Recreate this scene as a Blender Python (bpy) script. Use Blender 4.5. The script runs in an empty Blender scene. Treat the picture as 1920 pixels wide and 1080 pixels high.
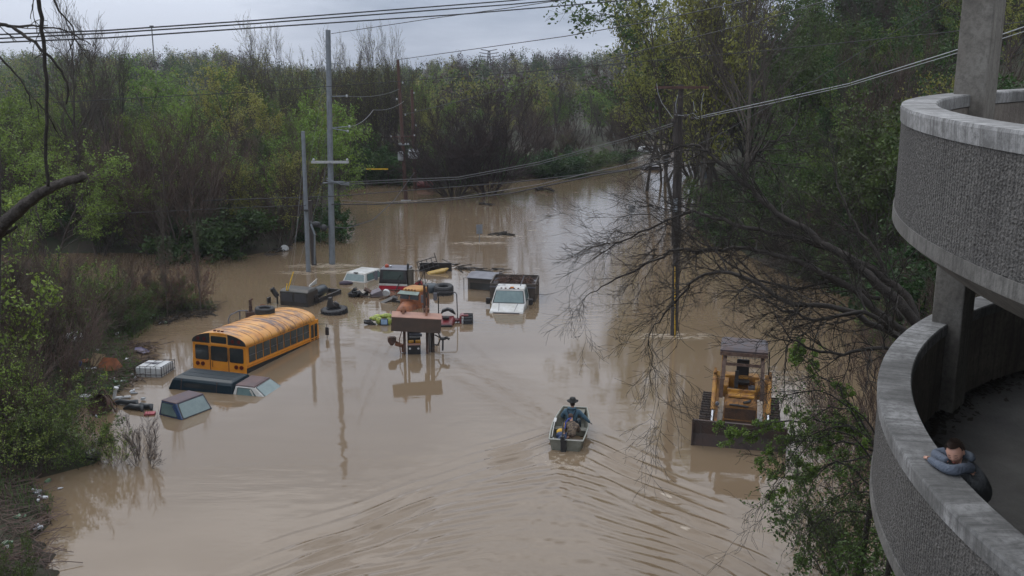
import bpy, math, random
import numpy as np
from mathutils import Vector, Matrix, Euler
R_ = math.radians
SC = bpy.context.scene
COL = SC.collection
# ------------------------------------------------------------------ camera
CAM_H, PITCH, LENS = 14.0, R_(12.7), 35.0
cam_d = bpy.data.cameras.new('camera'); cam = bpy.data.objects.new('camera', cam_d); COL.objects.link(cam)
cam.location = (0, 0, CAM_H); cam.rotation_euler = (math.pi/2 - PITCH, 0, 0)
cam_d.lens = LENS; cam_d.sensor_width = 36; cam_d.clip_start = .1; cam_d.clip_end = 6000
SC.camera = cam
SC.render.resolution_x, SC.render.resolution_y = 1024, 576
SC.view_settings.view_transform = 'Standard'; SC.view_settings.look = 'None'
SC.view_settings.exposure = -0.12; SC.view_settings.gamma = 1
try:
    SC.cycles.max_bounces = 6; SC.cycles.diffuse_bounces = 2; SC.cycles.glossy_bounces = 3
    SC.cycles.transmission_bounces = 3; SC.cycles.transparent_max_bounces = 6; SC.cycles.volume_bounces = 0
    SC.cycles.use_denoising = True
except Exception: pass
# ------------------------------------------------------------------ sky: overcast
SUN_EL, SUN_ROT = R_(48), R_(-35)
W = bpy.data.worlds.new('World'); SC.world = W; W.use_nodes = True
nt = W.node_tree; nt.nodes.clear(); N = nt.nodes; L = nt.links
def wn(t, **k):
    n = N.new(t)
    for a, b in k.items(): setattr(n, a, b)
    return n
sky = wn('ShaderNodeTexSky', sky_type='NISHITA', sun_disc=False, sun_elevation=SUN_EL, sun_rotation=SUN_ROT, air_density=1, dust_density=2)
tc = wn('ShaderNodeTexCoord'); sep = wn('ShaderNodeSeparateXYZ'); L.new(tc.outputs['Generated'], sep.inputs[0])
mp = wn('ShaderNodeMapping'); mp.inputs['Scale'].default_value = (1.3, 1.3, 6); L.new(tc.outputs['Generated'], mp.inputs[0])
nz = wn('ShaderNodeTexNoise'); nz.inputs['Scale'].default_value = 2.2; nz.inputs['Detail'].default_value = 6; nz.inputs['Roughness'].default_value = .55
L.new(mp.outputs[0], nz.inputs['Vector'])
cr = wn('ShaderNodeValToRGB'); e = cr.color_ramp.elements
e[0].position = .36; e[0].color = (4.6, 5.5, 7.2, 1); e[1].position = .62; e[1].color = (9.4, 10.3, 12.2, 1)
L.new(nz.outputs['Fac'], cr.inputs[0])
up = wn('ShaderNodeMapRange'); up.inputs[1].default_value = 0; up.inputs[2].default_value = .5; up.inputs[3].default_value = .85; up.inputs[4].default_value = 2.3
L.new(sep.outputs['Z'], up.inputs[0])
vm = wn('ShaderNodeVectorMath', operation='SCALE'); L.new(cr.outputs[0], vm.inputs[0]); L.new(up.outputs[0], vm.inputs['Scale'])
mx = wn('ShaderNodeMix', data_type='RGBA'); mx.inputs['Factor'].default_value = .9
L.new(sky.outputs[0], mx.inputs['A']); 
wz = wn('ShaderNodeMapRange'); wz.inputs[1].default_value = .06; wz.inputs[2].default_value = .4; L.new(sep.outputs['Z'], wz.inputs[0])
wt_ = wn('ShaderNodeMix', data_type='RGBA', blend_type='MULTIPLY'); wt_.inputs['B'].default_value = (1.08, 1.0, .88, 1); L.new(wz.outputs[0], wt_.inputs['Factor']); L.new(vm.outputs[0], wt_.inputs['A'])
L.new(wt_.outputs['Result'], mx.inputs['B'])
bg = wn('ShaderNodeBackground'); bg.inputs['Strength'].default_value = .085
L.new(mx.outputs['Result'], bg.inputs[0]); wo = wn('ShaderNodeOutputWorld'); L.new(bg.outputs[0], wo.inputs[0])
sd = bpy.data.lights.new('sun', 'SUN'); sd.energy = .6; sd.angle = R_(25); sd.color = (1, .96, .9)
so = bpy.data.objects.new('sun', sd); COL.objects.link(so)
so.rotation_euler = (math.pi/2 - SUN_EL, 0, R_(-145))
# ------------------------------------------------------------------ helpers
FPX = 1867.0; CP, SP = math.cos(PITCH), math.sin(PITCH)
def ray(px, py):
    X = (px-960)/FPX; u = (540-py)/FPX
    return X, CP+u*SP, -SP+u*CP
def G(px, py, z=0.0):            # ground/level point below a sight line
    X, Y, Z = ray(px, py); k = (z-CAM_H)/Z
    return Vector((X*k, Y*k, z))
def D(px, py, Yd):               # point at world distance Yd along a sight line
    X, Y, Z = ray(px, py); k = Yd/Y
    return Vector((X*k, Yd, CAM_H+Z*k))
def V(*a): return Vector(a)
MATS = {}
def mat(name, col, rough=.6, metal=0., col2=None, nscale=4., bump=0., bscale=None, stretch=None, spec=.5, detail=5., lo=.35, hi=.65, trans=0., coat=0., objrand=0., coords='Object'):
    if name in MATS: return MATS[name]
    m = bpy.data.materials.new(name); m.use_nodes = True; t = m.node_tree
    b = t.nodes['Principled BSDF']; b.inputs['Roughness'].default_value = rough; b.inputs['Metallic'].default_value = metal
    b.inputs['Specular IOR Level'].default_value = spec
    if coat: b.inputs['Coat Weight'].default_value = coat; b.inputs['Coat Roughness'].default_value = .15
    co = t.nodes.new('ShaderNodeTexCoord'); src = co.outputs[coords]
    if stretch:
        q = t.nodes.new('ShaderNodeMapping'); q.inputs['Scale'].default_value = stretch; t.links.new(src, q.inputs[0]); src = q.outputs[0]
    if col2 is None: col2 = tuple(c*.72 for c in col)
    n = t.nodes.new('ShaderNodeTexNoise'); n.inputs['Scale'].default_value = nscale; n.inputs['Detail'].default_value = detail; n.inputs['Roughness'].default_value = .65
    t.links.new(src, n.inputs['Vector'])
    r = t.nodes.new('ShaderNodeMapRange'); r.inputs[1].default_value = lo; r.inputs[2].default_value = hi
    t.links.new(n.outputs['Fac'], r.inputs[0])
    x = t.nodes.new('ShaderNodeMix'); x.data_type = 'RGBA'; x.inputs['A'].default_value = (*col, 1); x.inputs['B'].default_value = (*col2, 1)
    t.links.new(r.outputs[0], x.inputs['Factor']); out = x.outputs['Result']
    if objrand:
        oi = t.nodes.new('ShaderNodeObjectInfo'); hs = t.nodes.new('ShaderNodeHueSaturation')
        a = t.nodes.new('ShaderNodeMapRange'); a.inputs[3].default_value = 1-objrand; a.inputs[4].default_value = 1+objrand
        t.links.new(oi.outputs['Random'], a.inputs[0]); t.links.new(a.outputs[0], hs.inputs['Value'])
        a2 = t.nodes.new('ShaderNodeMapRange'); a2.inputs[3].default_value = .5-objrand*.08; a2.inputs[4].default_value = .5+objrand*.05
        ml = t.nodes.new('ShaderNodeMath'); ml.operation = 'MULTIPLY'; ml.inputs[1].default_value = 7.31
        fr = t.nodes.new('ShaderNodeMath'); fr.operation = 'FRACT'
        t.links.new(oi.outputs['Random'], ml.inputs[0]); t.links.new(ml.outputs[0], fr.inputs[0]); t.links.new(fr.outputs[0], a2.inputs[0]); t.links.new(a2.outputs[0], hs.inputs['Hue'])
        t.links.new(out, hs.inputs['Color']); out = hs.outputs[0]
    t.links.new(out, b.inputs['Base Color'])
    if bump:
        n2 = t.nodes.new('ShaderNodeTexNoise'); n2.inputs['Scale'].default_value = bscale or nscale*4; n2.inputs['Detail'].default_value = 4
        t.links.new(src, n2.inputs['Vector'])
        bp = t.nodes.new('ShaderNodeBump'); bp.inputs['Strength'].default_value = bump; bp.inputs['Distance'].default_value = .05
        t.links.new(n2.outputs['Fac'], bp.inputs['Height']); t.links.new(bp.outputs[0], b.inputs['Normal'])
    if trans:
        tr = t.nodes.new('ShaderNodeBsdfTranslucent'); t.links.new(out, tr.inputs[0])
        ms = t.nodes.new('ShaderNodeMixShader'); ms.inputs[0].default_value = trans
        o = t.nodes['Material Output']; t.links.new(b.outputs[0], ms.inputs[1]); t.links.new(tr.outputs[0], ms.inputs[2]); t.links.new(ms.outputs[0], o.inputs[0])
    MATS[name] = m; return m
def tag(o, label=None, cat=None, group=None, kind=None):
    if label: o['label'] = label
    if cat: o['category'] = cat
    if group: o['group'] = group
    if kind: o['kind'] = kind
    return o
def empty(name, loc=(0, 0, 0), rz=0., label=None, cat=None, group=None, rx=0., ry=0.):
    o = bpy.data.objects.new(name, None); COL.objects.link(o); o.location = loc
    o.rotation_euler = (rx, ry, rz); o.empty_display_size = .2
    return tag(o, label, cat, group)
def link_mesh(name, verts, faces, mats, parent=None, smooth=False, midx=None, bevel=0.):
    me = bpy.data.meshes.new(name)
    verts = np.asarray(verts, dtype=np.float32).reshape(-1, 3)
    if isinstance(faces, np.ndarray):
        nf, k = faces.shape; me.vertices.add(len(verts)); me.vertices.foreach_set('co', verts.ravel())
        me.loops.add(nf*k); me.loops.foreach_set('vertex_index', faces.astype(np.int32).ravel())
        me.polygons.add(nf); me.polygons.foreach_set('loop_start', np.arange(0, nf*k, k, dtype=np.int32))
        if midx is not None: me.polygons.foreach_set('material_index', np.asarray(midx, dtype=np.int32))
        me.update(calc_edges=True)
    else:
        me.from_pydata(verts.tolist(), [], faces)
        if midx is not None: me.polygons.foreach_set('material_index', midx)
    if smooth: me.polygons.foreach_set('use_smooth', [True]*len(me.polygons))
    for m in (mats if isinstance(mats, (list, tuple)) else [mats]): me.materials.append(m)
    me.update()
    o = bpy.data.objects.new(name, me); COL.objects.link(o)
    if parent: o.parent = parent
    if bevel:
        b = o.modifiers.new('bevel', 'BEVEL'); b.width = bevel; b.segments = 2; b.limit_method = 'ANGLE'; b.angle_limit = R_(35)
    return o
class MB:
    def __init__(s): s.v = []; s.f = []; s.M = Matrix.Identity(4)
    def add(s, vs, fs):
        n = len(s.v); s.v += [tuple(s.M @ Vector(p)) for p in vs]; s.f += [tuple(i+n for i in q) for q in fs]; return s
    def box(s, c, d, r=None):
        vs = [Vector((x*d[0]/2, y*d[1]/2, z*d[2]/2)) for z in (-1, 1) for y in (-1, 1) for x in (-1, 1)]
        if r: m = Euler(r).to_matrix(); vs = [m @ p for p in vs]
        vs = [p+Vector(c) for p in vs]
        return s.add(vs, [(0, 2, 3, 1), (4, 5, 7, 6), (0, 1, 5, 4), (2, 6, 7, 3), (0, 4, 6, 2), (1, 3, 7, 5)])
    def tube(s, pts, r, n=6, caps=True):
        P = [Vector(p) for p in pts]; rs = r if isinstance(r, (list, tuple)) else [r]*len(P)
        vs = []; a = None
        for i, p in enumerate(P):
            t = (P[min(i+1, len(P)-1)]-P[max(i-1, 0)]).normalized()
            if a is None:
                a = t.cross(Vector((0, 0, 1)) if abs(t.z) < .9 else Vector((1, 0, 0))).normalized()
            else: a = (a-t*a.dot(t)).normalized()
            b = t.cross(a)
            vs += [p+(a*math.cos(2*math.pi*k/n)+b*math.sin(2*math.pi*k/n))*rs[i] for k in range(n)]
        fs = [(i*n+k, i*n+(k+1) % n, (i+1)*n+(k+1) % n, (i+1)*n+k) for i in range(len(P)-1) for k in range(n)]
        if caps: fs += [tuple(range(n-1, -1, -1)), tuple(range((len(P)-1)*n, len(P)*n))]
        return s.add(vs, fs)
    def cyl(s, a, b, r, r2=None, n=14): return s.tube([a, b], [r, r if r2 is None else r2], n)
    def prism(s, prof, a, b, axis='y'):   # closed 2D outline swept along an axis
        def P(u, w, t): return {'y': (u, t, w), 'x': (t, u, w), 'z': (u, w, t)}[axis]
        n = len(prof); vs = [P(u, w, a) for u, w in prof]+[P(u, w, b) for u, w in prof]
        return s.add(vs, [tuple(range(n)), tuple(range(2*n-1, n-1, -1))]+[(i, i+n, (i+1) % n+n, (i+1) % n) for i in range(n)])
    def loft(s, rings, caps=True, closed=True):
        n = len(rings[0]); vs = [p for r in rings for p in r]; m = n if closed else n-1
        fs = [(i*n+k, i*n+(k+1) % n, (i+1)*n+(k+1) % n, (i+1)*n+k) for i in range(len(rings)-1) for k in range(m)]
        if caps: fs += [tuple(range(n-1, -1, -1)), tuple(range((len(rings)-1)*n, len(rings)*n))]
        return s.add(vs, fs)
    def ball(s, c, r, nu=10, nv=7):
        r = r if isinstance(r, (tuple, list)) else (r, r, r)
        rings = [[(c[0]+r[0]*math.sin(t)*math.cos(2*math.pi*k/nu), c[1]+r[1]*math.sin(t)*math.sin(2*math.pi*k/nu), c[2]-r[2]*math.cos(t)) for k in range(nu)] for t in [math.pi*(j+.35)/(nv-.3) for j in range(nv)]]
        return s.loft(rings)
    def lathe(s, prof, n=20, c=(0, 0, 0)):  # (r,z) profile about z
        return s.loft([[(c[0]+r*math.cos(2*math.pi*k/n), c[1]+r*math.sin(2*math.pi*k/n), c[2]+z) for k in range(n)] for r, z in prof])
    def quad(s, a, b, c, d, th=.012):      # a slab of thickness th behind the face a-b-c-d
        A, B, C_, D_ = map(Vector, (a, b, c, d)); nn = (B-A).cross(D_-A).normalized()*th
        return s.add([A, B, C_, D_, A-nn, B-nn, C_-nn, D_-nn], [(0, 1, 2, 3), (7, 6, 5, 4), (0, 4, 5, 1), (1, 5, 6, 2), (2, 6, 7, 3), (3, 7, 4, 0)])
    def build(s, name, m, parent=None, smooth=False, bevel=0.):
        return link_mesh(name, s.v, s.f, m, parent, smooth, bevel=bevel)
def tireprof(ro, ri, w):
    h = w/2; return [(ri, -h*.8), (ri+.25*(ro-ri), -h), (ro-.2*(ro-ri), -h), (ro, -h*.7), (ro, h*.7), (ro-.2*(ro-ri), h), (ri+.25*(ro-ri), h), (ri, h*.8)]
def torus_like(mb, c, ro, ri, w, n=26, rot=None):
    pf = tireprof(ro, ri, w); old = mb.M.copy()
    mb.M = old @ Matrix.Translation(c) @ (Euler(rot).to_matrix().to_4x4() if rot else Matrix.Identity(4))
    rings = [[(r*math.cos(2*math.pi*k/n), r*math.sin(2*math.pi*k/n), z) for r, z in pf] for k in range(n)]
    m = len(pf); vs = [p for r in rings for p in r]
    mb.add(vs, [(i*m+k, ((i+1) % n)*m+k, ((i+1) % n)*m+(k+1) % m, i*m+(k+1) % m) for i in range(n) for k in range(m)])
    mb.M = old
def srgb(r, g, b):
    return tuple(((x/255)/12.92 if x <= 10 else (((x/255)+.055)/1.055)**2.4) for x in (r, g, b))
# ------------------------------------------------------------------ land and water
def imgpoly(pts): return np.array([[*G(a, b)[:2]] for a, b in pts])
SHORE_BACK = [(40, 478), (180, 474), (350, 478), (440, 482), (530, 468), (585, 440), (640, 400), (625, 366), (700, 344), (830, 352), (1000, 330), (1100, 318), (1190, 299), (1230, 283)]
SHORE_RIGHT = [(1310, 283), (1310, 330), (1320, 400), (1350, 450), (1440, 500), (1600, 560), (1700, 690), (1720, 900), (1670, 1075)]
pl = imgpoly(SHORE_BACK); pr = imgpoly(SHORE_RIGHT)
WATER = np.concatenate([np.array([[-60, 10], [-75, 72]]), pl, np.array([[24, 185], [50, 230], [60, 225], [36, 180]]), pr, np.array([[14, 14], [14, 5]])])
PEN = np.concatenate([imgpoly([(120, 1100), (95, 1000), (100, 940), (60, 900), (200, 866), (120, 800), (130, 772), (235, 735), (270, 690), (235, 650), (300, 605), (330, 585), (405, 582), (392, 560), (250, 582), (60, 572)]), np.array([[-42, 58], [-42, 15], [-13.2, 15]])])
def sdist(P, poly):
    A = poly; B = np.roll(poly, -1, 0); d = np.full(len(P), 1e9); ins = np.zeros(len(P), bool)
    for a, b in zip(A, B):
        ab = b-a; t = np.clip(((P-a) @ ab)/(ab @ ab), 0, 1); q = a+t[:, None]*ab
        d = np.minimum(d, np.hypot(*(P-q).T))
        c = (a[1] > P[:, 1]) != (b[1] > P[:, 1])
        with np.errstate(divide='ignore', invalid='ignore'):
            xi = (b[0]-a[0])*(P[:, 1]-a[1])/(b[1]-a[1])+a[0]
        ins ^= c & (P[:, 0] < xi)
    return d, ins
def sm(x, a, b): t = np.clip((x-a)/(b-a), 0, 1); return t*t*(3-2*t)
def vnoise(x, y, s, seed=0):
    r = np.random.RandomState(seed); T = r.rand(64, 64); x = x/s; y = y/s; xi = np.floor(x).astype(int); yi = np.floor(y).astype(int); fx = x-xi; fy = y-yi
    fx = fx*fx*(3-2*fx); fy = fy*fy*(3-2*fy); g = lambda i, j: T[i % 64, j % 64]
    return (g(xi, yi)*(1-fx)+g(xi+1, yi)*fx)*(1-fy)+(g(xi, yi+1)*(1-fx)+g(xi+1, yi+1)*fx)*fy
def land_h(x, y):
    x = np.atleast_1d(np.asarray(x, float)); y = np.atleast_1d(np.asarray(y, float)); P = np.stack([x, y], -1)
    d, i = sdist(P, WATER); dp, ip = sdist(P, PEN)
    rside = sm(x-(7+.14*y), -2, 6)*(1-sm(y, 170, 260))
    h = (1-rside)*(np.minimum(d*.05, .5)+.0*d)+rside*(np.minimum(.35*d, 6)+.62*np.maximum(d-14, 0))
    h = np.minimum(h, 46+0*h)
    far = sm(y, 150, 470)*(7.5+10*sm(x, 10, 110)+2.5*sm(-x, 30, 120))*(.6+.7*vnoise(x, y, 85, 3))*(1-.85*np.exp(-((x/np.maximum(y, 1)+.165)/.085)**4))
    h = h+far+.5*(vnoise(x, y, 6, 5)-.5)*sm(d, 0, 5)
    h = np.where(i, -np.minimum(.25*d, 1.6)-.03, h+.03)
    pn = .05+np.minimum(.18*dp, .35)+.12*(vnoise(x, y, 1.3, 8)-.4)
    h = np.where(ip & i, pn, h)
    return h
gx = np.unique(np.concatenate([np.linspace(-900, -120, 20), np.linspace(-120, -45, 40), np.linspace(-45, 60, 190), np.linspace(60, 160, 50), np.linspace(160, 900, 20)]))
gy = np.unique(np.concatenate([np.linspace(-60, 12, 8), np.linspace(12, 90, 150), np.linspace(90, 260, 110), np.linspace(260, 640, 60), np.linspace(640, 1400, 12)]))
XX, YY = np.meshgrid(gx, gy); hh = land_h(XX.ravel(), YY.ravel())
def gridfaces(nx, ny):
    a = (np.arange(ny-1)[:, None]*nx+np.arange(nx-1)[None]).ravel(); return np.stack([a, a+1, a+nx+1, a+nx], -1)
mland = mat('leaf_litter', srgb(50, 43, 34), .95, col2=srgb(40, 50, 26), nscale=.35, bump=.6, bscale=3, lo=.42, hi=.62)
link_mesh('ground', np.stack([XX.ravel(), YY.ravel(), hh], -1), gridfaces(len(gx), len(gy)), mland, smooth=True)['kind'] = 'structure'
# water with the boat's wake as real waves
BOAT = G(1061, 845); BH = math.atan2(.62, 4.6)       # heading, clockwise from +Y
wx = np.unique(np.concatenate([np.linspace(-400, -60, 20), np.linspace(-60, -9, 60), np.linspace(-9, 14, 470), np.linspace(14, 60, 50), np.linspace(60, 400, 20)]))
wy = np.unique(np.concatenate([np.linspace(-40, 22, 16), np.linspace(22, 39.5, 360), np.linspace(39.5, 120, 160), np.linspace(120, 300, 60), np.linspace(300, 340, 3)]))
WX, WY = np.meshgrid(wx, wy); x = WX.ravel(); y = WY.ravel()
dx = x-BOAT.x; dy = y-BOAT.y; s = -(dx*math.sin(BH)+dy*math.cos(BH)); t = dx*math.cos(BH)-dy*math.sin(BH)   # s behind, t to the right
s0 = s+3.2; z = np.zeros_like(x)
nA = vnoise(x, y, 1.1, 11); nB = vnoise(x+50, y, 2.6, 12)
nC = vnoise(x+9, y, 1.9, 13)
for sg, ang, amp in ((-1, 25.5, .046), (1, 24.5, .053)):
    tt = t*sg; a = R_(ang); s1 = s0+.3
    v = -(s1*math.sin(a)-tt*math.cos(a))          # distance outside of the arm
    u = s1*math.cos(a)+tt*math.sin(a)
    ca = R_(43 if sg < 0 else 50)
    ph = s1*math.sin(ca)-tt*math.cos(ca)+.3*(nB-.5)+.34*(nC-.5)
    k = 2*math.pi/.74; nD = vnoise(s*.55+t*.6*sg+31, t*1.0-s*.35+17, 1.5, 14+sg)
    wav = np.cos(k*ph+.5*np.sin(u*.9))+.35*np.cos(2*k*ph+.9)+.12*np.cos(3*k*ph+1.5)
    env = np.exp(-((v+.1)/(.75+.045*u))**2)*sm(s1, 1.0, 3.)*(1-.5*sm(u, 10, 20))*(.18+1.5*nA*sm(nD, .2, .65))*(tt > -.2)
    z += amp*wav*env
    wav2 = np.cos(k*1.5*(s1*math.sin(R_(62))-tt*math.cos(R_(62)))+5*nB)
    env2 = np.exp(-((v+1.7)/1.2)**2)*sm(s1, 3.5, 6)*(.1+1.*nC)*(tt > 0)
    z += amp*.33*wav2*env2
core = np.exp(-(t/(.55+.12*np.maximum(s, 0)))**2)*sm(s, 0, .7)*np.exp(-np.maximum(s, 0)/5)
z += core*(.05*(vnoise(x, y, .22, 21)-.5)+.04*(vnoise(x, y, .45, 22)-.5))
z += .006*np.cos(2*math.pi*s/1.15)*np.exp(-(t/3.5)**2)*sm(s, 1, 3)
z += .004*(vnoise(x, y, .8, 31)-.5)+.003*(vnoise(x, y, .35, 32)-.5)
fine = ((x > -9) & (x < 14) & (y > 22) & (y < 39.5)); z = np.where(fine, z, 0)
fade = sm(x, -9, -7.5)*(1-sm(x, 12.5, 14))*(1-sm(y, 37.5, 39.4))*sm(y, 22, 23); z *= fade
mw = bpy.data.materials.new('muddy_water'); mw.use_nodes = True; T = mw.node_tree; B = T.nodes['Principled BSDF']
def tn(t_, **k):
    n = T.nodes.new(t_)
    for a_, b_ in k.items(): n.inputs[a_].default_value = b_
    return n
co = tn('ShaderNodeTexCoord'); P0 = co.outputs['Object']
def tmap(sc, rz=0.):
    q = tn('ShaderNodeMapping'); q.inputs['Scale'].default_value = sc; q.inputs['Rotation'].default_value = (0, 0, rz); T.links.new(P0, q.inputs[0]); return q.outputs[0]
def tnoise(src, sc, de=4., ro=.55, di=0.):
    q = tn('ShaderNodeTexNoise', Scale=sc, Detail=de, Roughness=ro, Distortion=di); T.links.new(src, q.inputs['Vector']); return q.outputs['Fac']
def tmath(op, a_, b_):
    q = T.nodes.new('ShaderNodeMath'); q.operation = op
    for i_, k in enumerate((a_, b_)):
        if hasattr(k, 'links'): T.links.new(k, q.inputs[i_])
        else: q.inputs[i_].default_value = k
    return q.outputs[0]
def tmr(src, a_, b_, c_=0., d_=1.):
    q = T.nodes.new('ShaderNodeMapRange'); T.links.new(src, q.inputs[0])
    for i_, k in enumerate((a_, b_, c_, d_)): q.inputs[i_+1].default_value = k
    return q.outputs[0]
flow = tmap((.35, 1.5, 1)); yy = tn('ShaderNodeSeparateXYZ'); T.links.new(P0, yy.inputs[0])
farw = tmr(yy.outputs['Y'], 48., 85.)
big = tnoise(tmap((.12, .3, 1)), 1., 3., .5, 1.)
rip = tmath('ADD', tmath('MULTIPLY', tnoise(flow, 1.1, 3.), 1.), tmath('MULTIPLY', tnoise(flow, 5., 2.), .16))
stre = tmath('MULTIPLY', tmath('ADD', tmr(big, .4, .62, .25, 1.), tmath('MULTIPLY', farw, 1.6)), .07)
bp = tn('ShaderNodeBump', Distance=.12); T.links.new(rip, bp.inputs['Height']); T.links.new(stre, bp.inputs['Strength']); T.links.new(bp.outputs[0], B.inputs['Normal'])
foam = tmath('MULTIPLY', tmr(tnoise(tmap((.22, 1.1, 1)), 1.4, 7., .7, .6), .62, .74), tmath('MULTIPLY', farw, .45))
mix = T.nodes.new('ShaderNodeMix'); mix.data_type = 'RGBA'; mix.inputs['A'].default_value = (*WATER_A, 1) if 'WATER_A' in globals() else (.185, .136, .09, 1); mix.inputs['B'].default_value = (.145, .105, .066, 1)
T.links.new(tnoise(tmap((.1, .25, 1)), 1.3, 4., .6, .8), mix.inputs['Factor'])
dbx = tn('ShaderNodeVectorMath'); dbx.operation = 'DISTANCE'; T.links.new(P0, dbx.inputs[0]); dbx.inputs[1].default_value = (BOAT.x-.1, BOAT.y-.9, 0)
foam = tmath('ADD', foam, tmath('MULTIPLY', tmr(dbx.outputs['Value'], .3, 1.6, 1., 0.), tmr(tnoise(tmap((1, 1, 1)), 4., 5., .7, .5), .5, .66, 0., .5)))
for px_, py_ in ((622, 497), (578, 511), (592, 499), (1263, 630), (762, 378), (899, 456), (930, 443), (660, 508)):
    q_ = G(px_, py_); ds = tn('ShaderNodeVectorMath'); ds.operation = 'DISTANCE'; T.links.new(tmap((.35, 1, 1)), ds.inputs[0]); ds.inputs[1].default_value = (q_.x*.35, q_.y, 0)
    foam = tmath('ADD', foam, tmath('MULTIPLY', tmr(ds.outputs['Value'], .1, 1.1, 1., 0.), tmr(tnoise(tmap((.6, 2.2, 1)), 2.2, 6., .7, .5), .45, .6, 0., .6)))
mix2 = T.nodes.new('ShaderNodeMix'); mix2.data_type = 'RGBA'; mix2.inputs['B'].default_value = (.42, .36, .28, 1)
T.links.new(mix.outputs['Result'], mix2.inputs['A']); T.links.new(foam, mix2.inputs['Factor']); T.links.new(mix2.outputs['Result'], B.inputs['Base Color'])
B.inputs['Roughness'].default_value = .04; B.inputs['IOR'].default_value = 1.5
T.links.new(tmr(foam, 0, .3, .035, .4), B.inputs['Roughness'])
link_mesh('water', np.stack([x, y, z], -1), gridfaces(len(wx), len(wy)), mw, smooth=True)['kind'] = 'structure'
# ------------------------------------------------------------------ trees and shrubs
mbark = mat('bark', (.085, .072, .06), .95, col2=(.045, .038, .032), nscale=3, bump=.5, stretch=(4, 4, 1), objrand=.25)
mbarkd = mat('bark_dark', (.04, .034, .03), .95, col2=(.022, .019, .017), nscale=6, bump=.5)
mtwig = mat('twig', (.07, .058, .048), .95, col2=(.045, .036, .03), nscale=.8, objrand=.3)
mtwigp = mat('twig_brown', (.085, .058, .045), .95, col2=(.05, .036, .03), nscale=.8, objrand=.2)
mtwigd = mat('twig_dark', (.035, .03, .026), .95, nscale=2)
mtwigv = mat('twig_violet', (.05, .034, .032), .95, col2=(.032, .022, .022), nscale=.8)
LEAF = {
 'spring': mat('leaf_spring', (.175, .26, .04), .6, col2=(.1, .165, .028), nscale=1.1, trans=.35, objrand=.22),
 'yellow': mat('leaf_yellow', (.27, .28, .06), .6, col2=(.16, .175, .04), nscale=1.1, trans=.35, objrand=.2),
 'mid': mat('leaf_mid', (.07, .125, .022), .6, col2=(.04, .07, .015), nscale=1.1, trans=.3, objrand=.25),
 'deep': mat('leaf_deep', (.04, .095, .017), .6, col2=(.022, .055, .012), nscale=1.0, trans=.3, objrand=.25),
 'sprig': mat('leaf_sprig', (.14, .225, .035), .6, col2=(.08, .135, .025), nscale=1.1, trans=.35),
 'rust': mat('leaf_rust', (.16, .06, .03), .7, col2=(.09, .04, .025), nscale=1.1, trans=.2)}
def growtree(seed, H=12., stems=1, levels=3, base_r=.16, first=.35, spread=.6, up=.12, kids=(9, 7, 6), ratio=(.5, .45, .45), lean=0., wig=.16, stem_spread=.5, tip=.006):
    rg = random.Random(seed); out = []
    def rv(): 
        while 1:
            v = Vector((rg.uniform(-1, 1), rg.uniform(-1, 1), rg.uniform(-1, 1)))
            if .05 < v.length < 1: return v.normalized()
    def br(p, d, ln, r, lv):
        npt = 6 if lv == 0 else 4
        pts = [p.copy()]; rad = [r]; st = ln/(npt-1)
        for i in range(1, npt):
            d = (d+rv()*wig+Vector((0, 0, up*(1 if lv else .5)))).normalized(); p = p+d*st
            pts.append(p.copy()); rad.append(max(tip, r*(1-.8*i/(npt-1)) if lv else r*(1-.75*i/(npt-1))))
        out.append((lv, pts, rad))
        if lv >= levels: return
        nk = kids[lv]
        for j in range(nk):
            f = (first if lv == 0 else .2)+(1-(first if lv == 0 else .2))*(j+rg.random())/nk
            f = min(f, .99); q = f*(npt-1); i = min(int(q), npt-2); c = pts[i].lerp(pts[i+1], q-i)
            dd = (pts[i+1]-pts[i]).normalized(); side = (rv()-dd*0); side = (side-dd*side.dot(dd)).normalized()
            sp = spread*rg.uniform(.7, 1.3)
            nd = (dd*math.cos(sp)+side*math.sin(sp)).normalized()
            l2 = ln*ratio[lv]*rg.uniform(.6, 1.2)*(1.15-.6*f if lv == 0 else 1)
            br(c, nd, l2, max(tip, (rad[i]*.6)), lv+1)
    for k in range(stems):
        if stems == 1: d = Vector((lean, 0, 1)).normalized(); o = Vector((0, 0, -.4)); hh_ = H
        else:
            a = 2*math.pi*(k+rg.random()*.7)/stems; q = stem_spread*rg.uniform(.3, 1.1)
            d = Vector((math.cos(a)*q, math.sin(a)*q, 1)).normalized(); o = Vector((math.cos(a)*.25, math.sin(a)*.25, -.3)); hh_ = H*rg.uniform(.65, 1.05)
        br(o, d, hh_, base_r*(1 if stems == 1 else rg.uniform(.5, 1)), 0)
    return out
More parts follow.
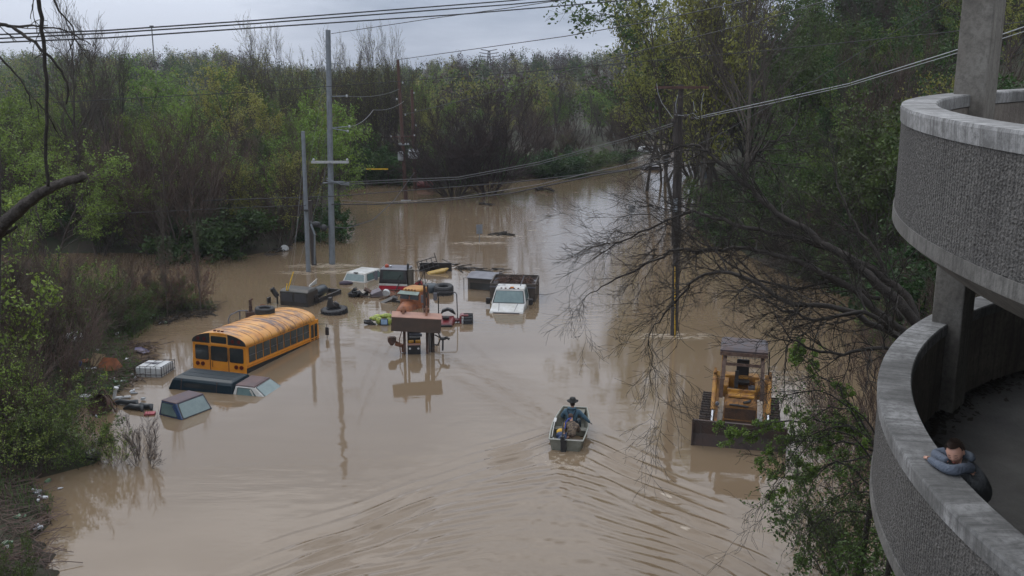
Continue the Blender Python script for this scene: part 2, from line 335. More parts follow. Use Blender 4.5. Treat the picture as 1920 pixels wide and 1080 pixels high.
def tubes(brs, n):               # many tapered twigs at once
    V_, F_ = [], []; off = 0
    bylen = {}
    for pts, rad in brs: bylen.setdefault(len(pts), []).append((pts, rad))
    for m, lst in bylen.items():
        P = np.array([[tuple(p) for p in a] for a, _ in lst]); Rr = np.array([b for _, b in lst])
        t = P[:, -1]-P[:, 0]; t /= np.linalg.norm(t, axis=1, keepdims=True)+1e-9
        ref = np.where(np.abs(t[:, 2:3]) < .9, np.array([[0, 0, 1.]]), np.array([[1., 0, 0]]))
        a = np.cross(t, ref); a /= np.linalg.norm(a, axis=1, keepdims=True); b = np.cross(t, a)
        an = np.arange(n)*2*math.pi/n
        ring = a[:, None, :]*np.cos(an)[None, :, None]+b[:, None, :]*np.sin(an)[None, :, None]
        vv = P[:, :, None, :]+ring[:, None]*Rr[:, :, None, None]
        nb = len(lst); V_.append(vv.reshape(-1, 3))
        base = (np.arange(nb)*m*n)[:, None, None]+(np.arange(m-1)*n)[None, :, None]
        k = np.arange(n)[None, None, :]; k2 = (k+1) % n
        f = np.stack([base+k, base+k2, base+n+k2, base+n+k], -1).reshape(-1, 4)+off
        F_.append(f); off += nb*m*n
    return np.concatenate(V_), np.concatenate(F_)
def leafquads(pos, size, rs, flat=.0, aspect=1.7):
    n = len(pos); s_ = size*rs.uniform(.6, 1.4, (n, 1))
    a = rs.normal(size=(n, 3)); a /= np.linalg.norm(a, axis=1, keepdims=True)
    b = rs.normal(size=(n, 3)); b[:, 2] *= (1-flat); a[:, 2] *= (1-flat); b -= a*(a*b).sum(1, keepdims=True)/(a*a).sum(1, keepdims=True); b /= np.linalg.norm(b, axis=1, keepdims=True)
    v = np.stack([pos-a*s_*.5*aspect, pos-b*s_*.5, pos+a*s_*.5*aspect, pos+b*s_*.5], 1).reshape(-1, 3)
    return v, np.arange(4*n).reshape(-1, 4)
def crown_parts(brs, leafn, lsize, seed, lv_min=2, spreadl=.12, flat=0., pts_per=None):
    rs = np.random.RandomState(seed)
    tw = [(p, r) for lv, p, r in brs if lv >= lv_min]
    tv, tf = tubes(tw, 3)
    if not leafn: return tv, tf, np.zeros(len(tf), int)
    mxl = max(l for l, _, _ in brs); fin = [p for lv, p, r in brs if lv == mxl]
    idx = rs.randint(0, len(fin), leafn)
    tt = rs.uniform(.25, 1.02, leafn)
    A = np.array([[tuple(q) for q in p] for p in fin]); m = A.shape[1]
    q = np.clip(tt*(m-1), 0, m-1.001); i = q.astype(int); fr = (q-i)[:, None]
    pos = A[idx, i]*(1-fr)+A[idx, i+1]*fr+rs.normal(size=(leafn, 3))*spreadl
    lv_, lf = leafquads(pos, lsize, rs, flat)
    return np.concatenate([tv, lv_]), np.concatenate([tf, lf+len(tv)]), np.concatenate([np.zeros(len(tf), int), np.ones(len(lf), int)])
PROTO = {}
def proto(key, leaf=None, leafn=0, lsize=.1, bark=mbark, twig=mtwig, seed=1, spreadl=.12, flat=0., **k):
    brs = growtree(seed, **k)
    tv, tf = tubes([(p, r) for lv, p, r in brs if lv == 0], 6)
    t1 = [(p, r) for lv, p, r in brs if lv == 1]
    v1, f1 = tubes(t1, 4); 
    cv, cf, ci = crown_parts(brs, leafn, lsize, seed, 2, spreadl, flat)
    PROTO[key] = [(tv, tf, None, [bark]), (np.concatenate([v1, cv]), np.concatenate([f1, cf+len(v1)]), np.concatenate([np.zeros(len(f1), int), ci]), [twig]+([LEAF[leaf]] if leaf else []))]
    PROTO[key].append(None); return key
TALL, BRUSH, SPR, YEL, MID, DEEP = [], [], [], [], [], []
for i in range(4): TALL.append(proto(f'tall{i}', seed=10+i, H=17, base_r=.2, first=.25, spread=.5, up=.15, kids=(18, 9, 6), ratio=(.42, .45, .5), twig=mtwig, tip=.011))
for i in range(2): TALL.append(proto(f'bud{i}', leaf='yellow', leafn=3200, lsize=.08, seed=15+i, H=17, base_r=.2, first=.25, spread=.5, up=.15, kids=(18, 9, 6), ratio=(.42, .45, .5), tip=.011))
for i in range(4): BRUSH.append(proto(f'brush{i}', seed=20+i, H=8.5, stems=9, base_r=.09, first=.12, spread=.5, up=.1, kids=(9, 8, 6), ratio=(.45, .5, .5), twig=mtwigp, stem_spread=.7, tip=.0085))
for i in range(3): SPR.append(proto(f'spr{i}', leaf='spring', leafn=10000, lsize=.1, seed=30+i, H=10, stems=3, base_r=.15, first=.2, spread=.75, up=.06, kids=(11, 8, 6), ratio=(.5, .5, .45), stem_spread=.45, spreadl=.12))
for i in range(3): YEL.append(proto(f'yel{i}', leaf='yellow', leafn=7500, lsize=.1, seed=35+i, H=11, stems=2, base_r=.15, first=.2, spread=.6, up=.1, kids=(14, 9, 6), ratio=(.48, .5, .45), stem_spread=.35, spreadl=.1))
for i in range(3): MID.append(proto(f'mid{i}', leaf='mid', leafn=8500, lsize=.11, seed=40+i, H=11, stems=2, base_r=.16, first=.15, spread=.75, up=.06, kids=(13, 8, 6), ratio=(.48, .5, .45), stem_spread=.4, spreadl=.13))
for i in range(2): DEEP.append(proto(f'deep{i}', leaf='deep', leafn=11000, lsize=.12, seed=45+i, H=11, stems=3, base_r=.15, first=.1, spread=.8, up=.04, kids=(12, 8, 6), ratio=(.5, .5, .45), stem_spread=.4, spreadl=.14))
GRV = [proto(f'grv{i}', seed=70+i, leaf='yellow', leafn=1800, lsize=.08, H=14.5, stems=5, base_r=.16, first=.25, spread=.5, up=.13, kids=(12, 8, 6), ratio=(.38, .5, .5), twig=mtwig, bark=mbark, stem_spread=.34, tip=.011) for i in range(3)]
DOME = [proto(f'dome{i}', seed=75+i, H=8.2, stems=13, base_r=.08, first=.1, spread=.5, up=.07, kids=(9, 8, 6), ratio=(.42, .5, .5), twig=mtwigv, bark=mbarkd, stem_spread=1.0, tip=.011) for i in range(2)]
SHG = [proto(f'shg{i}', leaf='mid', leafn=5200, lsize=.048, seed=50+i, H=2.6, stems=8, base_r=.02, first=.1, spread=.6, up=.1, kids=(7, 6, 4), ratio=(.5, .5, .5), stem_spread=.9, spreadl=.05, tip=.0035) for i in range(3)]
SHD = [proto(f'shd{i}', leaf='deep', leafn=7000, lsize=.085, seed=53+i, H=2.6, stems=7, base_r=.03, first=.1, spread=.8, up=.02, kids=(6, 5, 4), ratio=(.5, .5, .5), stem_spread=1.1, spreadl=.12, tip=.004) for i in range(2)]
SHB = [proto(f'shb{i}', seed=56+i, twig=mtwigp, H=2.8, stems=10, base_r=.02, first=.12, spread=.5, up=.07, kids=(8, 6, 4), ratio=(.45, .5, .5), stem_spread=.8, tip=.0042) for i in range(3)]
SHS = [proto(f'shs{i}', leaf='spring', leafn=1900, lsize=.045, seed=60+i, H=3.0, stems=8, base_r=.018, first=.15, spread=.45, up=.1, kids=(7, 5, 4), ratio=(.42, .5, .5), stem_spread=.6, spreadl=.035, tip=.0035) for i in range(3)]
SHR = [proto(f'shr{i}', leaf='rust', leafn=350, lsize=.05, seed=66+i, twig=mat('twig_red', (.13, .08, .06), .95, col2=(.08, .05, .04), nscale=.8), H=3.0, stems=11, base_r=.02, first=.12, spread=.6, up=.03, kids=(6, 5, 3), ratio=(.5, .5, .5), stem_spread=.95, spreadl=.03, tip=.0065) for i in range(2)]
VN = {'trees': 0}
def plant(key, x, y, sc=1., rz=None, label='', cat='tree', group=None, name='tree', z=None, sx=1., lean=0.):
    P = PROTO[key]; VN['trees'] += 1; rg = random.Random(VN['trees']*7+3)
    if z is None: z = max(float(land_h(x, y)[0]), -.9)
    rz = rg.random()*6.28 if rz is None else rz
    r = empty(name, (x, y, z), rz, label, cat, group, rx=lean)
    r.scale = (sc*sx, sc*sx, sc)
    nm = ('trunk', 'crown') if cat == 'tree' else ('stems', 'foliage')
    if P[2] is None:
        P[2] = [link_mesh(nm[q], P[q][0], P[q][1], P[q][3], r, smooth=False, midx=P[q][2]) for q in range(2)]
    else:
        for q, o in enumerate(P[2]):
            c = o.copy(); c.name = nm[q]; c.parent = r; COL.objects.link(c)
    return r
def topz(py, Yd): return D(960, py, Yd).z
PH = {k: max(max(P[0][0][:, 2]), np.percentile(P[1][0][:, 2], 99.5)) for k, P in PROTO.items()}
def at_img(key, px, py_base, py_top, label, cat='tree', group=None, name='tree', Yd=None, sx=1., rz=None):
    g = G(px, py_base) if Yd is None else D(px, 540, Yd)
    z = max(float(land_h(g.x, g.y)[0]), -.9) if Yd else -.3
    h = topz(py_top, g.y)-z
    return plant(key, g.x, g.y, h/PH[key], rz, label, cat, group, name, z=z, sx=sx)
# -- named, single trees and shrubs
T_ = at_img
T_(SPR[0], 95, 500, 245, 'bright green leafing tree leaning over the backwater at the left edge of the picture', sx=1.2)
T_(SPR[1], 190, 478, 300, 'bright green leafing tree at the water edge, right of the leaning one', sx=1.15)
T_(SPR[2], 30, 470, 170, 'tall light green tree rising behind the broken foreground limb', Yd=80)
T_(SPR[0], 150, 470, 150, 'broad light green tree behind the two green trees at the backwater', Yd=90, sx=1.1)
T_(SPR[1], 350, 440, 115, 'light green tree crown on the slope left of the tall grey pole', Yd=135, sx=1.3)
T_(SPR[2], 425, 440, 118, 'light green crown beside the dark brown thicket on the left slope', Yd=128, sx=1.25)
T_(TALL[0], 165, 470, -10, 'tallest bare tree standing against the sky at upper left', Yd=84, sx=.9)
T_(TALL[1], 232, 470, 20, 'bare tree with upright limbs against the sky, second from the left', Yd=88, sx=.9)
T_(TALL[2], 205, 470, 55, 'slim bare tree between the two tallest at upper left', Yd=95, sx=.7)
T_(TALL[3], 270, 470, 80, 'low bare tree at the right end of the upper left group', Yd=98, sx=.8)
T_(GRV[0], 497, 440, 68, 'bare budding tree at the left end of the skyline group above the pole', Yd=118, sx=.6)
T_(GRV[1], 535, 440, 38, 'tall budding tree on the skyline left of the tall grey pole', Yd=120, sx=.7)
T_(GRV[2], 588, 440, 52, 'bare tree on the skyline directly behind the tall grey pole', Yd=124, sx=.55)
for i, (px, tp) in enumerate(((640, 78), (662, 62), (684, 55), (706, 56), (728, 62), (752, 74), (778, 92))):
    T_(GRV[i % 3], px, 440, tp, 'bare upright tree in the tight skyline grove right of the tall pole', group='skyline grove', Yd=122+3*(i % 3), sx=.6)
T_(YEL[0], 515, 469, 285, 'yellow green tree standing alone at the water left of the short grey pole', sx=1.)
T_(YEL[1], 470, 470, 120, 'olive tinged tree with fanned twigs behind the yellow green waterside tree', Yd=98, sx=1.1)
T_(YEL[2], 620, 440, 200, 'olive tree with thin leaf behind the tall grey pole', Yd=112, sx=1.1)
T_(YEL[0], 690, 440, 215, 'yellow green tree behind the yellow height bar', Yd=128, sx=1.2)
T_(YEL[1], 730, 440, 240, 'yellow green tree between the two brown utility poles', Yd=134)
T_(SPR[2], 815, 440, 150, 'fresh green tree top right of the brown utility poles', Yd=150, sx=1.1)
T_(BRUSH[0], 345, 478, 205, 'dark brown bare thicket tree in the middle of the left shore', sx=1.1)
T_(BRUSH[1], 290, 476, 250, 'dark bare tree at the left side of the brown shore thicket', sx=1.0)
T_(BRUSH[2], 420, 476, 250, 'brown bare tree at the right side of the shore thicket', Yd=84, sx=1.0)
T_(SHD[0], 425, 480, 392, 'low dark green shrub at the water between thicket and yellow green tree', 'shrub', name='shrub', sx=1.25)
T_(SHD[1], 385, 478, 425, 'small dark green shrub left of the larger one on the left shore', 'shrub', name='shrub', sx=1.2)
T_(SHD[0], 600, 445, 385, 'green shrub at the waterline behind the leaning pole stub', 'shrub', name='shrub', sx=1.1)
T_(DOME[0], 850, 368, 165, 'large round dark brown tree standing in the flood, left of the pair', sx=1.05)
T_(DOME[1], 915, 366, 160, 'large round dark brown tree standing in the flood, right of the pair', sx=1.05)
T_(BRUSH[1], 812, 350, 215, 'brown bare tree behind the flooded pair beside the second utility pole', Yd=130)
T_(SPR[0], 875, 350, 205, 'pale green tree glimpsed behind the round brown pair', Yd=150)
T_(TALL[2], 985, 330, 150, 'bare tree with forked trunk behind the far bend', Yd=165, sx=.9)
T_(TALL[0], 1035, 330, 120, 'tall dark trunked bare tree in front of the far hill', Yd=178, sx=.9)
T_(TALL[1], 1062, 330, 140, 'bare tree right of the tall dark trunked one before the far hill', Yd=182, sx=.8)
T_(TALL[3], 1100, 325, 165, 'bare tree above the green bank of the far bend', Yd=170, sx=.8)
T_(BRUSH[2], 1010, 325, 205, 'brown brush tree left of the green far bank', Yd=138)
T_(BRUSH[1], 1075, 318, 215, 'brown brush tree above the green far bank', Yd=148)
T_(BRUSH[0], 1150, 305, 200, 'brown brush tree at the right end of the far bend', Yd=162)
T_(SPR[1], 1065, 318, 250, 'green tree at the top of the green far bank', Yd=150, sx=1.1)
for i, (px, pb, tp) in enumerate(((1010, 331, 290), (1040, 328, 280), (1072, 324, 276), (1102, 320, 282), (1135, 312, 284), (1165, 305, 280))):
    T_((SHD+SHG)[i % 5], px, pb, tp, 'fresh green shrub in the row along the far bank', 'shrub', group='green shrubs of the far bank', name='shrub', sx=1.5)
# right bank
T_(YEL[0], 1235, 300, -20, 'large yellow green tree overhanging the far end of the water on the right', Yd=120, sx=.8)
T_(TALL[4], 1205, 300, 8, 'budding tree whose thin limbs stick out at the top of the right wood edge', Yd=112, sx=.95)
T_(YEL[1], 1270, 400, -60, 'yellow green tree behind the cross arm of the right utility pole', Yd=95, sx=.85)
T_(YEL[2], 1330, 400, -120, 'tall yellow green tree right of the pole cross arm', Yd=92, sx=.85)
T_(TALL[2], 1300, 400, -90, 'dark bare tree rising just right of the right utility pole', Yd=86, sx=.9)
T_(TALL[0], 1390, 430, -160, 'tall bare tree on the right slope above the bright wires', Yd=80, sx=1.)
# -- filled woods, every tree its own
for i, (px, Y_, tp, k, lb) in enumerate(((1350, 118, -60, MID[0], 'mid green tree high on the right slope right of the cross arm pole'), (1400, 128, -60, BRUSH[0], 'brown bushy tree high on the right slope above the bright wires'), (1455, 122, -80, DEEP[0], 'dark green tree at the top edge above the bright wires'), (1510, 130, -60, MID[1], 'mid green tree at the top edge left of the upper concrete deck'), (1560, 120, -90, DEEP[1], 'dark green tree at the top edge halfway to the concrete column'), (1620, 126, -70, TALL[1], 'bare tree at the top edge halfway to the concrete column'), (1670, 120, -90, DEEP[0], 'dark green tree at the top edge beside the concrete column'), (1730, 124, -80, MID[2], 'mid green tree at the top edge touching the concrete column'), (1300, 125, -30, BRUSH[1], 'brown bushy tree on the slope behind the cross arm'), (1880, 110, -100, DEEP[1], 'dark green tree right of the upper concrete column'), (1425, 105, -40, TALL[3], 'bare tree with pale trunk on the upper right slope'), (1590, 100, -50, TALL[2], 'bare tree with leaning trunk on the upper right slope'))):
    T_(k, px, 400, tp, lb, Yd=Y_, sx=1.15)
rg = random.Random(5)
PX = [(150, 'at the left edge'), (300, 'below the tallest bare trees'), (450, 'behind the dark shore thicket'), (600, 'behind the short grey pole'), (740, 'behind the tall grey pole'), (830, 'behind the brown poles'), (980, 'behind the round flooded trees'), (1200, 'behind the green far bank'), (1300, 'behind the cross arm pole'), (1480, 'right of the cross arm pole'), (1680, 'left of the ramp'), (9999, 'behind the ramp')]
KIND = {'tall': 'tall bare', 'bud': 'tall budding', 'brush': 'bushy bare brown', 'spr': 'light green', 'yel': 'yellow green', 'mid': 'mid green', 'deep': 'dark green', 'shg': 'green leafed', 'shd': 'dense green', 'shb': 'bare stemmed', 'shs': 'sparse light green', 'shr': 'reddish brown'}
def fill(n, xr, yr, keys, where, hmin, hmax, mind, seed, cond=None, cat='tree', name='tree', sx=1.):
    r = random.Random(seed); got = []; tries = 0
    while len(got) < n and tries < n*80:
        tries += 1; x_ = r.uniform(*xr); y_ = r.uniform(*yr)
        if abs(x_)/y_ > .56: continue
        if sdist(np.array([[x_, y_]]), WATER)[1][0]: continue
        if cond and not cond(x_, y_): continue
        if any((x_-a)**2+(y_-b)**2 < mind*mind for a, b in got): continue
        got.append((x_, y_)); k = r.choice(keys); px = 960+1867*x_/y_; pw = next(w for q, w in PX if px < q); kd = KIND[k.rstrip('0123456789')]
        lb = f'{kd} {name} {where}, {pw}'
        plant(k, x_, y_, r.uniform(hmin, hmax)/PH[k]*(.85 if k[:4] in ('tall', 'bud0', 'bud1') and where.startswith('in the middle') else 1), None, lb, cat, f'{kd} {name}s {where}', name, sx=sx)
    return got
fill(36, (-62, -12), (76, 104), BRUSH+TALL[:2]+[MID[0]], 'in the wood behind the left backwater', 7, 10.5, 4.2, 1)
fill(18, (-62, -14), (78, 112), SPR+[MID[1]], 'in the wood behind the left backwater', 7.5, 11.5, 5, 2)
fill(50, (-80, 22), (114, 185), BRUSH+BRUSH+TALL[:4], 'in the middle wood below the hill', 6.5, 9.5, 5, 3)
fill(28, (-80, 22), (116, 190), YEL+SPR+MID[:1], 'in the middle wood below the hill', 6.5, 9.5, 6, 4)
rc = lambda x_, y_: x_ > 11+.14*y_
fill(56, (14, 100), (48, 170), DEEP+MID, 'on the steep right hillside', 9, 14, 4.2, 6, rc)
fill(44, (14, 95), (46, 170), BRUSH+TALL[:4]+[TALL[0]], 'on the steep right hillside', 9, 15, 4.5, 7, rc)
fill(16, (16, 60), (60, 140), YEL+SPR, 'on the steep right hillside', 9, 13, 5, 8, rc)
fill(20, (-30, 14), (116, 130), SHB+SHD+SHG, 'crowding the far waterline', 3.2, 5.5, 2.1, 13, None, 'shrub', 'shrub', 1.1)
fill(26, (-55, -12), (73, 84), SHB+SHG+SHD, 'at the left shore', 1.6, 3.2, 2.2, 9, None, 'shrub', 'shrub', 1.2)
fill(22, (-60, 20), (108, 150), SHB+SHD, 'along the middle shore', 2, 4, 3, 10, None, 'shrub', 'shrub', 1.3)
fill(44, (12, 32), (42, 95), SHD+SHG, 'on the right bank', 1.8, 4, 2.2, 11, lambda x_, y_: sdist(np.array([[x_, y_]]), WATER)[0][0] < 9, 'shrub', 'shrub', 1.2)
fill(18, (9, 26), (34, 70), SHB, 'on the right bank', 2.4, 5, 2.2, 12, lambda x_, y_: sdist(np.array([[x_, y_]]), WATER)[0][0] < 6, 'shrub', 'shrub', 1.1)
# near left peninsula thicket
def inpen(x_, y_): return sdist(np.array([[x_, y_]]), PEN)[1][0]
def fillpen(n, keys, label, group, smin, smax, mind, seed, region, sx=1.):
    r = random.Random(seed); got = []; tries = 0
    while len(got) < n and tries < 4000:
        tries += 1; px, py = r.uniform(region[0], region[2]), r.uniform(region[1], region[3]); g = G(px, py)
        if not inpen(g.x, g.y) or any((g.x-a)**2+(g.y-b)**2 < mind*mind for a, b in got): continue
        got.append((g.x, g.y)); plant(r.choice(keys), g.x, g.y, r.uniform(smin, smax), None, label, 'shrub', group, 'shrub', sx=sx)
fillpen(7, SHR+SHB[:1], 'bare reddish brown brush at the tip of the left peninsula', 'peninsula tip brush', .75, 1.25, 1.3, 21, (235, 562, 400, 612), .95)
fillpen(5, SHG, 'green leafed bush low in the brush of the left peninsula', 'peninsula green bushes', .6, .9, 1.3, 22, (190, 575, 330, 640))
fillpen(10, SHB+SHS, 'tangled brush behind the floating scrap on the left', 'peninsula back brush', .8, 1.2, 1.3, 23, (40, 570, 230, 640))
fillpen(16, SHS, 'leafy green shrub in the foreground thicket at lower left', 'foreground thicket, leafy', 1.0, 1.6, 1.1, 24, (-200, 640, 100, 900), 1.05)
fillpen(18, SHB, 'bare stemmed shrub in the foreground thicket at lower left', 'foreground thicket, bare', 1.0, 1.8, 1.1, 25, (-200, 600, 130, 900))
fillpen(9, SHB+SHS[:1], 'tall stemmed shrub at the far left edge of the foreground thicket', 'foreground thicket, tall', 1.9, 2.5, 1.3, 26, (-220, 640, 30, 900))
at_img(SHS[0], 215, 866, 790, 'light green sapling clump standing in water right of the thicket', 'shrub', name='shrub', sx=.95)
at_img(SHS[1], 165, 868, 780, 'light green sapling clump beside the dark floating drum', 'shrub', name='shrub', sx=1.)
at_img(SHB[2], 268, 868, 770, 'small bare shrub standing alone in the water below the blue cab', 'shrub', name='shrub', sx=.7)
at_img(SHG[1], 20, 1110, 1010, 'small green sprig in the bottom left corner', 'shrub', name='shrub', sx=.6)
at_img(TALL[3], 158, 640, 470, 'thin forked bare sapling in front of the left backwater', 'tree', sx=.6)
at_img(TALL[2], 315, 610, 330, 'tall thin bare sapling at the tip of the left peninsula', 'tree', sx=.35)
at_img(TALL[1], 378, 600, 380, 'thin bare sapling beside the tip brush', 'tree', sx=.4)
# right foreground thicket by the ramp
for i, (px, pb, tp, k, lb, sx) in enumerate((
 (1600, 860, 690, SHB[1], 'bare bush between the loader and the concrete ramp', 1.),
 (1620, 940, 720, SHB[0], 'dense brush of bare stems beside the ramp wall', 1.),
 (1580, 1080, 920, SHG[2], 'leafy bush at the lower right water edge', .9),
 (1640, 1120, 890, SHG[1], 'dark leafy bush against the foot of the ramp wall', 1.),
 (1650, 800, 570, SHB[2], 'tall bare bush close behind the ramp wall', .8))):
    at_img(k, px, pb, tp, lb, 'shrub', name='shrub', sx=sx)
def grass(name, label, n, seed, cond, hgt, m, box):
    rs = np.random.RandomState(seed); P = np.stack([rs.uniform(box[0], box[2], n), rs.uniform(box[1], box[3], n)], -1); P = P[cond(P)]; h = land_h(P[:, 0], P[:, 1]); P = P[h > -.02]; h = h[h > -.02]; n = len(P)
    a = rs.uniform(0, 6.28, n); l = hgt*rs.uniform(.4, 1.3, n); wd = .006+.01*rs.rand(n); b = np.stack([P[:, 0], P[:, 1], h-.02], -1); sd = np.stack([np.cos(a), np.sin(a), 0*a], -1)*wd[:, None]; tp = b+np.stack([-np.sin(a)*l*.5+rs.normal(size=n)*.05, np.cos(a)*l*.5, l], -1); md_ = b*.5+tp*.5+np.stack([0*a, 0*a, l*.15], -1)
    v = np.stack([b-sd, b+sd, md_+sd*.7, md_-sd*.7, tp+sd*.1, tp-sd*.1], 1).reshape(-1, 3); i = np.arange(n)*6; f = np.concatenate([np.stack([i, i+1, i+2, i+3], -1), np.stack([i+3, i+2, i+4, i+5], -1)])
    tag(link_mesh(name, v, f, m), label, 'grass', kind='stuff')
grass('grass', 'low green and straw grass covering the left peninsula', 70000, 3, lambda P: sdist(P, PEN)[1] & (P[:, 1] > 29), .34, LEAF['mid'], (-40, 24, -10, 58))
fillpen(14, SHS+SHG, 'low leafy shrub at the water edge of the foreground thicket', 'foreground thicket, low', .5, .95, .9, 27, (-80, 800, 120, 900), 1.2)
# far wood: one mass
def farwood():
    rs = np.random.RandomState(77); protos = []
    for i in range(5):
        brs = growtree(200+i, H=9, stems=2, base_r=.14, first=.2, spread=.7, up=.06, kids=(8, 5), ratio=(.5, .5), levels=2, stem_spread=.4, tip=.025)
        tv, tf = tubes([(p, r) for lv, p, r in brs], 3)
        fin = np.array([tuple(p[q]) for lv, p, r in brs if lv >= 1 for q in (1, 2, 3)]); lp = fin[rs.randint(0, len(fin), 330)]+rs.normal(size=(330, 3))*.55
        lv_, lf = leafquads(lp, .34, rs); protos.append((tv, tf, lv_, lf))
    VV, FF, MM = [], [], []; off = 0; n = 0
    while n < 1500:
        y_ = 185+(700-185)*rs.rand()**1.4; x_ = rs.uniform(-.6, .62)*y_
        z_ = float(land_h(x_, y_)[0])
        if z_ < 0: continue
        if x_ > 22+.1*y_ and y_ < 150: continue
        tv, tf, lv_, lf = protos[rs.randint(5)]; s_ = rs.uniform(.7, 1.1); a = rs.rand()*6.28; ca, sa = math.cos(a), math.sin(a)
        Rm = np.array([[ca, sa, 0], [-sa, ca, 0], [0, 0, 1]])*s_
        kind = rs.choice([0, 1, 2, 3, 4], p=[.12, .14, .12, .12, .5] if x_ > -.1*y_ else [.2, .2, .17, .2, .23])
        VV.append(tv@Rm+[x_, y_, z_]); FF.append(tf+off); MM.append(np.zeros(len(tf), int)); off += len(tv)
        lk = lf if kind < 4 else lf[::2]
        VV.append(lv_@Rm+[x_, y_, z_]); FF.append(lk+off); MM.append(np.full(len(lk), kind+1)); off += len(lv_); n += 1
    o = link_mesh('far_wood', np.concatenate(VV), np.concatenate(FF), [mtwig, LEAF['mid'], LEAF['yellow'], LEAF['spring'], LEAF['deep'], mtwigp], midx=np.concatenate(MM))
    tag(o, 'far wood covering the hills on the skyline', 'wood', kind='stuff')
farwood()
T_(TALL[0], 1040, 120, 84, 'lone round bare tree standing highest on the distant right ridge', Yd=330, sx=1.3)
T_(TALL[1], 1012, 120, 93, 'smaller bare tree left of the highest one on the distant ridge', Yd=330, sx=1.2)
T_(BRUSH[0], 868, 120, 107, 'rounded tree crown on the ridge left of the lattice tower', Yd=330, sx=1.)
# big bare tree leaning in from the right
def limbtree(name, label, limbs, trunk, matl, seed, subs, sub_len, sub_r, levels=2, droop=.0, leafm=None, leafn=0, lsize=.05, kids=(6, 4), jit_=.03):
    rg = random.Random(seed); root = empty(name, trunk[0][0], 0, label, 'tree')
    o = Vector(trunk[0][0]); rel = lambda p: tuple(Vector(p)-o)
    mb = MB()
    def smooth(pts, k=4):
        P = [Vector(p) for p in pts]; out = []
        for i in range(len(P)-1):
            p0 = P[max(i-1, 0)]; p1 = P[i]; p2 = P[i+1]; p3 = P[min(i+2, len(P)-1)]
            for j in range(k):
                t = j/k; out.append(.5*((2*p1)+(p2-p0)*t+(2*p0-5*p1+4*p2-p3)*t*t+(3*p1-p0-3*p2+p3)*t**3))
        out.append(P[-1]); return out
    for pts, r0, r1 in [(list(zip(*[trunk]))[0], 0, 0)][:0]: pass
    tp = smooth([t_[0] for t_ in trunk]); tr = [trunk[0][1]+(trunk[-1][1]-trunk[0][1])*i/(len(tp)-1) for i in range(len(tp))]
    mb.tube([rel(p) for p in tp], tr, 8); mb.build('trunk', matl, root, smooth=True)
    lm = MB(); tw = []
    def rv():
        v = Vector((rg.gauss(0, 1), rg.gauss(0, 1), rg.gauss(0, 1))); return v.normalized()
    def br(p, d, ln, r, lv):
        pts = [p.copy()]; n_ = 6; st = ln/(n_-1)
        for i in range(n_-1):
            d = (d+rv()*.24+Vector((0, 0, droop))).normalized(); p = p+d*st; pts.append(p.copy())
        tw.append((lv, pts, [max(.0034, r*(1-.8*i/(n_-1))) for i in range(n_)]))
        if lv >= levels: return
        for j in range(kids[min(lv, len(kids)-1)]):
            f = rg.uniform(.15, .98)*(n_-1); i = int(f); c = pts[i].lerp(pts[min(i+1, n_-1)], f-i); dd = (pts[min(i+1, n_-1)]-pts[max(i-0, 0)])
            dd = dd.normalized() if dd.length > 1e-6 else d
            nd = (dd+rv()*.75).normalized(); br(c, nd, ln*rg.uniform(.35, .65), max(.0025, r*.55), lv+1)
    for pts, r0, r1 in limbs:
        sp = smooth(pts); nn = len(sp)
        jit = [Vector((rg.gauss(0, jit_), rg.gauss(0, jit_), rg.gauss(0, jit_))) for _ in sp]
        sp = [p+(j if 0 < i < nn-1 else Vector()) for i, (p, j) in enumerate(zip(sp, jit))]
        rr = [r0+(r1-r0)*(i/(nn-1))**.8 for i in range(nn)]
        lm.tube([rel(p) for p in sp], rr, 6)
        L_ = sum((sp[i+1]-sp[i]).length for i in range(nn-1))
        for j in range(int(subs*L_)):
            f = rg.uniform(.12, 1)*(nn-1.001); i = int(f); c = sp[i].lerp(sp[i+1], f-i); dd = (sp[i+1]-sp[i]).normalized()
            nd = (dd*.9+rv()*.8).normalized()
            br(c, nd, sub_len*rg.uniform(.4, 1.2), max(.004, min(sub_r, rr[i]*.5)), 1)
    lm.build('limb', matl, root, smooth=True)
    tv, tf = tubes([([rel(q) for q in p], r) for _, p, r in tw], 3); mi = np.zeros(len(tf), int); ms = [mtwigd]
    if leafm:
        rs = np.random.RandomState(seed); fin = [p for lv, p, r in tw if lv == levels]; A = np.array([[rel(q) for q in p] for p in fin]); idx = rs.randint(0, len(A), leafn)
        pos = A[idx, rs.randint(1, 6, leafn)]+rs.normal(size=(leafn, 3))*lsize*.8; lv_, lf = leafquads(pos, lsize, rs)
        tf = np.concatenate([tf, lf+len(tv)]); tv = np.concatenate([tv, lv_]); mi = np.concatenate([mi, np.ones(len(lf), int)]); ms = [mtwigd, LEAF[leafm]]
    link_mesh('crown', tv, tf, ms, root, midx=mi)
    return root
def I3(lst): return [D(*q) for q in lst]
base = Vector((9.6, 20.6, .3))
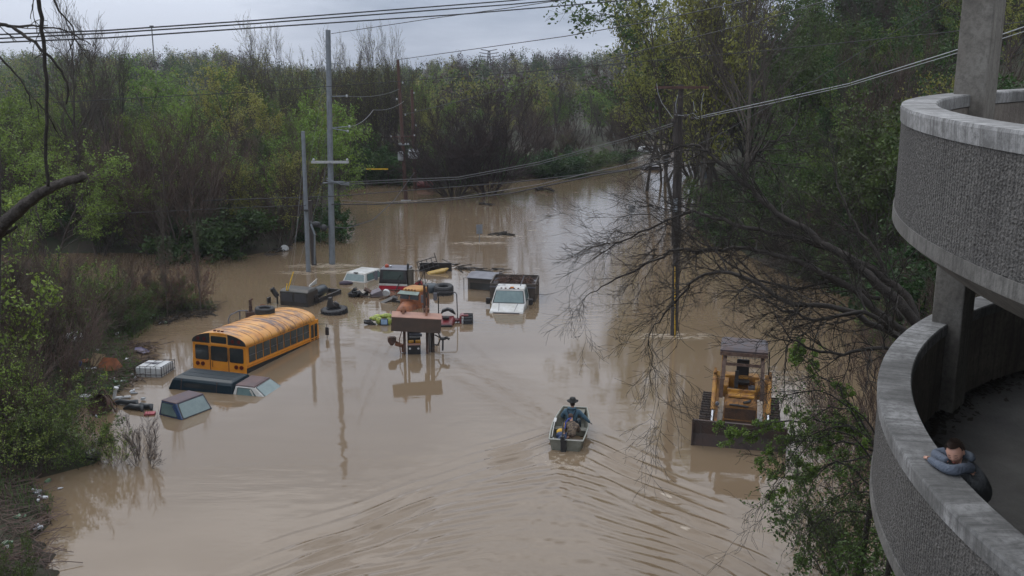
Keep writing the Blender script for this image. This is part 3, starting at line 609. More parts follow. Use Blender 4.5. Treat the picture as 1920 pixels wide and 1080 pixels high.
lim = [
 (I3([(1725, 640, 20.5), (1700, 578, 20.6), (1630, 521, 21), (1558, 464, 21.6), (1496, 423, 22), (1444, 392, 22.4), (1392, 345, 23), (1340, 295, 23.6), (1305, 272, 24), (1270, 277, 24.4), (1215, 300, 25)]), .14, .012),
 (I3([(1392, 345, 23), (1400, 305, 23), (1445, 270, 23.2), (1485, 245, 23.6), (1500, 190, 24)]), .05, .01),
 (I3([(1725, 640, 20.5), (1700, 558, 21), (1610, 490, 21.8), (1506, 449, 22.6), (1423, 433, 23.4), (1340, 407, 24.2), (1288, 400, 24.8), (1216, 428, 25.6), (1153, 459, 26.2), (1110, 490, 26.8)]), .11, .008),
 (I3([(1725, 640, 20.5), (1677, 610, 20.4), (1605, 547, 20.9), (1527, 506, 21.4), (1454, 480, 22), (1392, 464, 22.5), (1319, 470, 23), (1257, 472, 23.6), (1190, 506, 24.2), (1127, 537, 24.8), (1095, 562, 25)]), .1, .008),
 (I3([(1730, 680, 20.3), (1682, 631, 19.8), (1579, 579, 20), (1485, 568, 20.4), (1371, 511, 21), (1309, 521, 21.4), (1267, 568, 21.8), (1226, 610, 22.2), (1215, 650, 22.4)]), .085, .007),
 (I3([(1730, 680, 20.3), (1690, 640, 19.2), (1620, 584, 19.2), (1527, 599, 19.4), (1454, 573, 19.8), (1400, 540, 20.2), (1330, 560, 20.6)]), .07, .007),
 (I3([(1730, 680, 20.3), (1672, 651, 18.9), (1579, 661, 18.8), (1506, 651, 19), (1464, 610, 19.3), (1444, 568, 19.6)]), .055, .007),
 (I3([(1690, 600, 21.5), (1640, 470, 22.5), (1600, 420, 23), (1570, 340, 23.6), (1560, 280, 24)]), .06, .01),
 (I3([(1650, 560, 21.2), (1560, 530, 22), (1470, 540, 22.8), (1380, 500, 23.6), (1290, 440, 24.4), (1200, 400, 25.4), (1150, 420, 26)]), .05, .007),
 (I3([(1470, 630, 19.6), (1475, 677, 19.5), (1472, 713, 19.4), (1466, 850, 19.2), (1480, 960, 19)]), .012, .004),
 (I3([(1216, 640, 22.4), (1226, 682, 22.4), (1234, 762, 22.3)]), .011, .004)]
limbtree('bare_tree', 'large dark bare tree whose limbs reach left over the water from behind the ramp', lim, [(base, .3), (base.lerp(D(1730, 680, 20.3), .5)+V(.2, 0, 0), .25), (D(1728, 650, 20.4), .2)], mbarkd, 5, 4.0, 1.55, .02, levels=3, kids=(7, 6, 4))
gb = G(1640, 890)
limbtree('leafy_tree', 'low leaning tree with fresh green sprays reaching across the front of the loader', [
 (I3([(1650, 850, 22.5), (1590, 800, 22.8), (1500, 790, 23.4), (1420, 800, 24), (1365, 815, 24.4)]), .045, .006),
 (I3([(1650, 850, 22.5), (1580, 830, 22.3), (1500, 830, 22.6), (1430, 850, 23)]), .04, .006),
 (I3([(1650, 850, 22.5), (1600, 760, 23), (1540, 700, 23.6), (1500, 660, 24)]), .04, .006),
 (I3([(1650, 850, 22.5), (1600, 860, 22), (1530, 880, 22), (1460, 900, 22.2)]), .03, .005)],
 [(V(9.2, 24.2, .2), .1), (D(1650, 850, 22.5), .06)], mbarkd, 8, 5.5, .5, .01, levels=3, leafm='sprig', leafn=12000, lsize=.038, kids=(4, 4, 4))
limbtree('arching_shrub', 'dense arching tangle of bare stems over the water beside the ramp', [
 (I3([(1680, 900, 20), (1620, 780, 20.4), (1540, 770, 20.8), (1470, 850, 21)]), .03, .004),
 (I3([(1680, 930, 19.6), (1600, 820, 20), (1520, 830, 20.2), (1450, 920, 20.4)]), .03, .004),
 (I3([(1680, 960, 19.3), (1600, 880, 19.5), (1540, 880, 19.7), (1500, 980, 19.9)]), .03, .004),
 (I3([(1680, 980, 19), (1630, 900, 19.2), (1590, 920, 19.3), (1560, 1000, 19.4)]), .025, .004),
 (I3([(1660, 860, 20.6), (1560, 740, 21), (1480, 740, 21.4), (1430, 790, 21.6)]), .025, .004)],
 [(V(8.3, 20.2, .2), .08), (D(1680, 940, 19.6), .05)], mbarkd, 9, 7, .95, .009, levels=2, droop=-.05, leafm='mid', leafn=900, lsize=.04, kids=(5, 4))
limbtree('arching_shrub', 'lower arching tangle of twigs with few leaves at the bottom right water edge', [
 (I3([(1690, 1000, 18.2), (1640, 930, 18.4), (1570, 930, 18.6), (1500, 1010, 18.8)]), .025, .004),
 (I3([(1690, 1040, 18), (1620, 960, 18.1), (1540, 980, 18.3), (1500, 1060, 18.4)]), .025, .004),
 (I3([(1690, 1060, 17.6), (1640, 1000, 17.7), (1590, 1040, 17.9)]), .02, .004),
 (I3([(1690, 900, 19), (1600, 800, 19.4), (1500, 830, 19.8), (1440, 930, 20)]), .025, .004)],
 [(V(7.6, 18.6, .2), .07), (D(1695, 1020, 18), .04)], mbarkd, 19, 8, .8, .008, levels=2, droop=-.04, leafm='mid', leafn=2000, lsize=.035, kids=(5, 4))
# dark foreground tree at the left edge
fb = D(-14, 1000, 8.2)
limbtree('broken_tree', 'dark foreground tree with a thick snapped limb at the left edge', [
 (I3([(-20, 452, 8.1), (15, 412, 8), (55, 375, 7.9), (100, 350, 7.8), (158, 328, 7.7)]), .062, .034),
 (I3([(-8, 450, 8.1), (32, 424, 8.1)]), .03, .012)],
 [(D(-30, 1250, 8.2), .09), (D(-22, 800, 8.2), .085), (D(-14, 440, 8.15), .08), (D(-18, 200, 8.2), .06), (D(-40, -200, 8.2), .05)], mat('bark_grey', (.07, .06, .053), .95, col2=(.025, .021, .019), nscale=9, bump=.6, stretch=(1, 1, 1)), 12, .8, .25, .006, levels=1, kids=(2,), jit_=.006)
limbtree('overhanging_tree', 'thin dark boughs and a straight vine hanging into the top left corner', [
 (I3([(50, -60, 7.2), (72, 0, 7.2), (80, 75, 7.2), (88, 175, 7.2), (85, 280, 7.2), (90, 350, 7.2)]), .016, .011),
 (I3([(-60, 30, 7.6), (0, 45, 7.5), (30, 55, 7.5), (75, 90, 7.4), (110, 125, 7.4), (128, 165, 7.4), (124, 195, 7.4)]), .017, .006),
 (I3([(-60, 50, 7.8), (0, 47, 7.8), (75, 50, 7.8), (125, 58, 7.8), (170, 84, 7.8)]), .012, .004),
 (I3([(-50, 80, 7.4), (0, 110, 7.4), (30, 140, 7.4), (50, 170, 7.4), (58, 205, 7.4)]), .01, .004),
 (I3([(90, -30, 7.3), (110, 20, 7.3), (140, 60, 7.3), (125, 100, 7.3)]), .009, .003)],
 [(D(-170, 300, 7.9), .06), (D(-120, 60, 7.8), .05), (D(-60, -20, 7.6), .02)], mbarkd, 13, 2.4, .35, .005, levels=2, kids=(3, 2), droop=-.02, jit_=.004)
# ------------------------------------------------------------------ concrete parking ramp
def concrete(name, col, col2, rough=.9, agg=False):
    m = bpy.data.materials.new(name); m.use_nodes = True; t = m.node_tree; b = t.nodes['Principled BSDF']; b.inputs['Roughness'].default_value = rough
    def nd(ty, **k):
        n = t.nodes.new(ty)
        for a, v in k.items(): n.inputs[a].default_value = v
        return n
    c = nd('ShaderNodeTexCoord')
    cs = nd('ShaderNodeSeparateXYZ'); t.links.new(c.outputs['Object'], cs.inputs[0])
    ca_ = nd('ShaderNodeMath'); ca_.operation = 'ARCTAN2'; t.links.new(cs.outputs['Y'], ca_.inputs[0]); t.links.new(cs.outputs['X'], ca_.inputs[1])
    cm_ = nd('ShaderNodeMath'); cm_.operation = 'MULTIPLY'; cm_.inputs[1].default_value = 9.3; t.links.new(ca_.outputs[0], cm_.inputs[0])
    cl_ = nd('ShaderNodeVectorMath'); cl_.operation = 'LENGTH'; cf_ = nd('ShaderNodeCombineXYZ'); t.links.new(cs.outputs['X'], cf_.inputs[0]); t.links.new(cs.outputs['Y'], cf_.inputs[1]); t.links.new(cf_.outputs[0], cl_.inputs[0])
    cc_ = nd('ShaderNodeCombineXYZ'); t.links.new(cm_.outputs[0], cc_.inputs[0]); t.links.new(cl_.outputs['Value'], cc_.inputs[1]); t.links.new(cs.outputs['Z'], cc_.inputs[2])
    def mp_(s):
        q = nd('ShaderNodeMapping'); q.inputs['Scale'].default_value = s; t.links.new(cc_.outputs[0], q.inputs[0]); return q.outputs[0]
    def noise(src, s, d=6, r=.6):
        q = nd('ShaderNodeTexNoise', Scale=s, Detail=d, Roughness=r); t.links.new(src, q.inputs['Vector']); return q.outputs['Fac']
    def mr(src, a, b_, c_=0., d_=1.):
        q = nd('ShaderNodeMapRange'); t.links.new(src, q.inputs[0])
        for i, k in enumerate((a, b_, c_, d_)): q.inputs[i+1].default_value = k
        return q.outputs[0]
    def mix(f, a, b_):
        q = nd('ShaderNodeMix'); q.data_type = 'RGBA'
        t.links.new(f, q.inputs['Factor'])
        for k, s in ((a, 'A'), (b_, 'B')):
            if isinstance(k, tuple): q.inputs[s].default_value = (*k, 1)
            else: t.links.new(k, q.inputs[s])
        return q.outputs['Result']
    base = mix(mr(noise(mp_((1, 1, .35) if agg else (1, 1, 1)), 1.1), .4, .62), col, col2)
    streak = mix(mr(noise(mp_((9, .8, .5)), 1.6, 6, .75), .46, .72), base, tuple(x*.45 for x in col2))
    if agg:
        vo = nd('ShaderNodeTexVoronoi', Scale=48.); t.links.new(mp_((1, 1, 1)), vo.inputs['Vector'])
        sp = mix(mr(noise(mp_((1, 1, 1)), 50, 3, .7), .38, .62), tuple(x*.45 for x in col2), tuple(min(1, x*1.6) for x in col))
        out = mix(mr(noise(mp_((1, 1, 1)), 2, 3), .2, .8, .35, .62), streak, sp)
        # vertical flutes round the drum
        sx = nd('ShaderNodeSeparateXYZ'); t.links.new(c.outputs['Object'], sx.inputs[0])
        at = nd('ShaderNodeMath'); at.operation = 'ARCTAN2'; t.links.new(sx.outputs['Y'], at.inputs[0]); t.links.new(sx.outputs['X'], at.inputs[1])
        sn = nd('ShaderNodeMath'); sn.operation = 'MULTIPLY'; sn.inputs[1].default_value = 2*math.pi*170; t.links.new(at.outputs[0], sn.inputs[0])
        s2 = nd('ShaderNodeMath'); s2.operation = 'SINE'; t.links.new(sn.outputs[0], s2.inputs[0])
        h1 = nd('ShaderNodeMath'); h1.operation = 'MULTIPLY'; h1.inputs[1].default_value = .4; t.links.new(s2.outputs[0], h1.inputs[0])
        h2 = nd('ShaderNodeMath'); h2.operation = 'ADD'; t.links.new(h1.outputs[0], h2.inputs[0]); t.links.new(vo.outputs['Distance'], h2.inputs[1])
        h3 = nd('ShaderNodeMath'); h3.operation = 'MULTIPLY_ADD'; h3.inputs[1].default_value = 2.5; t.links.new(noise(mp_((1, 1, 1)), 22, 3), h3.inputs[0]); t.links.new(h2.outputs[0], h3.inputs[2])
        bp_ = nd('ShaderNodeBump', Strength=.8, Distance=.025); t.links.new(h3.outputs[0], bp_.inputs['Height'])
    else:
        out = mix(mr(noise(mp_((1, 1, 1)), 14, 6, .75), .45, .75), streak, tuple(x*.55 for x in col2))
        bp_ = nd('ShaderNodeBump', Strength=.35, Distance=.02); t.links.new(noise(mp_((1, 1, 1)), 30, 5), bp_.inputs['Height'])
    t.links.new(bp_.outputs[0], b.inputs['Normal']); t.links.new(out, b.inputs['Base Color'])
    return m
RC = Vector((13.04, 7.98, 0)); RR, RT = 9.29, .346
def zl(ph): return 10.305-.098*(ph-math.pi)
mcap = concrete('concrete_cap', (.34, .342, .345), (.15, .15, .148))  # coping paler: sky light falling on its top is put into the colour
mbeam = concrete('concrete_beam', (.19, .185, .175), (.12, .115, .108))
magg = concrete('exposed_aggregate', (.118, .113, .108), (.065, .062, .06), agg=True)  # colour lowered so the upright faces look less lit than the coping
mcol = concrete('concrete_column', (.21, .2, .18), (.15, .138, .122))
mdeck = mat('concrete_deck', (.13, .128, .125), .95, col2=(.075, .073, .07), nscale=.9, bump=.4, bscale=25)
minn = concrete('concrete_inner', (.22, .195, .17), (.15, .13, .115))
ramp = empty('parking_ramp', RC, 0, 'curved concrete parking ramp with rough aggregate parapets at the right edge', 'building')
PH0, PH1, NPH = R_(70), R_(330), 200
def band(name, prof, m, lev, smooth=True):
    rings = []
    for i in range(NPH+1):
        ph = PH0+(PH1-PH0)*i/NPH; z0 = zl(ph)+lev
        rings.append([((RR+r)*math.cos(ph), (RR+r)*math.sin(ph), z0+z) for r, z in prof])
    mb = MB(); mb.loft(rings, caps=True)
    o = mb.build(name, m, ramp)
    for p in o.data.polygons: p.use_smooth = False
    return o
for k, lev in enumerate((0, 3.22)):
    band('coping', [(0.012, 0), (.02, -.03), (.012, -.17), (-.02, -.172), (-RT+.02, -.172), (-RT-.015, -.16), (-RT-.015, -.02), (-RT, 0)], mcap, lev)
    band('parapet', [(0, -.174), (0, -1.11), (-RT*.45, -1.11), (-RT*.45, -.174)], magg, lev)
    band('parapet_lining', [(-RT*.45-.003, -.174), (-RT*.45-.003, -1.3), (-RT, -1.3), (-RT, -.174)], minn, lev)
    band('edge_beam', [(.014, -1.112), (.014, -1.25), (-.05, -1.30), (-.35, -1.52), (-.35, -1.305), (-RT*.45, -1.302), (-RT*.45, -1.112)], mbeam, lev)
    band('deck', [(-RT-.01, -1.3), (-7.2, -1.25), (-7.2, -1.5), (-RT-.01, -1.52)], mdeck, lev)
def column(ph, rin):
    mb = MB(); c = Vector(((RR-rin)*math.cos(ph), (RR-rin)*math.sin(ph), 0))
    mb.M = Matrix.Translation(c) @ Matrix.Rotation(ph, 4, 'Z')
    mb.box((0, 0, (18.2-1)/2+-.2), (.42, .5, 19.6)); return mb.build('column', mcol, ramp, bevel=.02)
column(R_(138.2), .34)
for a_ in (92, 184+44, 274, 320): column(R_(a_), .34) if a_ != 184+44 else None
dm = MB()
rg = random.Random(3)
md = mat('dead_leaves', (.03, .024, .018), .95)
lm_ = MB()
for i in range(900):
    ph = R_(rg.uniform(120, 215)); r = RR-RT-.05-abs(rg.gauss(0, .16)); z = zl(ph)-1.285
    a = rg.uniform(0, 3); s_ = rg.uniform(.03, .07)
    p = Vector((r*math.cos(ph), r*math.sin(ph), z)); u = Vector((math.cos(a), math.sin(a), rg.uniform(-.2, .5)))*s_; w = Vector((-math.sin(a), math.cos(a), .2))*s_*.6
    lm_.add([p-u, p-w, p+u, p+w], [(0, 1, 2, 3)])
lm_.M = Matrix.Identity(4)
o = lm_.build('leaf_litter', md); o.location = RC; tag(o, 'drift of dark wet leaves along the foot of the inner parapet on the deck', 'leaves', kind='stuff')
# ------------------------------------------------------------------ utility poles and wires
msteel = mat('galvanised_steel', (.2, .225, .255), .55, .3, col2=(.15, .17, .19), nscale=3)
mwood = mat('pole_wood', (.1, .052, .042), .9, col2=(.06, .035, .03), nscale=2, bump=.4, stretch=(6, 6, .6))
mwoodd = mat('pole_wood_dark', (.062, .052, .048), .9, col2=(.03, .026, .025), nscale=2, bump=.4, stretch=(6, 6, .6))
mwire = mat('black_cable', (.03, .032, .036), .6)
mwireg = mat('grey_wire', (.12, .125, .13), .5)
mins = mat('porcelain', (.4, .42, .44), .35, col2=(.3, .32, .35))
mguard = mat('yellow_guard', (.75, .47, .02), .5)
def pole(name, label, px, pyb, ptx, pty, rb, rt, m, cat='utility pole', extra=None, n=12):
    b = G(px, pyb); b.z = -1.5; t = D(ptx, pty, G(px, pyb).y)
    root = empty(name, (b.x, b.y, 0), 0, label, cat); mb = MB()
    o = Vector((b.x, b.y, 0)); mb.cyl(b-o, t-o, rb, rt, n); mb.build('pole_shaft', m, root, smooth=False)
    return root, o, t
def arm(root, o, a, b, r, m, name='arm'):
    mb = MB(); mb.cyl(Vector(a)-o, Vector(b)-o, r, n=6); return mb.build(name, m, root)
def ins(root, o, p, s=.08, m=None):
    mb = MB(); q = Vector(p)-o; mb.lathe([(.3*s, -s), (s*.9, -s*.6), (.45*s, -s*.3), (s, 0), (.45*s, .3*s), (s*.9, .6*s), (.3*s, s)], 10, q); return mb.build('insulator', m or mins, root)
# tall steel pole
r1, o1, t1 = pole('utility_pole', 'tallest smooth grey steel pole with short side arms standing in the flood', 622, 495, 615, 56, .23, .17, msteel)
def on1(px, py, dy=0.): return D(px, py, 69.94+dy)
for a, b in (((617, 120), (642, 119)), ((618, 181), (650, 180)), ((620, 240), (655, 237)), ((618, 240), (652, 246))):
    arm(r1, o1, on1(*a), on1(*b, -.3), .035, msteel); ins(r1, o1, on1(b[0], b[1], -.3), .09)
mb = MB(); mb.box(on1(618.5, 304, -.3)-o1, (2.6, .14, .16)); mb.build('crossarm', mat('weathered_beam', (.4, .41, .42), .8, col2=(.28, .29, .3), nscale=5), r1)
for x_ in (588, 651): ins(r1, o1, on1(x_, 300, -.3), .1)
arm(r1, o1, on1(606, 343, -.25), on1(632, 343, -.25), .05, msteel)
mb = MB()
for k in range(3): mb.tube([on1(612, 342-4*k, -.3)-o1, on1(640, 340+3*k, -.4)-o1, on1(655, 343+2*k, -.3)-o1], .03, 5)
mb.build('cable_clamp', msteel, r1)
r2, o2, t2 = pole('utility_pole', 'shorter plain grey steel pole beside the dark pole stub', 578, 509, 568, 246, .17, .13, msteel)
mb = MB(); mb.cyl(D(574, 393, 67.1)-o2, D(574, 396, 67.1)-o2, .17, n=12); mb.build('band', mwire, r2)
r3, o3, t3 = pole('pole_stub', 'dark leaning wooden pole stub between the two grey steel poles', 590, 497, 580, 376, .2, .17, mwoodd)
mb = MB(); mb.tube([D(583, 420, 69)-o3, D(590, 440, 68.9)-o3, D(590, 495, 69.2)-o3], .07, 6); mb.build('conduit', msteel, r3)
mb = MB(); mb.ball(D(592, 420, 69.2)-o3, (.35, .25, .2)); mb.ball(D(607, 427, 69.2)-o3, (.25, .2, .25)); mb.tube([D(580, 415, 69.3)-o3, D(592, 424, 69.2)-o3, D(612, 426, 69.2)-o3], .07, 5); mb.build('cable_coil', mwire, r3)
# wooden poles in the flood, far
for (nm, lb, px, pb, tx, ty, rb, rt) in (('utility_pole', 'reddish brown wooden pole with white insulators and one grey transformer, nearer of the brown pair', 762, 376, 746, 112, .22, .15), ('utility_pole', 'reddish brown wooden pole with a bank of grey transformers, farther of the brown pair', 779, 357, 772, 168, .22, .16)):
    rr, oo, tt = pole(nm, lb, px, pb, tx, ty, rb, rt, mwood); Yp = oo.y
    if px == 762:
        for qx, qy in ((755, 155), (744, 186), (760, 215), (733, 256), (777, 254)): ins(rr, oo, D(qx, qy, Yp-.2), .1)
        arm(rr, oo, D(732, 257, Yp-.2), D(779, 255, Yp-.2), .06, mwood, 'crossarm'); arm(rr, oo, D(744, 257, Yp-.2), D(755, 268, Yp-.2), .04, mwood, 'brace'); arm(rr, oo, D(768, 256, Yp-.2), D(757, 268, Yp-.2), .04, mwood, 'brace')
        arm(rr, oo, D(746, 272, Yp-.2), D(768, 271, Yp-.2), .05, msteel, 'bracket')
        for q in (748, 752, 760, 765): ins(rr, oo, D(q, 270, Yp-.3), .1)
        mb = MB(); c = D(751, 292, Yp-.4)-oo; mb.lathe([(.1, .45), (.28, .38), (.3, -.38), (.25, -.5)], 12, c); mb.build('transformer', mins, rr)
        mb = MB(); mb.box(D(761, 376, Yp-.3)-oo, (1., .3, .1)); mb.build('base_collar', mins, rr)
    else:
        for qx, qy in ((776, 174), (779, 206), (780, 235)): ins(rr, oo, D(qx, qy, Yp-.2), .1)
        arm(rr, oo, D(763, 280, Yp-.3), D(790, 280, Yp-.3), .06, msteel, 'bracket')
        for q in (769, 775.5, 782):
            mb = MB(); c = D(q, 290, Yp-.5)-oo; mb.lathe([(.06, .75), (.1, .5), (.2, .45), (.24, .38), (.26, -.35), (.2, -.45)], 12, c); mb.build('transformer', mins, rr)
# right wooden pole
r4, o4, t4 = pole('utility_pole', 'dark wooden pole with a brown cross arm in front of the right wood', 1263, 628, 1277, 158, .17, .14, mwoodd)
Yp = o4.y
def on4(px, py, d=0.): return D(px, py, Yp+d)
mb = MB(); a, b = on4(1228, 164, -.25)-o4, on4(1329, 164, -.25)-o4; mb.box((a+b)/2, ((b-a).length, .1, .13)); mb.build('crossarm', mwood, r4)
for q in (1248, 1308): arm(r4, o4, on4(q, 168, -.25), on4(1275, 185, -.2), .03, mwoodd, 'brace')
mb = MB(); mb.tube([on4(1266, 190, -.25)-o4, on4(1266, 300, -.28)-o4, on4(1262, 420, -.28)-o4, on4(1262, 460, -.25)-o4], .09, 6); mb.tube([on4(1279, 200, -.2)-o4, on4(1276, 420, -.22)-o4, on4(1270, 620, -.22)-o4], .035, 5); mb.build('conduit', mwoodd, r4)
mb = MB(); mb.box(on4(1266, 385, -.32)-o4, (.22, .12, .7)); mb.build('meter_box', msteel, r4)
mb = MB(); mb.tube([on4(1265.5, 500, -.42)-o4, on4(1265.5, 640, -.5)-o4], .022, 6); mb.build('guy_guard', mguard, r4)
mb = MB()
for pts in (((1231, 156), (1234, 175), (1241, 193), (1252, 208), (1262, 222)), ((1300, 190), (1302, 205), (1307, 211)), ((1271, 178), (1267, 195), (1268, 212)), ((1320, 172), (1316, 190), (1315, 208)), ((1265, 215), (1285, 217), (1300, 212), (1310, 222))):
    mb.tube([on4(*p, -.35)-o4 for p in pts], .012, 5)
mb.build('jumper_wire', mins, r4)
mb = MB()
for q in ((1268, 218), (1285, 218), (1298, 222), (1262, 226)): mb.ball(on4(*q, -.3)-o4, .12, 6, 5)
mb.build('cable_splice', mwoodd, r4)
r5, o5, t5 = pole('utility_pole', 'grey leaning pole half hidden in the trees right of the cross arm pole', 1330, 335, 1300, 250, .32, .28, msteel, n=8)
def cable(label, pts, r, m=mwire, name='cable', sag=0.):
    P = [D(*p) for p in pts]; out = []
    for i in range(len(P)-1):
        for j in range(8):
            t = j/8; q = P[i].lerp(P[i+1], t); q.z -= sag*4*t*(1-t); out.append(q)
    out.append(P[-1]); o = P[0].copy()
    mb = MB(); mb.tube([p-o for p in out], r, 5); ob = mb.build(name, m); ob.location = o
    return tag(ob, label, 'cable')
cable('topmost of the three thick cables crossing the sky at the top', [(-60, 67, 38), (200, 57, 40), (480, 38, 43), (960, 1, 50), (1150, -18, 54)], .03)
cable('middle one of the three thick cables crossing the sky at the top', [(-60, 75, 38), (200, 62, 40), (480, 44, 43), (960, 8, 50), (1170, -12, 54)], .03)
cable('lowest of the three thick cables crossing the sky at the top', [(-60, 82, 38), (200, 71, 40), (480, 52, 43), (860, 27, 49), (1180, 0, 54), (1300, -12, 56)], .03)
cable('faint cable from the top of the tall steel pole up to the top edge', [(621, 63, 69.7), (800, 36, 62), (960, 14, 56), (1120, -10, 52)], .022)
cable('cable climbing from the nearer brown pole top to the upper right woods', [(745, 112, 103), (860, 96, 90), (1060, 68, 72), (1230, 38, 60), (1400, 2, 52)], .03)
cable('long thin cable crossing the whole picture above the left slope', [(100, 192, 60), (480, 172, 62), (960, 137, 66), (1420, 96, 60), (1780, 60, 52), (1960, 35, 48)], .022)
cable('cable from the upper arm of the tall steel pole to the nearer brown pole', [(650, 180, 69.6), (748, 167, 100)], .028, sag=.3)
cable('cable sagging from the second arm of the tall steel pole toward the brown pole', [(655, 237, 69.6), (700, 206, 85), (757, 190, 103)], .02, mwireg, sag=.3)
cable('cable rising from the brown poles to the upper right corner of the sky gap', [(757, 215, 103), (860, 190, 90), (1160, 106, 66), (1420, 40, 54), (1580, -8, 48)], .026)
cable('upper grey line of the bundle from steel pole to cross arm pole', [(632, 342, 69.8), (860, 332, 64), (1010, 304, 59), (1175, 259, 54), (1262, 231, 50.6)], .019, mwireg)
cable('lower grey line of the bundle from steel pole to cross arm pole', [(640, 346, 69.8), (860, 336, 64), (1010, 308, 59), (1175, 263, 54), (1262, 235, 50.6)], .017, mwireg)
cable('bright upper cable running from the cross arm pole to the right', [(1300, 221, 50.6), (1440, 190, 44), (1590, 157, 38), (1780, 98, 31), (1980, 30, 26)], .014, mins)
cable('bright lower cable running from the cross arm pole to the right', [(1300, 224, 50.6), (1440, 195, 44), (1590, 161, 38), (1780, 104, 31), (1980, 40, 26)], .011, mins)
cable('thick black cable swagging low across the flood from the steel pole', [(622, 383, 69.7), (700, 383, 68), (815, 378, 65), (960, 362, 60), (1110, 330, 56), (1210, 313, 52), (1264, 300, 50.6)], .042, mwire)
cable('grey line lashed just above the thick black cable', [(640, 376, 69.7), (720, 380, 68), (860, 370, 64), (1010, 346, 58), (1262, 288, 50.6)], .022, mwireg)
cable('black cable from the left shore past the poles toward the far bank', [(380, 376, 72), (625, 368, 69.5), (960, 342, 64), (1180, 317, 58), (1262, 296, 50.8)], .032)
cable('thin wire low over the left shore brush', [(180, 402, 66), (480, 388, 68), (574, 385, 67)], .02)
cable('thick splice cable sagging from the pole stub up to the farther brown pole', [(600, 424, 69.2), (650, 428, 71), (700, 412, 78), (740, 375, 92), (778, 322, 112)], .045)
cable('thin wire slanting down from the top right to the cross arm pole', [(1790, -8, 40), (1510, 160, 45), (1360, 246, 49), (1285, 282, 50.6)], .014, mwireg)
for i, (a, b, lb) in enumerate((((612, 130), (540, 520), 'outermost pale guy wire of the tall steel pole'), ((613, 185), (575, 380), 'pale guy wire dropping from the upper arm of the steel pole'), ((613, 245), (582, 400), 'guy wire dropping from the middle of the steel pole'), ((614, 310), (548, 540), 'long guy wire ending in the water left of the poles'), ((568, 300), (545, 556), 'thin guy wire left of the shorter grey pole'), ((616, 190), (600, 470), 'pale loose wire hanging close beside the steel pole'))):
    g = G(b[0], max(b[1], 500)); cable(lb, [(a[0], a[1], 69.7), (b[0], b[1], 69.7 if b[1] < 480 else g.y)], .009, mwireg, 'guy_wire')
# lattice tower and mast on the skyline
def lattice(px, pb, pt, Yd, w):
    b = D(px, pb, Yd); t = D(px, pt, Yd); h = t.z-b.z; root = empty('lattice_tower', b, 0, 'steel lattice power tower on the distant skyline', 'tower'); mb = MB()
    for sx in (-1, 1):
        for sy in (-1, 1): mb.tube([(sx*w, sy*w, -12), (sx*w*.35, sy*w*.35, h*.55), (sx*w*.25, sy*w*.25, h)], .22, 4)
    n = 7
    for i in range(n):
        z0, z1 = -2+(h+2)*i/n, -2+(h+2)*(i+1)/n; f = lambda z: w*(1-.65*min(1, max(z, 0)/(h*.55)))*(1 if z < h*.55 else 1)
        for s in (-1, 1): mb.tube([(-s*f(z0), -f(z0), z0), (s*f(z1), -f(z1), z1)], .12, 3)
    mb.build('frame', mwire, root); a = MB()
    for z, l in ((h*.98, 4.2), (h*.72, 5), (h*.46, 5.4)): a.tube([(-l, 0, z+.8), (0, 0, z), (l, 0, z+.8)], .2, 4)
    a.build('crossarm', mwire, root)
lattice(917, 118, 95, 520, 1.6)
b_ = D(288, 100, 420); mb = MB(); mb.tube([(0, 0, -10), (0, 0, D(288, 49, 420).z-b_.z)], .22, 6); mb.box((0, 0, D(288, 49, 420).z-b_.z), (1.4, 1, .5)); o = mb.build('radio_mast', mwire); o.location = b_; tag(o, 'slim radio mast on the left skyline', 'mast')
# signs
def sign(label, px, pyb, pt, ph_, w, m, rz, txt=False):
    g = G(px, pyb); root = empty('road_sign', (g.x, g.y, 0), rz, label, 'road sign'); h = D(px, pt, g.y).z; mb = MB(); mb.cyl((0, 0.03, -1.5), (0, .03, h), .035, n=6); mb.build('post', msteel, root)
    p = MB(); p.box((0, 0, h-ph_/2), (w, .012, ph_)); p.build('plate', m, root, bevel=0)
    if txt:
        q = MB(); r_ = random.Random(4)
        for row, nn in enumerate((5, 3, 3)):
            for c in range(nn):
                x0 = (c-(nn-1)/2)*.12
                q.box((x0, -.012, h-.14-.19*row), (.08, .006, .1))
        q.build('lettering', mwire, root)
sign('small plain grey sign on a post standing in mid stream', 899, 455, 421, .75, .5, mat('sign_back', (.22, .24, .27), .5, .3), .15)
sign('white rectangular sign with three rows of dark lettering behind the bare branches', 1183, 425, 385, .68, .56, mat('sign_white', (.3, .31, .32), .5), 0, True)
for (lb, px, py, col, d) in (('white roof of a flooded vehicle at the far end of the water', 1216, 285, (.6, .62, .64), (3.6, 1.8, .9)), ('dark car roof just above the water at the far end', 1222, 318, (.06, .05, .06), (2.6, 1.6, .5))):
    g = G(px, py); mb = MB(); L_, w_, h_ = d
    mb.loft([[(x*L_/2*f, y*w_/2*f2, z) for x, y in ((-1, -1), (1, -1), (1, 1), (-1, 1))] for z, f, f2 in ((-.3, 1.1, 1.05), (h_*.35, 1.02, 1), (h_*.9, .72, .84), (h_, .66, .76))])
    rt = empty('flooded_car', g, .15, lb, 'car'); mb.build('body', mat('car_'+str(px), col, .35), rt, bevel=.04)
    gl = MB(); gl.box((0, -w_*.47, h_*.6), (L_*.66, .02, h_*.3)); gl.build('window', mwire, rt)
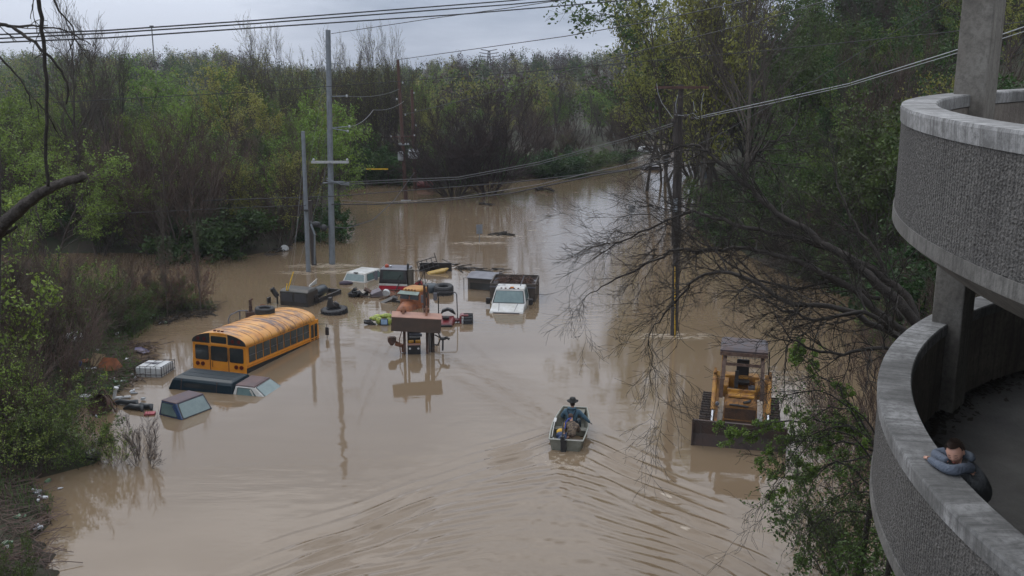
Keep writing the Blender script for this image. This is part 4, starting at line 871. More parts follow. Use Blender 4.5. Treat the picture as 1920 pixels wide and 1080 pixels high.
# yellow height bar on its two posts, and the red tank
g = G(708, 352); z_ = D(708, 317, g.y).z; bar = empty('height_bar', g, 0, 'yellow horizontal clearance bar between posts by the far shore', 'height bar')
mb = MB(); mb.box((0, 0, z_), (2.55, .12, .14)); mb.build('bar', mguard, bar); mb = MB()
for s in (-1, 1): mb.cyl((s*1.3, 0, -1), (s*1.3, 0, z_), .04, n=6)
mb.build('post', mwoodd, bar)
g = G(796, 352); mb = MB(); mb.M = Matrix.Rotation(math.pi/2, 4, 'Y'); mb.lathe([(.02, -1), (.4, -1), (.46, -.9), (.46, .9), (.4, 1), (.02, 1)], 16); o = mb.build('fuel_tank', mat('tank_red', (.16, .03, .03), .5), smooth=True); o.location = g+V(0, 0, .3); tag(o, 'dark red tank floating by the far shore beside the brown pole', 'tank')
# ------------------------------------------------------------------ flooded vehicles
mrub = mat('tyre_rubber', (.028, .03, .034), .75, col2=(.018, .018, .02), nscale=6, bump=.2)
mglass = mat('car_glass', (.13, .19, .19), .12, col2=(.09, .14, .145), nscale=2, spec=.8)  # base colour brightened to carry the pale teal reflection in the panes
mglassd = mat('dark_glass', (.018, .022, .026), .1, col2=(.03, .034, .034), nscale=2, spec=.7)
mtrim = mat('black_trim', (.02, .02, .022), .5)
mrust = mat('rust', (.22, .09, .045), .85, col2=(.09, .045, .03), nscale=3, bump=.3)
mrustd = mat('dark_rust', (.09, .045, .03), .85, col2=(.035, .025, .02), nscale=3, bump=.3)
mwhite = mat('white_paint', (.5, .51, .51), .4, col2=(.36, .35, .32), nscale=2.2, coat=.2)
mbeige = mat('plastic_white', (.52, .54, .56), .4, col2=(.42, .43, .44), nscale=3)
mchrome = mat('chrome', (.6, .62, .65), .15, 1.)
mamber = mat('amber_lens', (.5, .16, .01), .25)
mredl = mat('tail_lens', (.09, .012, .01), .3)
mdarkst = mat('dark_steel', (.05, .052, .055), .5, .3, col2=(.035, .03, .03), nscale=3, bump=.15)
mgreyst = mat('grey_steel', (.16, .165, .19), .5, .3, col2=(.1, .1, .12), nscale=1.5)
def facequad(mb, A, B, C_, D_, u0, u1, v0, v1, off=.008, th=.016, rc=0.):
    A, B, C_, D_ = map(Vector, (A, B, C_, D_)); n = (B-A).cross(D_-A).normalized()
    P = lambda u, v: (A.lerp(B, u)).lerp(D_.lerp(C_, u), v)+n*off
    if not rc: mb.quad(P(u0, v0), P(u1, v0), P(u1, v1), P(u0, v1), th); return
    W_ = (B-A).length; H_ = (D_-A).length; ru, rv = rc/W_, rc/H_; pts = []
    for cu, cv, a0 in ((u1-ru, v0+rv, -90), (u1-ru, v1-rv, 0), (u0+ru, v1-rv, 90), (u0+ru, v0+rv, 180)):
        for k in range(4):
            a = R_(a0+30*k); pts.append(P(cu+ru*math.cos(a), cv+rv*math.sin(a)))
    m = len(pts); mb.add(pts+[p-n*th for p in pts], [tuple(range(m)), tuple(range(2*m-1, m-1, -1))]+[(i, i+m, (i+1) % m+m, (i+1) % m) for i in range(m)])
def heading(a, b):                # rz so that local +x points from a to b
    return math.atan2(b.y-a.y, b.x-a.x)
def cab(root, x0, x1, W_, zb, zr, fr, rr, si, mbody, mroof=None, crown=.05, front=True, rear=True, side=(( .08, .92),), mg=None, zb0=-.6, side_v=(.12, .86), fv=(.08, .88)):
    """greenhouse between x0 (rear) and x1 (front) with its panes"""
    mg = mg or mglass; w = W_/2
    b = [(x0, -w, zb), (x1, -w, zb), (x1, w, zb), (x0, w, zb)]; t = [(x0+rr, -w+si, zr), (x1-fr, -w+si, zr), (x1-fr, w-si, zr), (x0+rr, w-si, zr)]
    mb = MB(); bb = [(p[0], p[1], zb0) for p in b]; mb.loft([bb, b, t]); mb.build('body', mbody, root, bevel=.06)
    cx = (t[0][0]+t[1][0])/2
    sc = lambda f, z: [(cx+(p[0]-cx)*f, p[1]*f, z) for p in t]
    rb = MB(); rb.loft([sc(1.0, zr-.02), sc(1.0, zr+.015), sc(.93, zr+crown*.6), sc(.72, zr+crown)]); rb.build('roof', mroof or mbody, root, bevel=.03)
    if front:
        k = MB(); facequad(k, b[1], b[2], t[2], t[1], .03, .97, fv[0]-.04, fv[1]+.04, .004, .01, .05); k.build('window_seal', mtrim, root)
        k = MB(); facequad(k, b[1], b[2], t[2], t[1], .06, .94, fv[0], fv[1], .012, .01, .05); k.build('windshield', mg, root)
    if rear:
        k = MB(); facequad(k, b[3], b[0], t[0], t[3], .06, .94, .08, .88, .01, .014, .06); k.build('rear_window', mg, root)
    for s in (0, 1):
        q = (b[0], b[1], t[1], t[0]) if s == 0 else (b[2], b[3], t[3], t[2])
        for u0, u1 in side:
            if s: u0, u1 = 1-u1, 1-u0
            k = MB(); facequad(k, *q, max(.01, u0-.025), min(.99, u1+.025), side_v[0]-.05, side_v[1]+.05, .004, .01, .05); k.build('window_seal', mtrim, root)
            k = MB(); facequad(k, *q, u0, u1, side_v[0], side_v[1], .01, .014, .05); k.build('side_window', mg, root)
    return b, t
# ---- school bus
pa, pb = G(463, 701), G(598, 634); hd = heading(pa, pb); BL = (pb-pa).length; BW = 2.95; q_ = BW/2.5
rc_ = pa+V(-math.sin(hd), math.cos(hd), 0)*BW/2
bus = empty('school_bus', rc_, hd, 'yellow school bus sunk to its windows with rust stained roof', 'bus', ry=R_(2.1))
mbus = mat('bus_yellow', (.62, .25, .022), .4, col2=(.52, .19, .02), nscale=1.5, coat=.2)
mbr = mat('bus_roof', (.6, .3, .075), .45, col2=(.5, .2, .03), nscale=1.3, lo=.4, hi=.7, coat=.15)
t_ = mbr.node_tree      # rust stains in long smears over the roof
b_ = t_.nodes['Principled BSDF']; src = b_.inputs['Base Color'].links[0].from_socket
n1 = t_.nodes.new('ShaderNodeTexNoise'); n1.inputs['Scale'].default_value = .9; n1.inputs['Detail'].default_value = 7; n1.inputs['Roughness'].default_value = .7
co_ = t_.nodes.new('ShaderNodeTexCoord'); mp_ = t_.nodes.new('ShaderNodeMapping'); mp_.inputs['Scale'].default_value = (1.9, .75, 1); mp_.inputs['Location'].default_value = (3.1, .3, 0)
t_.links.new(co_.outputs['Object'], mp_.inputs[0]); t_.links.new(mp_.outputs[0], n1.inputs['Vector'])
m1 = t_.nodes.new('ShaderNodeMapRange'); m1.inputs[1].default_value = .47; m1.inputs[2].default_value = .62; t_.links.new(n1.outputs['Fac'], m1.inputs[0])
x1 = t_.nodes.new('ShaderNodeMix'); x1.data_type = 'RGBA'; x1.inputs['B'].default_value = (.1, .06, .055, 1); t_.links.new(src, x1.inputs['A']); t_.links.new(m1.outputs[0], x1.inputs['Factor']); t_.links.new(x1.outputs['Result'], b_.inputs['Base Color'])
w = BW/2; ZW0, ZW1 = .48, 1.2                    # window sill and head above the water at the tail
mb = MB(); mb.prism([(-w, -1), (w, -1), (w, ZW0-.08), (w, ZW0), (w-.03, ZW1+.06), (-w+.03, ZW1+.06), (-w, ZW0), (-w, ZW0-.08)], 0, BL, 'x'); mb.build('body', mbus, bus)
arc = [(w*math.cos(a)*1.0, ZW1+.06+.56*math.sin(a)**.9) for a in [math.pi*k/16 for k in range(17)]]
mb = MB(); rings = []
for x_, f in ((-.0, .985), (.03, 1.0), (BL-.55, 1.0), (BL-.25, .97), (BL-.06, .9), (BL, .78)):
    rings.append([(x_, y_*(f if f < .95 else f), ZW1+.06+(z_-ZW1-.06)*f) for y_, z_ in arc]+[(x_, -w*.96, ZW1+.02), (x_, w*.96, ZW1+.02)])
mb.loft(rings); rf = mb.build('roof', mbr, bus)
for p in rf.data.polygons: p.use_smooth = len(p.vertices) == 4
mb = MB()
for i in range(1, 9):
    x_ = BL*i/9; pts = [(x_, y_*1.004, z_+.008) for y_, z_ in arc]; mb.tube([(a_, b_*1., c_-.004) for a_, b_, c_ in pts], .009, 4)
mb.build('roof_seam', mrust, bus)
for yy_ in (-w-.002, w+.002):
    sg = 1 if yy_ > 0 else -1
    mb = MB(); mb.box((BL/2, yy_+sg*.012, ZW0-.1), (BL, .03, .05)); mb.box((BL/2, yy_+sg*.012, ZW0-.2), (BL, .03, .03)); mb.build('side_rail', mbus, bus)
    mb = MB(); mb.box((BL/2-.4, yy_+sg*.004, ZW0-.42), (BL-.8, .012, .36)); mb.build('black_stripe', mtrim, bus)
    nwin = 9; L0, L1 = .18, BL-.95
    for i in range(nwin):
        a = L0+(L1-L0)*i/nwin+.035; b = L0+(L1-L0)*(i+1)/nwin-.035; yo = yy_+sg*.004
        g_ = MB(); g_.box(((a+b)/2, yo, (ZW0+ZW1)/2), (b-a, .012, ZW1-ZW0)); win = g_.build('window', mat('bus_glass', (.05, .065, .07), .12, col2=(.03, .04, .045), nscale=1.2, spec=.8), bus)  # grey-blue reflection on the panes is put into the lighter glass colour
        f_ = MB(); f_.box(((a+b)/2, yo+sg*.01, (ZW0+ZW1)/2-.02), (b-a, .015, .02)); f_.build('sash', mgreyst, win)
dr = MB(); dr.box((BL-.5, -w-.006, .25), (.72, .02, 1.9)); door = dr.build('door', mbus, bus)
for c in (BL-.68, BL-.33): g_ = MB(); g_.box((c, -w-.016, .66), (.27, .02, .86)); g_.build('pane', mglassd, door)
mb = MB(); mb.cyl((BL+.05, -w+.1, .2), (BL+.05, -w+.1, -.6), .16, n=12); mb.build('fender_nose', mbus, bus)
# tail: dark marker panels, three windows, lamps
mb = MB(); mb.box((-.012, 0, ZW1+.03), (.03, BW*.97, .05)); mb.box((-.012, 0, ZW1+.05+.52), (.03, .75, .06)); mb.build('tail_rail', mbus, bus)
for s in (-1, 1):
    pts = [(s*(w*math.cos(a)), ZW1+.09+.5*math.sin(a)**.9) for a in [math.pi/2*k/10*.86 for k in range(11)]]
    pts = [(p if abs(p[0]) > .5 else (s*.5, p[1])) for p in pts]+[(s*.5, ZW1+.09)]
    mb = MB(); mb.prism(pts if s > 0 else pts[::-1], -.022, -.004, 'x'); pn = mb.build('lamp_panel', mtrim, bus)
    for q in (.66*q_, .95*q_): k = MB(); k.cyl((-.03, s*q, ZW1+.27), (-.05, s*q, ZW1+.27), .09, n=14); k.build('warning_lamp', mredl, pn)
mb = MB(); facequad(mb, (-.004, .44, ZW1+.1), (-.004, -.44, ZW1+.1), (-.004, -.44, ZW1+.46), (-.004, .44, ZW1+.46), .02, .98, .05, .95, .012, .012, .05); mb.build('destination_window', mglassd, bus)
mb = MB()
for q in (-.2, 0, .2): mb.box((0.02, q, ZW1+.7), (.1, .1, .06))
mb.build('marker_lamp', mredl, bus)
for yc, ww in ((-.8*q_, .64*q_), (0, .78*q_), (.8*q_, .64*q_)):
    mb = MB(); facequad(mb, (-.002, yc+ww/2, ZW0-.02), (-.002, yc-ww/2, ZW0-.02), (-.002, yc-ww/2, ZW1-.04), (-.002, yc+ww/2, ZW1-.04), 0, 1, 0, 1, .012, .014, .07); mb.build('rear_window', mglassd, bus)
for s in (-.43*q_, .43*q_): mb = MB(); mb.box((-.008, s, .55), (.012, .03, 1.15)); mb.build('door_strip', mrustd, bus)
mb = MB(); mb.tube([(-.02, .36, .15), (-.06, .36, .2), (-.06, .36, .38), (-.02, .36, .42)], .012, 5)
mb.build('door_handle', mrustd, bus)
for s in (-1, 1):
    for q in (.78*q_, 1.02*q_): mb = MB(); mb.lathe([(.0, -.03), (.1, -.03), (.1, .02), (0, .03)], 16); mb.v = [(-.02-z, s*q+x, .26+y) for x, y, z in mb.v]; mb.build('tail_lamp', mredl, bus, smooth=False)
mb = MB(); mb.tube([(BL-.1, -w+.05, 1.0), (BL+.2, -w-.35, .98), (BL+.2, -w-.38, .0), (BL+.1, -w-.1, -.05)], .018, 5); ma = mb.build('mirror_arm', mdarkst, bus)
mb = MB(); mb.box((BL+.2, -w-.37, .6), (.06, .2, .42)); mb.build('mirror', mdarkst, ma, bevel=.02); mb = MB(); mb.box((BL+.18, -w-.45, -.02), (.12, .16, .1)); mb.build('arm_bracket', mrust, ma, bevel=.02)
def tyre(name, label, loc, ro, ri, wd, rot=(0, 0, 0), m=mrub, lugs=0, group=None):
    mb = MB(); torus_like(mb, (0, 0, 0), ro, ri, wd)
    for k in range(lugs):
        a = 2*math.pi*k/lugs
        for s in (-1, 1): mb.box(((ro+.012)*math.cos(a+s*.06), (ro+.012)*math.sin(a+s*.06), s*wd*.22), (.07, .09, wd*.45), (0, 0, a))
    root = empty(name, loc, 0, label, 'tyre', group); root.rotation_euler = rot; mb.build('tread', m, root, smooth=False)
    h = MB(); h.lathe([(0, -.02), (ri*.98, -.05), (ri*.98, .05), (0, .03)], 16); h.build('rim', mdarkst, root); return root
bm_ = Matrix.Translation(rc_) @ Euler((0, R_(2.1), hd)).to_matrix().to_4x4()
tyre('tyre', 'black tyre lying flat on the roof of the school bus', bm_ @ V(BL-1.9, .5, ZW1+.06+.56+.1), .5, .3, .34, (0, R_(2), 0))
# ---- dark pickup with green topper
pa, pb = G(316, 729), G(472, 743); hd = heading(pa, pb)
c0 = pa.lerp(pb, .0)+V(-math.sin(hd), math.cos(hd), 0)*.85
van = empty('pickup_truck', c0, hd, 'pickup with dark green camper top and rust brown cab roof behind the school bus', 'pickup', ry=R_(1.5))
mgreen = mat('dark_green_paint', (.004, .014, .024), .4, col2=(.006, .018, .026), nscale=1, spec=.25)
mrroof = mat('rusted_roof', (.1, .055, .055), .6, col2=(.06, .04, .045), nscale=2.5, bump=.1)
mb = MB(); mb.loft([[(0, -.86, -.4), (3.15, -.86, -.4), (3.15, .86, -.4), (0, .86, -.4)], [(0, -.86, .05), (3.15, -.86, .05), (3.15, .86, .05), (0, .86, .05)], [(.16, -.79, .42), (3.08, -.79, .42), (3.08, .79, .42), (.16, .79, .42)], [(.24, -.71, .52), (3.05, -.71, .52), (3.05, .71, .52), (.24, .71, .52)], [(.36, -.5, .58), (2.98, -.5, .58), (2.98, .5, .58), (.36, .5, .58)]]); mb.build('camper_top', mgreen, van, bevel=.05)
mb = MB()
for q in (-.42, 0, .42): mb.box((1.66, q, .58), (2.3, .04, .025))
mb.build('roof_rib', mgreen, van, bevel=.01)
for q in (.62, 2.35): mb = MB(); mb.box((q, -.815, .27), (.03, .02, .5), (R_(-12), 0, 0)); mb.build('seam_tape', mrustd, van)
mb = MB(); facequad(mb, (0, -.86, .05), (3.15, -.86, .05), (3.05, -.76, .5), (.22, -.76, .5), .22, .72, .25, .8, .01, .012, .06); mb.build('side_window', mglassd, van)
cb = cab(van, 3.1, 4.75, 1.66, .02, .46, .62, .1, .13, mwhite, mrroof, .07, True, False, ((.14, .72),), fv=(.06, .94), side_v=(.08, .8))
mb = MB(); mb.box((4.05, -.8, .2), (.05, .05, .4), (0, R_(-30), 0)); mb.build('pillar', mwhite, van)
# ---- blue pickup cab
pa, pb = G(292, 781), G(341, 788); pc = G(398, 766)
v2 = (pc-pb).normalized(); hd = math.atan2(-v2.x, v2.y)  # windshield base runs along local +y
Wc = (pc-pb).length; c0 = pb.lerp(pc, .5)
bp_ = empty('pickup_cab', c0, hd, 'blue pickup cab sunk to its glass with faded maroon roof', 'pickup')
mblue = mat('blue_paint', (.02, .05, .13), .35, col2=(.015, .035, .09), nscale=1.5, coat=.4)
cab(bp_, -1.36, 0, Wc, .03, .6, .36, .12, .08, mblue, mat('faded_roof', (.06, .045, .06), .6, col2=(.085, .05, .055), nscale=3), .05, True, True, ((.1, .8),), fv=(.02, .93), side_v=(.06, .86))
mb = MB(); mb.box((-.36, -Wc/2+.03, .27), (.06, .05, .56), (0, R_(-35), 0)); mb.build('door_pillar', mblue, bp_)
# ---- white vehicle behind
pa, pb = G(641, 527), G(686, 530); pc = G(711, 522)
hd = heading(pb, pc); c0 = pa.lerp(pb, .5); Wc = (pb-pa).length
wp = empty('white_suv', c0, math.atan2(pb.x-pa.x, -(pb.y-pa.y))-.12, 'white roof and rear window of a flooded vehicle left of the black dump truck', 'car')
hdv = wp.rotation_euler.z
cab(wp, 0, 2.9, Wc, .02, .52, .7, .28, .14, mwhite, mwhite, .06, True, True, ((.12, .42), (.48, .78)), zb0=-.4)
mb = MB(); mb.box((.28, 0, .56), (.14, .28, .05)); mb.build('third_brake_lamp', mtrim, wp)
# ---- black cabover truck with red and white stripes
pa, pb = G(711, 545), G(764, 547)
dt = empty('dump_truck', pa.lerp(pb, .5), heading(pa, pb)+math.pi/2, 'black faced truck cab with white and red bands and amber beacon', 'truck')
Wc = (pb-pa).length; mblk = mat('black_paint', (.014, .012, .013), .4, coat=.2)
# local -x faces the camera
mb = MB(); mb.loft([[(0, -Wc/2, -.5), (1.5, -Wc/2, -.5), (1.5, Wc/2, -.5), (0, Wc/2, -.5)], [(0, -Wc/2, .6), (1.5, -Wc/2, .6), (1.5, Wc/2, .6), (0, Wc/2, .6)], [(.12, -Wc/2+.06, 1.36), (1.45, -Wc/2+.06, 1.36), (1.45, Wc/2-.06, 1.36), (.12, Wc/2-.06, 1.36)]]); mb.build('body', mblk, dt, bevel=.05)
mb = MB(); mb.loft([[(.08+i*.1, -Wc/2+.02+i*.1, 1.36+i*.035), (1.5-i*.1, -Wc/2+.02+i*.1, 1.36+i*.035), (1.5-i*.1, Wc/2-.02-i*.1, 1.36+i*.035), (.08+i*.1, Wc/2-.02-i*.1, 1.36+i*.035)] for i in (0, 1, 2.2)]); mb.build('roof', mgreyst, dt)
mb = MB(); mb.quad((0-.006, Wc/2, -.3), (-.006, -Wc/2, -.3), (-.006, -Wc/2, .34), (-.006, Wc/2, .34), .012); mb.build('red_band', mat('truck_red', (.34, .012, .03), .4, coat=.2), dt)
mb = MB(); mb.quad((-.01, Wc/2, .35), (-.01, -Wc/2, .35), (-.01, -Wc/2, .48), (-.01, Wc/2, .48), .012); mb.build('white_band', mwhite, dt)
mb = MB(); facequad(mb, (0, Wc/2, .6), (0, -Wc/2, .6), (.12, -Wc/2+.06, 1.36), (.12, Wc/2-.06, 1.36), .13, .87, .2, .86, .012, .012, .05); mb.build('windshield', mat('truck_glass', (.04, .06, .055), .15, spec=.7), dt)
mb = MB(); facequad(mb, (0, -Wc/2, .6), (1.5, -Wc/2, .6), (1.45, -Wc/2+.06, 1.36), (.12, -Wc/2+.06, 1.36), .5, .9, .1, .85, .01, .012, .05); mb.build('side_window', mglass, dt)
mb = MB(); mb.tube([(.02, -.45, .65), (-.25, -.15, -.05)], .03, 5); mb.tube([(-.02, -.5, 1.1), (.0, -.3, .7)], .015, 4); mb.build('wiper_bar', mtrim, dt)
mb = MB(); mb.cyl((.25, -Wc/2-.16, -.5), (.25, -Wc/2-.16, 1.4), .2, n=14); mb.build('air_stack', mat('stack_brown', (.085, .075, .06), .6), dt)
mb = MB(); mb.tube([(.3, -Wc/2+.02, 1.2), (.3, -Wc/2+.02, 1.55), (.2, -Wc/2-.02, 1.72), (.1, -Wc/2-.04, 1.74)], .07, 8); mb.build('exhaust_pipe', mtrim, dt)
mb = MB(); mb.lathe([(.0, -.08), (.13, -.08), (.13, .06), (.06, .13), (0, .14)], 12, (.5, Wc/2-.4, 1.5)); mb.build('beacon', mat('beacon_red', (.4, .06, .02), .3), dt)
mb = MB(); mb.lathe([(.0, -.05), (.07, -.05), (.09, .04), (0, .07)], 10, (.45, Wc/2-.66, 1.5)); mb.build('horn', mchrome, dt)
mb = MB(); mb.box((.15, Wc/2+.22, .95), (.08, .2, .6)); mb.build('mirror', mgreyst, dt, bevel=.03)
mb = MB(); mb.tube([(.3, -Wc/2-.3, 1.3), (.5, -Wc/2-1.0, 1.25), (.5, -Wc/2-1.05, .1)], .03, 5); mb.tube([(.5, -Wc/2-.95, 1.2), (.4, -Wc/2-.55, .2)], .025, 5); mb.build('mirror_frame', mtrim, dt)
# engine junk right of it
g = G(775, 543); jk = empty('engine_scrap', g, .3, 'tangle of red and grey engine scrap right of the black truck cab', 'scrap')
rg = random.Random(8); mb = MB(); mc = MB()
for i in range(16):
    p = V(rg.uniform(-.5, .6), rg.uniform(-.4, .4), rg.uniform(-.1, .5)); (mb if i % 3 else mc).box(p, (rg.uniform(.1, .4), rg.uniform(.08, .3), rg.uniform(.08, .3)), (rg.uniform(-1, 1), rg.uniform(-1, 1), rg.uniform(0, 3)))
for i in range(8):
    p = V(rg.uniform(-.5, .6), rg.uniform(-.3, .3), rg.uniform(0, .5)); mb.tube([p, p+V(rg.uniform(-.5, .5), .1, rg.uniform(-.1, .4))], .03, 5)
mb.build('metal_parts', mdarkst, jk); mc.build('red_parts', mat('scrap_red', (.25, .03, .03), .5), jk)
# ---- old orange truck
g = G(764, 579); ot = empty('old_truck', g, R_(-90-22), 'old round cab truck in faded yellow and rust orange behind the raised bucket', 'truck')
morg = mat('rust_orange', (.3, .1, .035), .6, col2=(.16, .06, .035), nscale=2.5, bump=.1); myel = mat('faded_yellow', (.42, .21, .04), .55, col2=(.3, .12, .03), nscale=2)
mb = MB(); hoodr = []
for x_, w_, z_ in ((1.0, .22, .1), (.85, .34, .28), (.3, .5, .42), (-.25, .62, .5)):
    hoodr.append([(x_, w_*math.cos(a), -.3+(z_+.3)*math.sin(a)**.7) for a in [math.pi*k/10 for k in range(11)]])
mb.loft(hoodr, closed=True); mb.build('hood', morg, ot, smooth=True)
mb = MB()
def rr_(x_, w_, z_, n=14, e=.45): return [(x_, w_*math.copysign(abs(math.cos(a))**e, math.cos(a)), z_) for a in []]
cabr = []
for z_, s_, xo in ((-.4, 1., 0), (.45, 1., 0), (.95, .88, -.06), (1.06, .78, -.08), (1.12, .55, -.1)):
    cabr.append([(-.95+xo+s_*.72*math.copysign(abs(math.cos(a))**.45, math.cos(a)), s_*.74*math.copysign(abs(math.sin(a))**.45, math.sin(a)), z_) for a in [2*math.pi*k/24 for k in range(24)]])
mb.loft(cabr[:3]); mb.build('cab', morg, ot, smooth=False); mb = MB(); mb.loft(cabr[2:]); mb.build('roof', myel, ot, smooth=True)
for s in (-1, 1): mb = MB(); mb.quad((-.235, s*.33+.28, .5), (-.235, s*.33-.28, .5), (-.33, s*.31-.26, .88), (-.33, s*.31+.26, .88), .03) if 0 else mb.quad((-.22, s*.33-.28, .52), (-.22, s*.33+.28, .52), (-.32, s*.31+.26, .88), (-.32, s*.31-.26, .88), .03); mb.build('windshield', mglassd, ot)
mb = MB(); mb.quad((-.02, -.68, .86), (-.02, .68, .86), (-.36, .64, .98), (-.36, -.64, .98), .03); mb.build('sun_visor', mat('visor_green', (.13, .19, .17), .5), ot)
for s in (-1, 1): mb = MB(); mb.box((-.95, s*.735, .68), (.62, .03, .34)); mb.build('side_window', mglassd, ot)
mb = MB()
for q in (-.3, -.1, .1, .3): mb.box((-.4, q, 1.06), (.08, .07, .06))
mb.build('marker_lamp', mrust, ot)
mb = MB(); mb.box((-.1, .95, .65), (.05, .2, .45)); mb.tube([(-.1, .95, .3), (-.1, .95, -.2)], .02, 5); mb.build('mirror', mgreyst, ot)
# ---- tyres and small floating iron
tyre('tyre', 'huge dark tyre floating flat right of the old orange truck', G(832, 551)+V(0, 0, .22), .62, .3, .66, (R_(6), 0, 0))
g = G(808, 546); mb = MB(); mb.lathe([(0, -.3), (.5, -.3), (.58, -.1), (.58, .2), (.5, .32), (.2, .38), (0, .38)], 20); o = mb.build('dark_float', mat('float_blue', (.03, .045, .06), .5), smooth=True); o.location = g+V(0, 0, .1); tag(o, 'dark bluish round float pressed against the huge tyre', 'float')
tyre('tractor_tyre', 'lugged tractor tyre lying flat with broken pieces on it beside the bus front', G(627, 586)+V(0, 0, .08), .72, .4, .36, (R_(3), R_(-3), 0), lugs=22)
g = G(627, 584); mb = MB(); mb.prism([(-.1, 0), (-.04, .35), (0, .6), (.22, .62), (.26, .3), (.5, .05), (.1, 0)], -.12, .12, 'y'); mb.box((.42, .1, .15), (.3, .25, .3), (0, .5, .2)); o = mb.build('broken_bracket', mdarkst, bevel=.02); o.location = g+V(-.35, .1, .2); tag(o, 'broken dark bracket standing on the lugged tractor tyre', 'scrap')
# ---- dark flatbed truck behind the bus
pa, pb = G(520, 573), G(583, 575); ft = empty('flatbed_truck', pa.lerp(pb, .5), heading(pa, pb)+math.pi/2-R_(12), 'dark truck cab with meshed windows, black tank and empty bed behind the bus', 'truck')
Wc = (pb-pa).length*.92; mdk = mat('truck_black', (.022, .025, .024), .5, col2=(.05, .04, .035), nscale=1.5)
mb = MB(); w = Wc/2; mb.loft([[(0, -w, -.5), (1.2, -w, -.5), (1.2, w, -.5), (0, w, -.5)], [(0, -w, .85), (1.2, -w, .85), (1.2, w, .85), (0, w, .85)], [(.25, -w*.92, .98), (1.1, -w*.92, .98), (1.1, w*.92, .98), (.25, w*.92, .98)]]); mb.build('body', mdk, ft, bevel=.04)
for s in (-1, 1): mb = MB(); mb.box((-.01, s*w*.47, .5), (.03, w*.82, .5)); mb.build('windshield', mat('meshed_glass', (.07, .075, .085), .3, col2=(.03, .03, .035), nscale=30), ft)
mb = MB()
for k in range(5): mb.box((.9, -w-.05, .1+.11*k), (.5, .06, .03))
mb.build('side_louvre', mtrim, ft)
mb = MB(); mb.M = Matrix.Translation((1.9, -.5, .5)) @ Matrix.Rotation(math.pi/2, 4, 'Y'); mb.lathe([(.0, -.85), (.2, -.83), (.32, -.7), (.34, 0), (.32, .7), (.2, .83), (0, .85)], 18); mb.build('tank', mat('tank_black', (.03, .038, .045), .35), ft, smooth=True)
mb = MB()
for a, b in (((1.2, -w*1.0), (3.9, -w*1.0)), ((3.9, -w*1.0), (4.1, w)), ((1.2, w), (4.1, w)), ((1.2, -.1), (4.0, -.1))):
    c = ((a[0]+b[0])/2, (a[1]+b[1])/2, .12); L_ = math.hypot(b[0]-a[0], b[1]-a[1]); mb.box(c, (L_, .1, .26), (0, 0, math.atan2(b[1]-a[1], b[0]-a[0])))
mb.build('bed_frame', mdarkst, ft)
mb = MB(); mb.box((2.6, -.7, .1), (.5, .3, .05), (0, .1, .3)); mb.build('yellow_rag', mat('rag_yellow', (.45, .4, .12), .8), ft)
mb = MB(); mb.prism([(0, 0), (.9, .05), (1.0, .35), (.1, .12)], -.02, .02, 'y'); o = mb.build('white_panel', mwhite, ft); o.location = (1.4, -.2, .85)
mb = MB(); mb.tube([(.2, w+.3, -.5), (.2, w+.32, .5)], .05, 8); s_ = mb.build('exhaust_stack', mdarkst, ft); mb = MB(); mb.cyl((.2, w+.3, .45), (.05, w+.55, .95), .15, n=12); mb.build('stack_head', mtrim, s_)
mb = MB(); mb.box((.2, w+.9, .1), (.3, .1, .5)); mb.tube([(.2, w+.35, -.05), (.2, w+1.0, -.02)], .04, 5); mb.build('side_bracket', mdarkst, ft)
mb = MB(); mb.tube([(.1, .45, .9), (.35, .15, 2.0)], .035, 5); mb.tube([(.1, .55, .9), (.15, .5, 1.3)], .03, 5); mb.build('yellow_rod', mguard, ft)
# ---- crane winch behind bus
pa = G(468, 607); wi = empty('winch_machine', pa, R_(20), 'rusty winch with a bent pale handrail beyond the school bus', 'machine')
mb = MB(); mb.box((.1, 0, .35), (.55, .5, .7)); mb.box((.1, 0, .85), (.18, .18, .4)); mb.build('frame', mrustd, wi, bevel=.02)
mb = MB(); mb.cyl((.1, 0, .9), (.1, 0, 1.35), .08, n=8); mb.tube([(.1, 0, 1.33), (.25, 0, 1.4)], .05, 6); mb.build('standpipe', mrustd, wi)
mb = MB(); torus_like(mb, (.75, 0, .7), .34, .22, .12, 18, (R_(70), 0, 0)); mb.build('flywheel', mrust, wi)
mb = MB(); mb.tube([(-.05, 0, .75), (-.5, 0, .78), (-1.0, -.1, .62), (-1.12, -.15, .4), (-1.1, -.2, -.1)], .035, 6); mb.tube([(-.5, 0, .78), (-.5, 0, .1)], .03, 5); mb.tube([(-.15, 0, .75), (-.15, 0, .3)], .03, 5); mb.build('handrail', mgreyst, wi)
mb = MB(); mb.ball((-1.1, -.2, .0), (.16, .14, .1)); mb.build('rubber_foot', mtrim, wi)
# ---- white pickup with box bed
pa, pb = G(916, 587), G(982, 589); hd = heading(pa, pb)-math.pi/2
wt = empty('service_truck', pa.lerp(pb, .5), hd, 'white pickup facing the camera with hood at the waterline and scrap filled box bed', 'pickup', ry=R_(2))
w = (pb-pa).length/2
mb = MB(); mb.loft([[(-.0, -w*.9, -.4), (-.0, w*.9, -.4), (-.0, w*.94, -.02), (-.0, -w*.94, -.02)], [(-.1, -w, -.4), (-.1, w, -.4), (-.1, w*.96, .1), (-.1, -w*.96, .1)], [(-1.15, -w, -.4), (-1.15, w, -.4), (-1.15, w*.93, .3), (-1.15, -w*.93, .3)]]); mb.build('hood', mwhite, wt, bevel=.05)
mb = MB()
for s in (-1, 1): mb.tube([(-.12, s*.45, .105), (-1.1, s*.55, .305)], .014, 4)
mb.box((-.02, 0, .03), (.03, w*1.5, .05)); mb.build('hood_crease', mgreyst, wt)
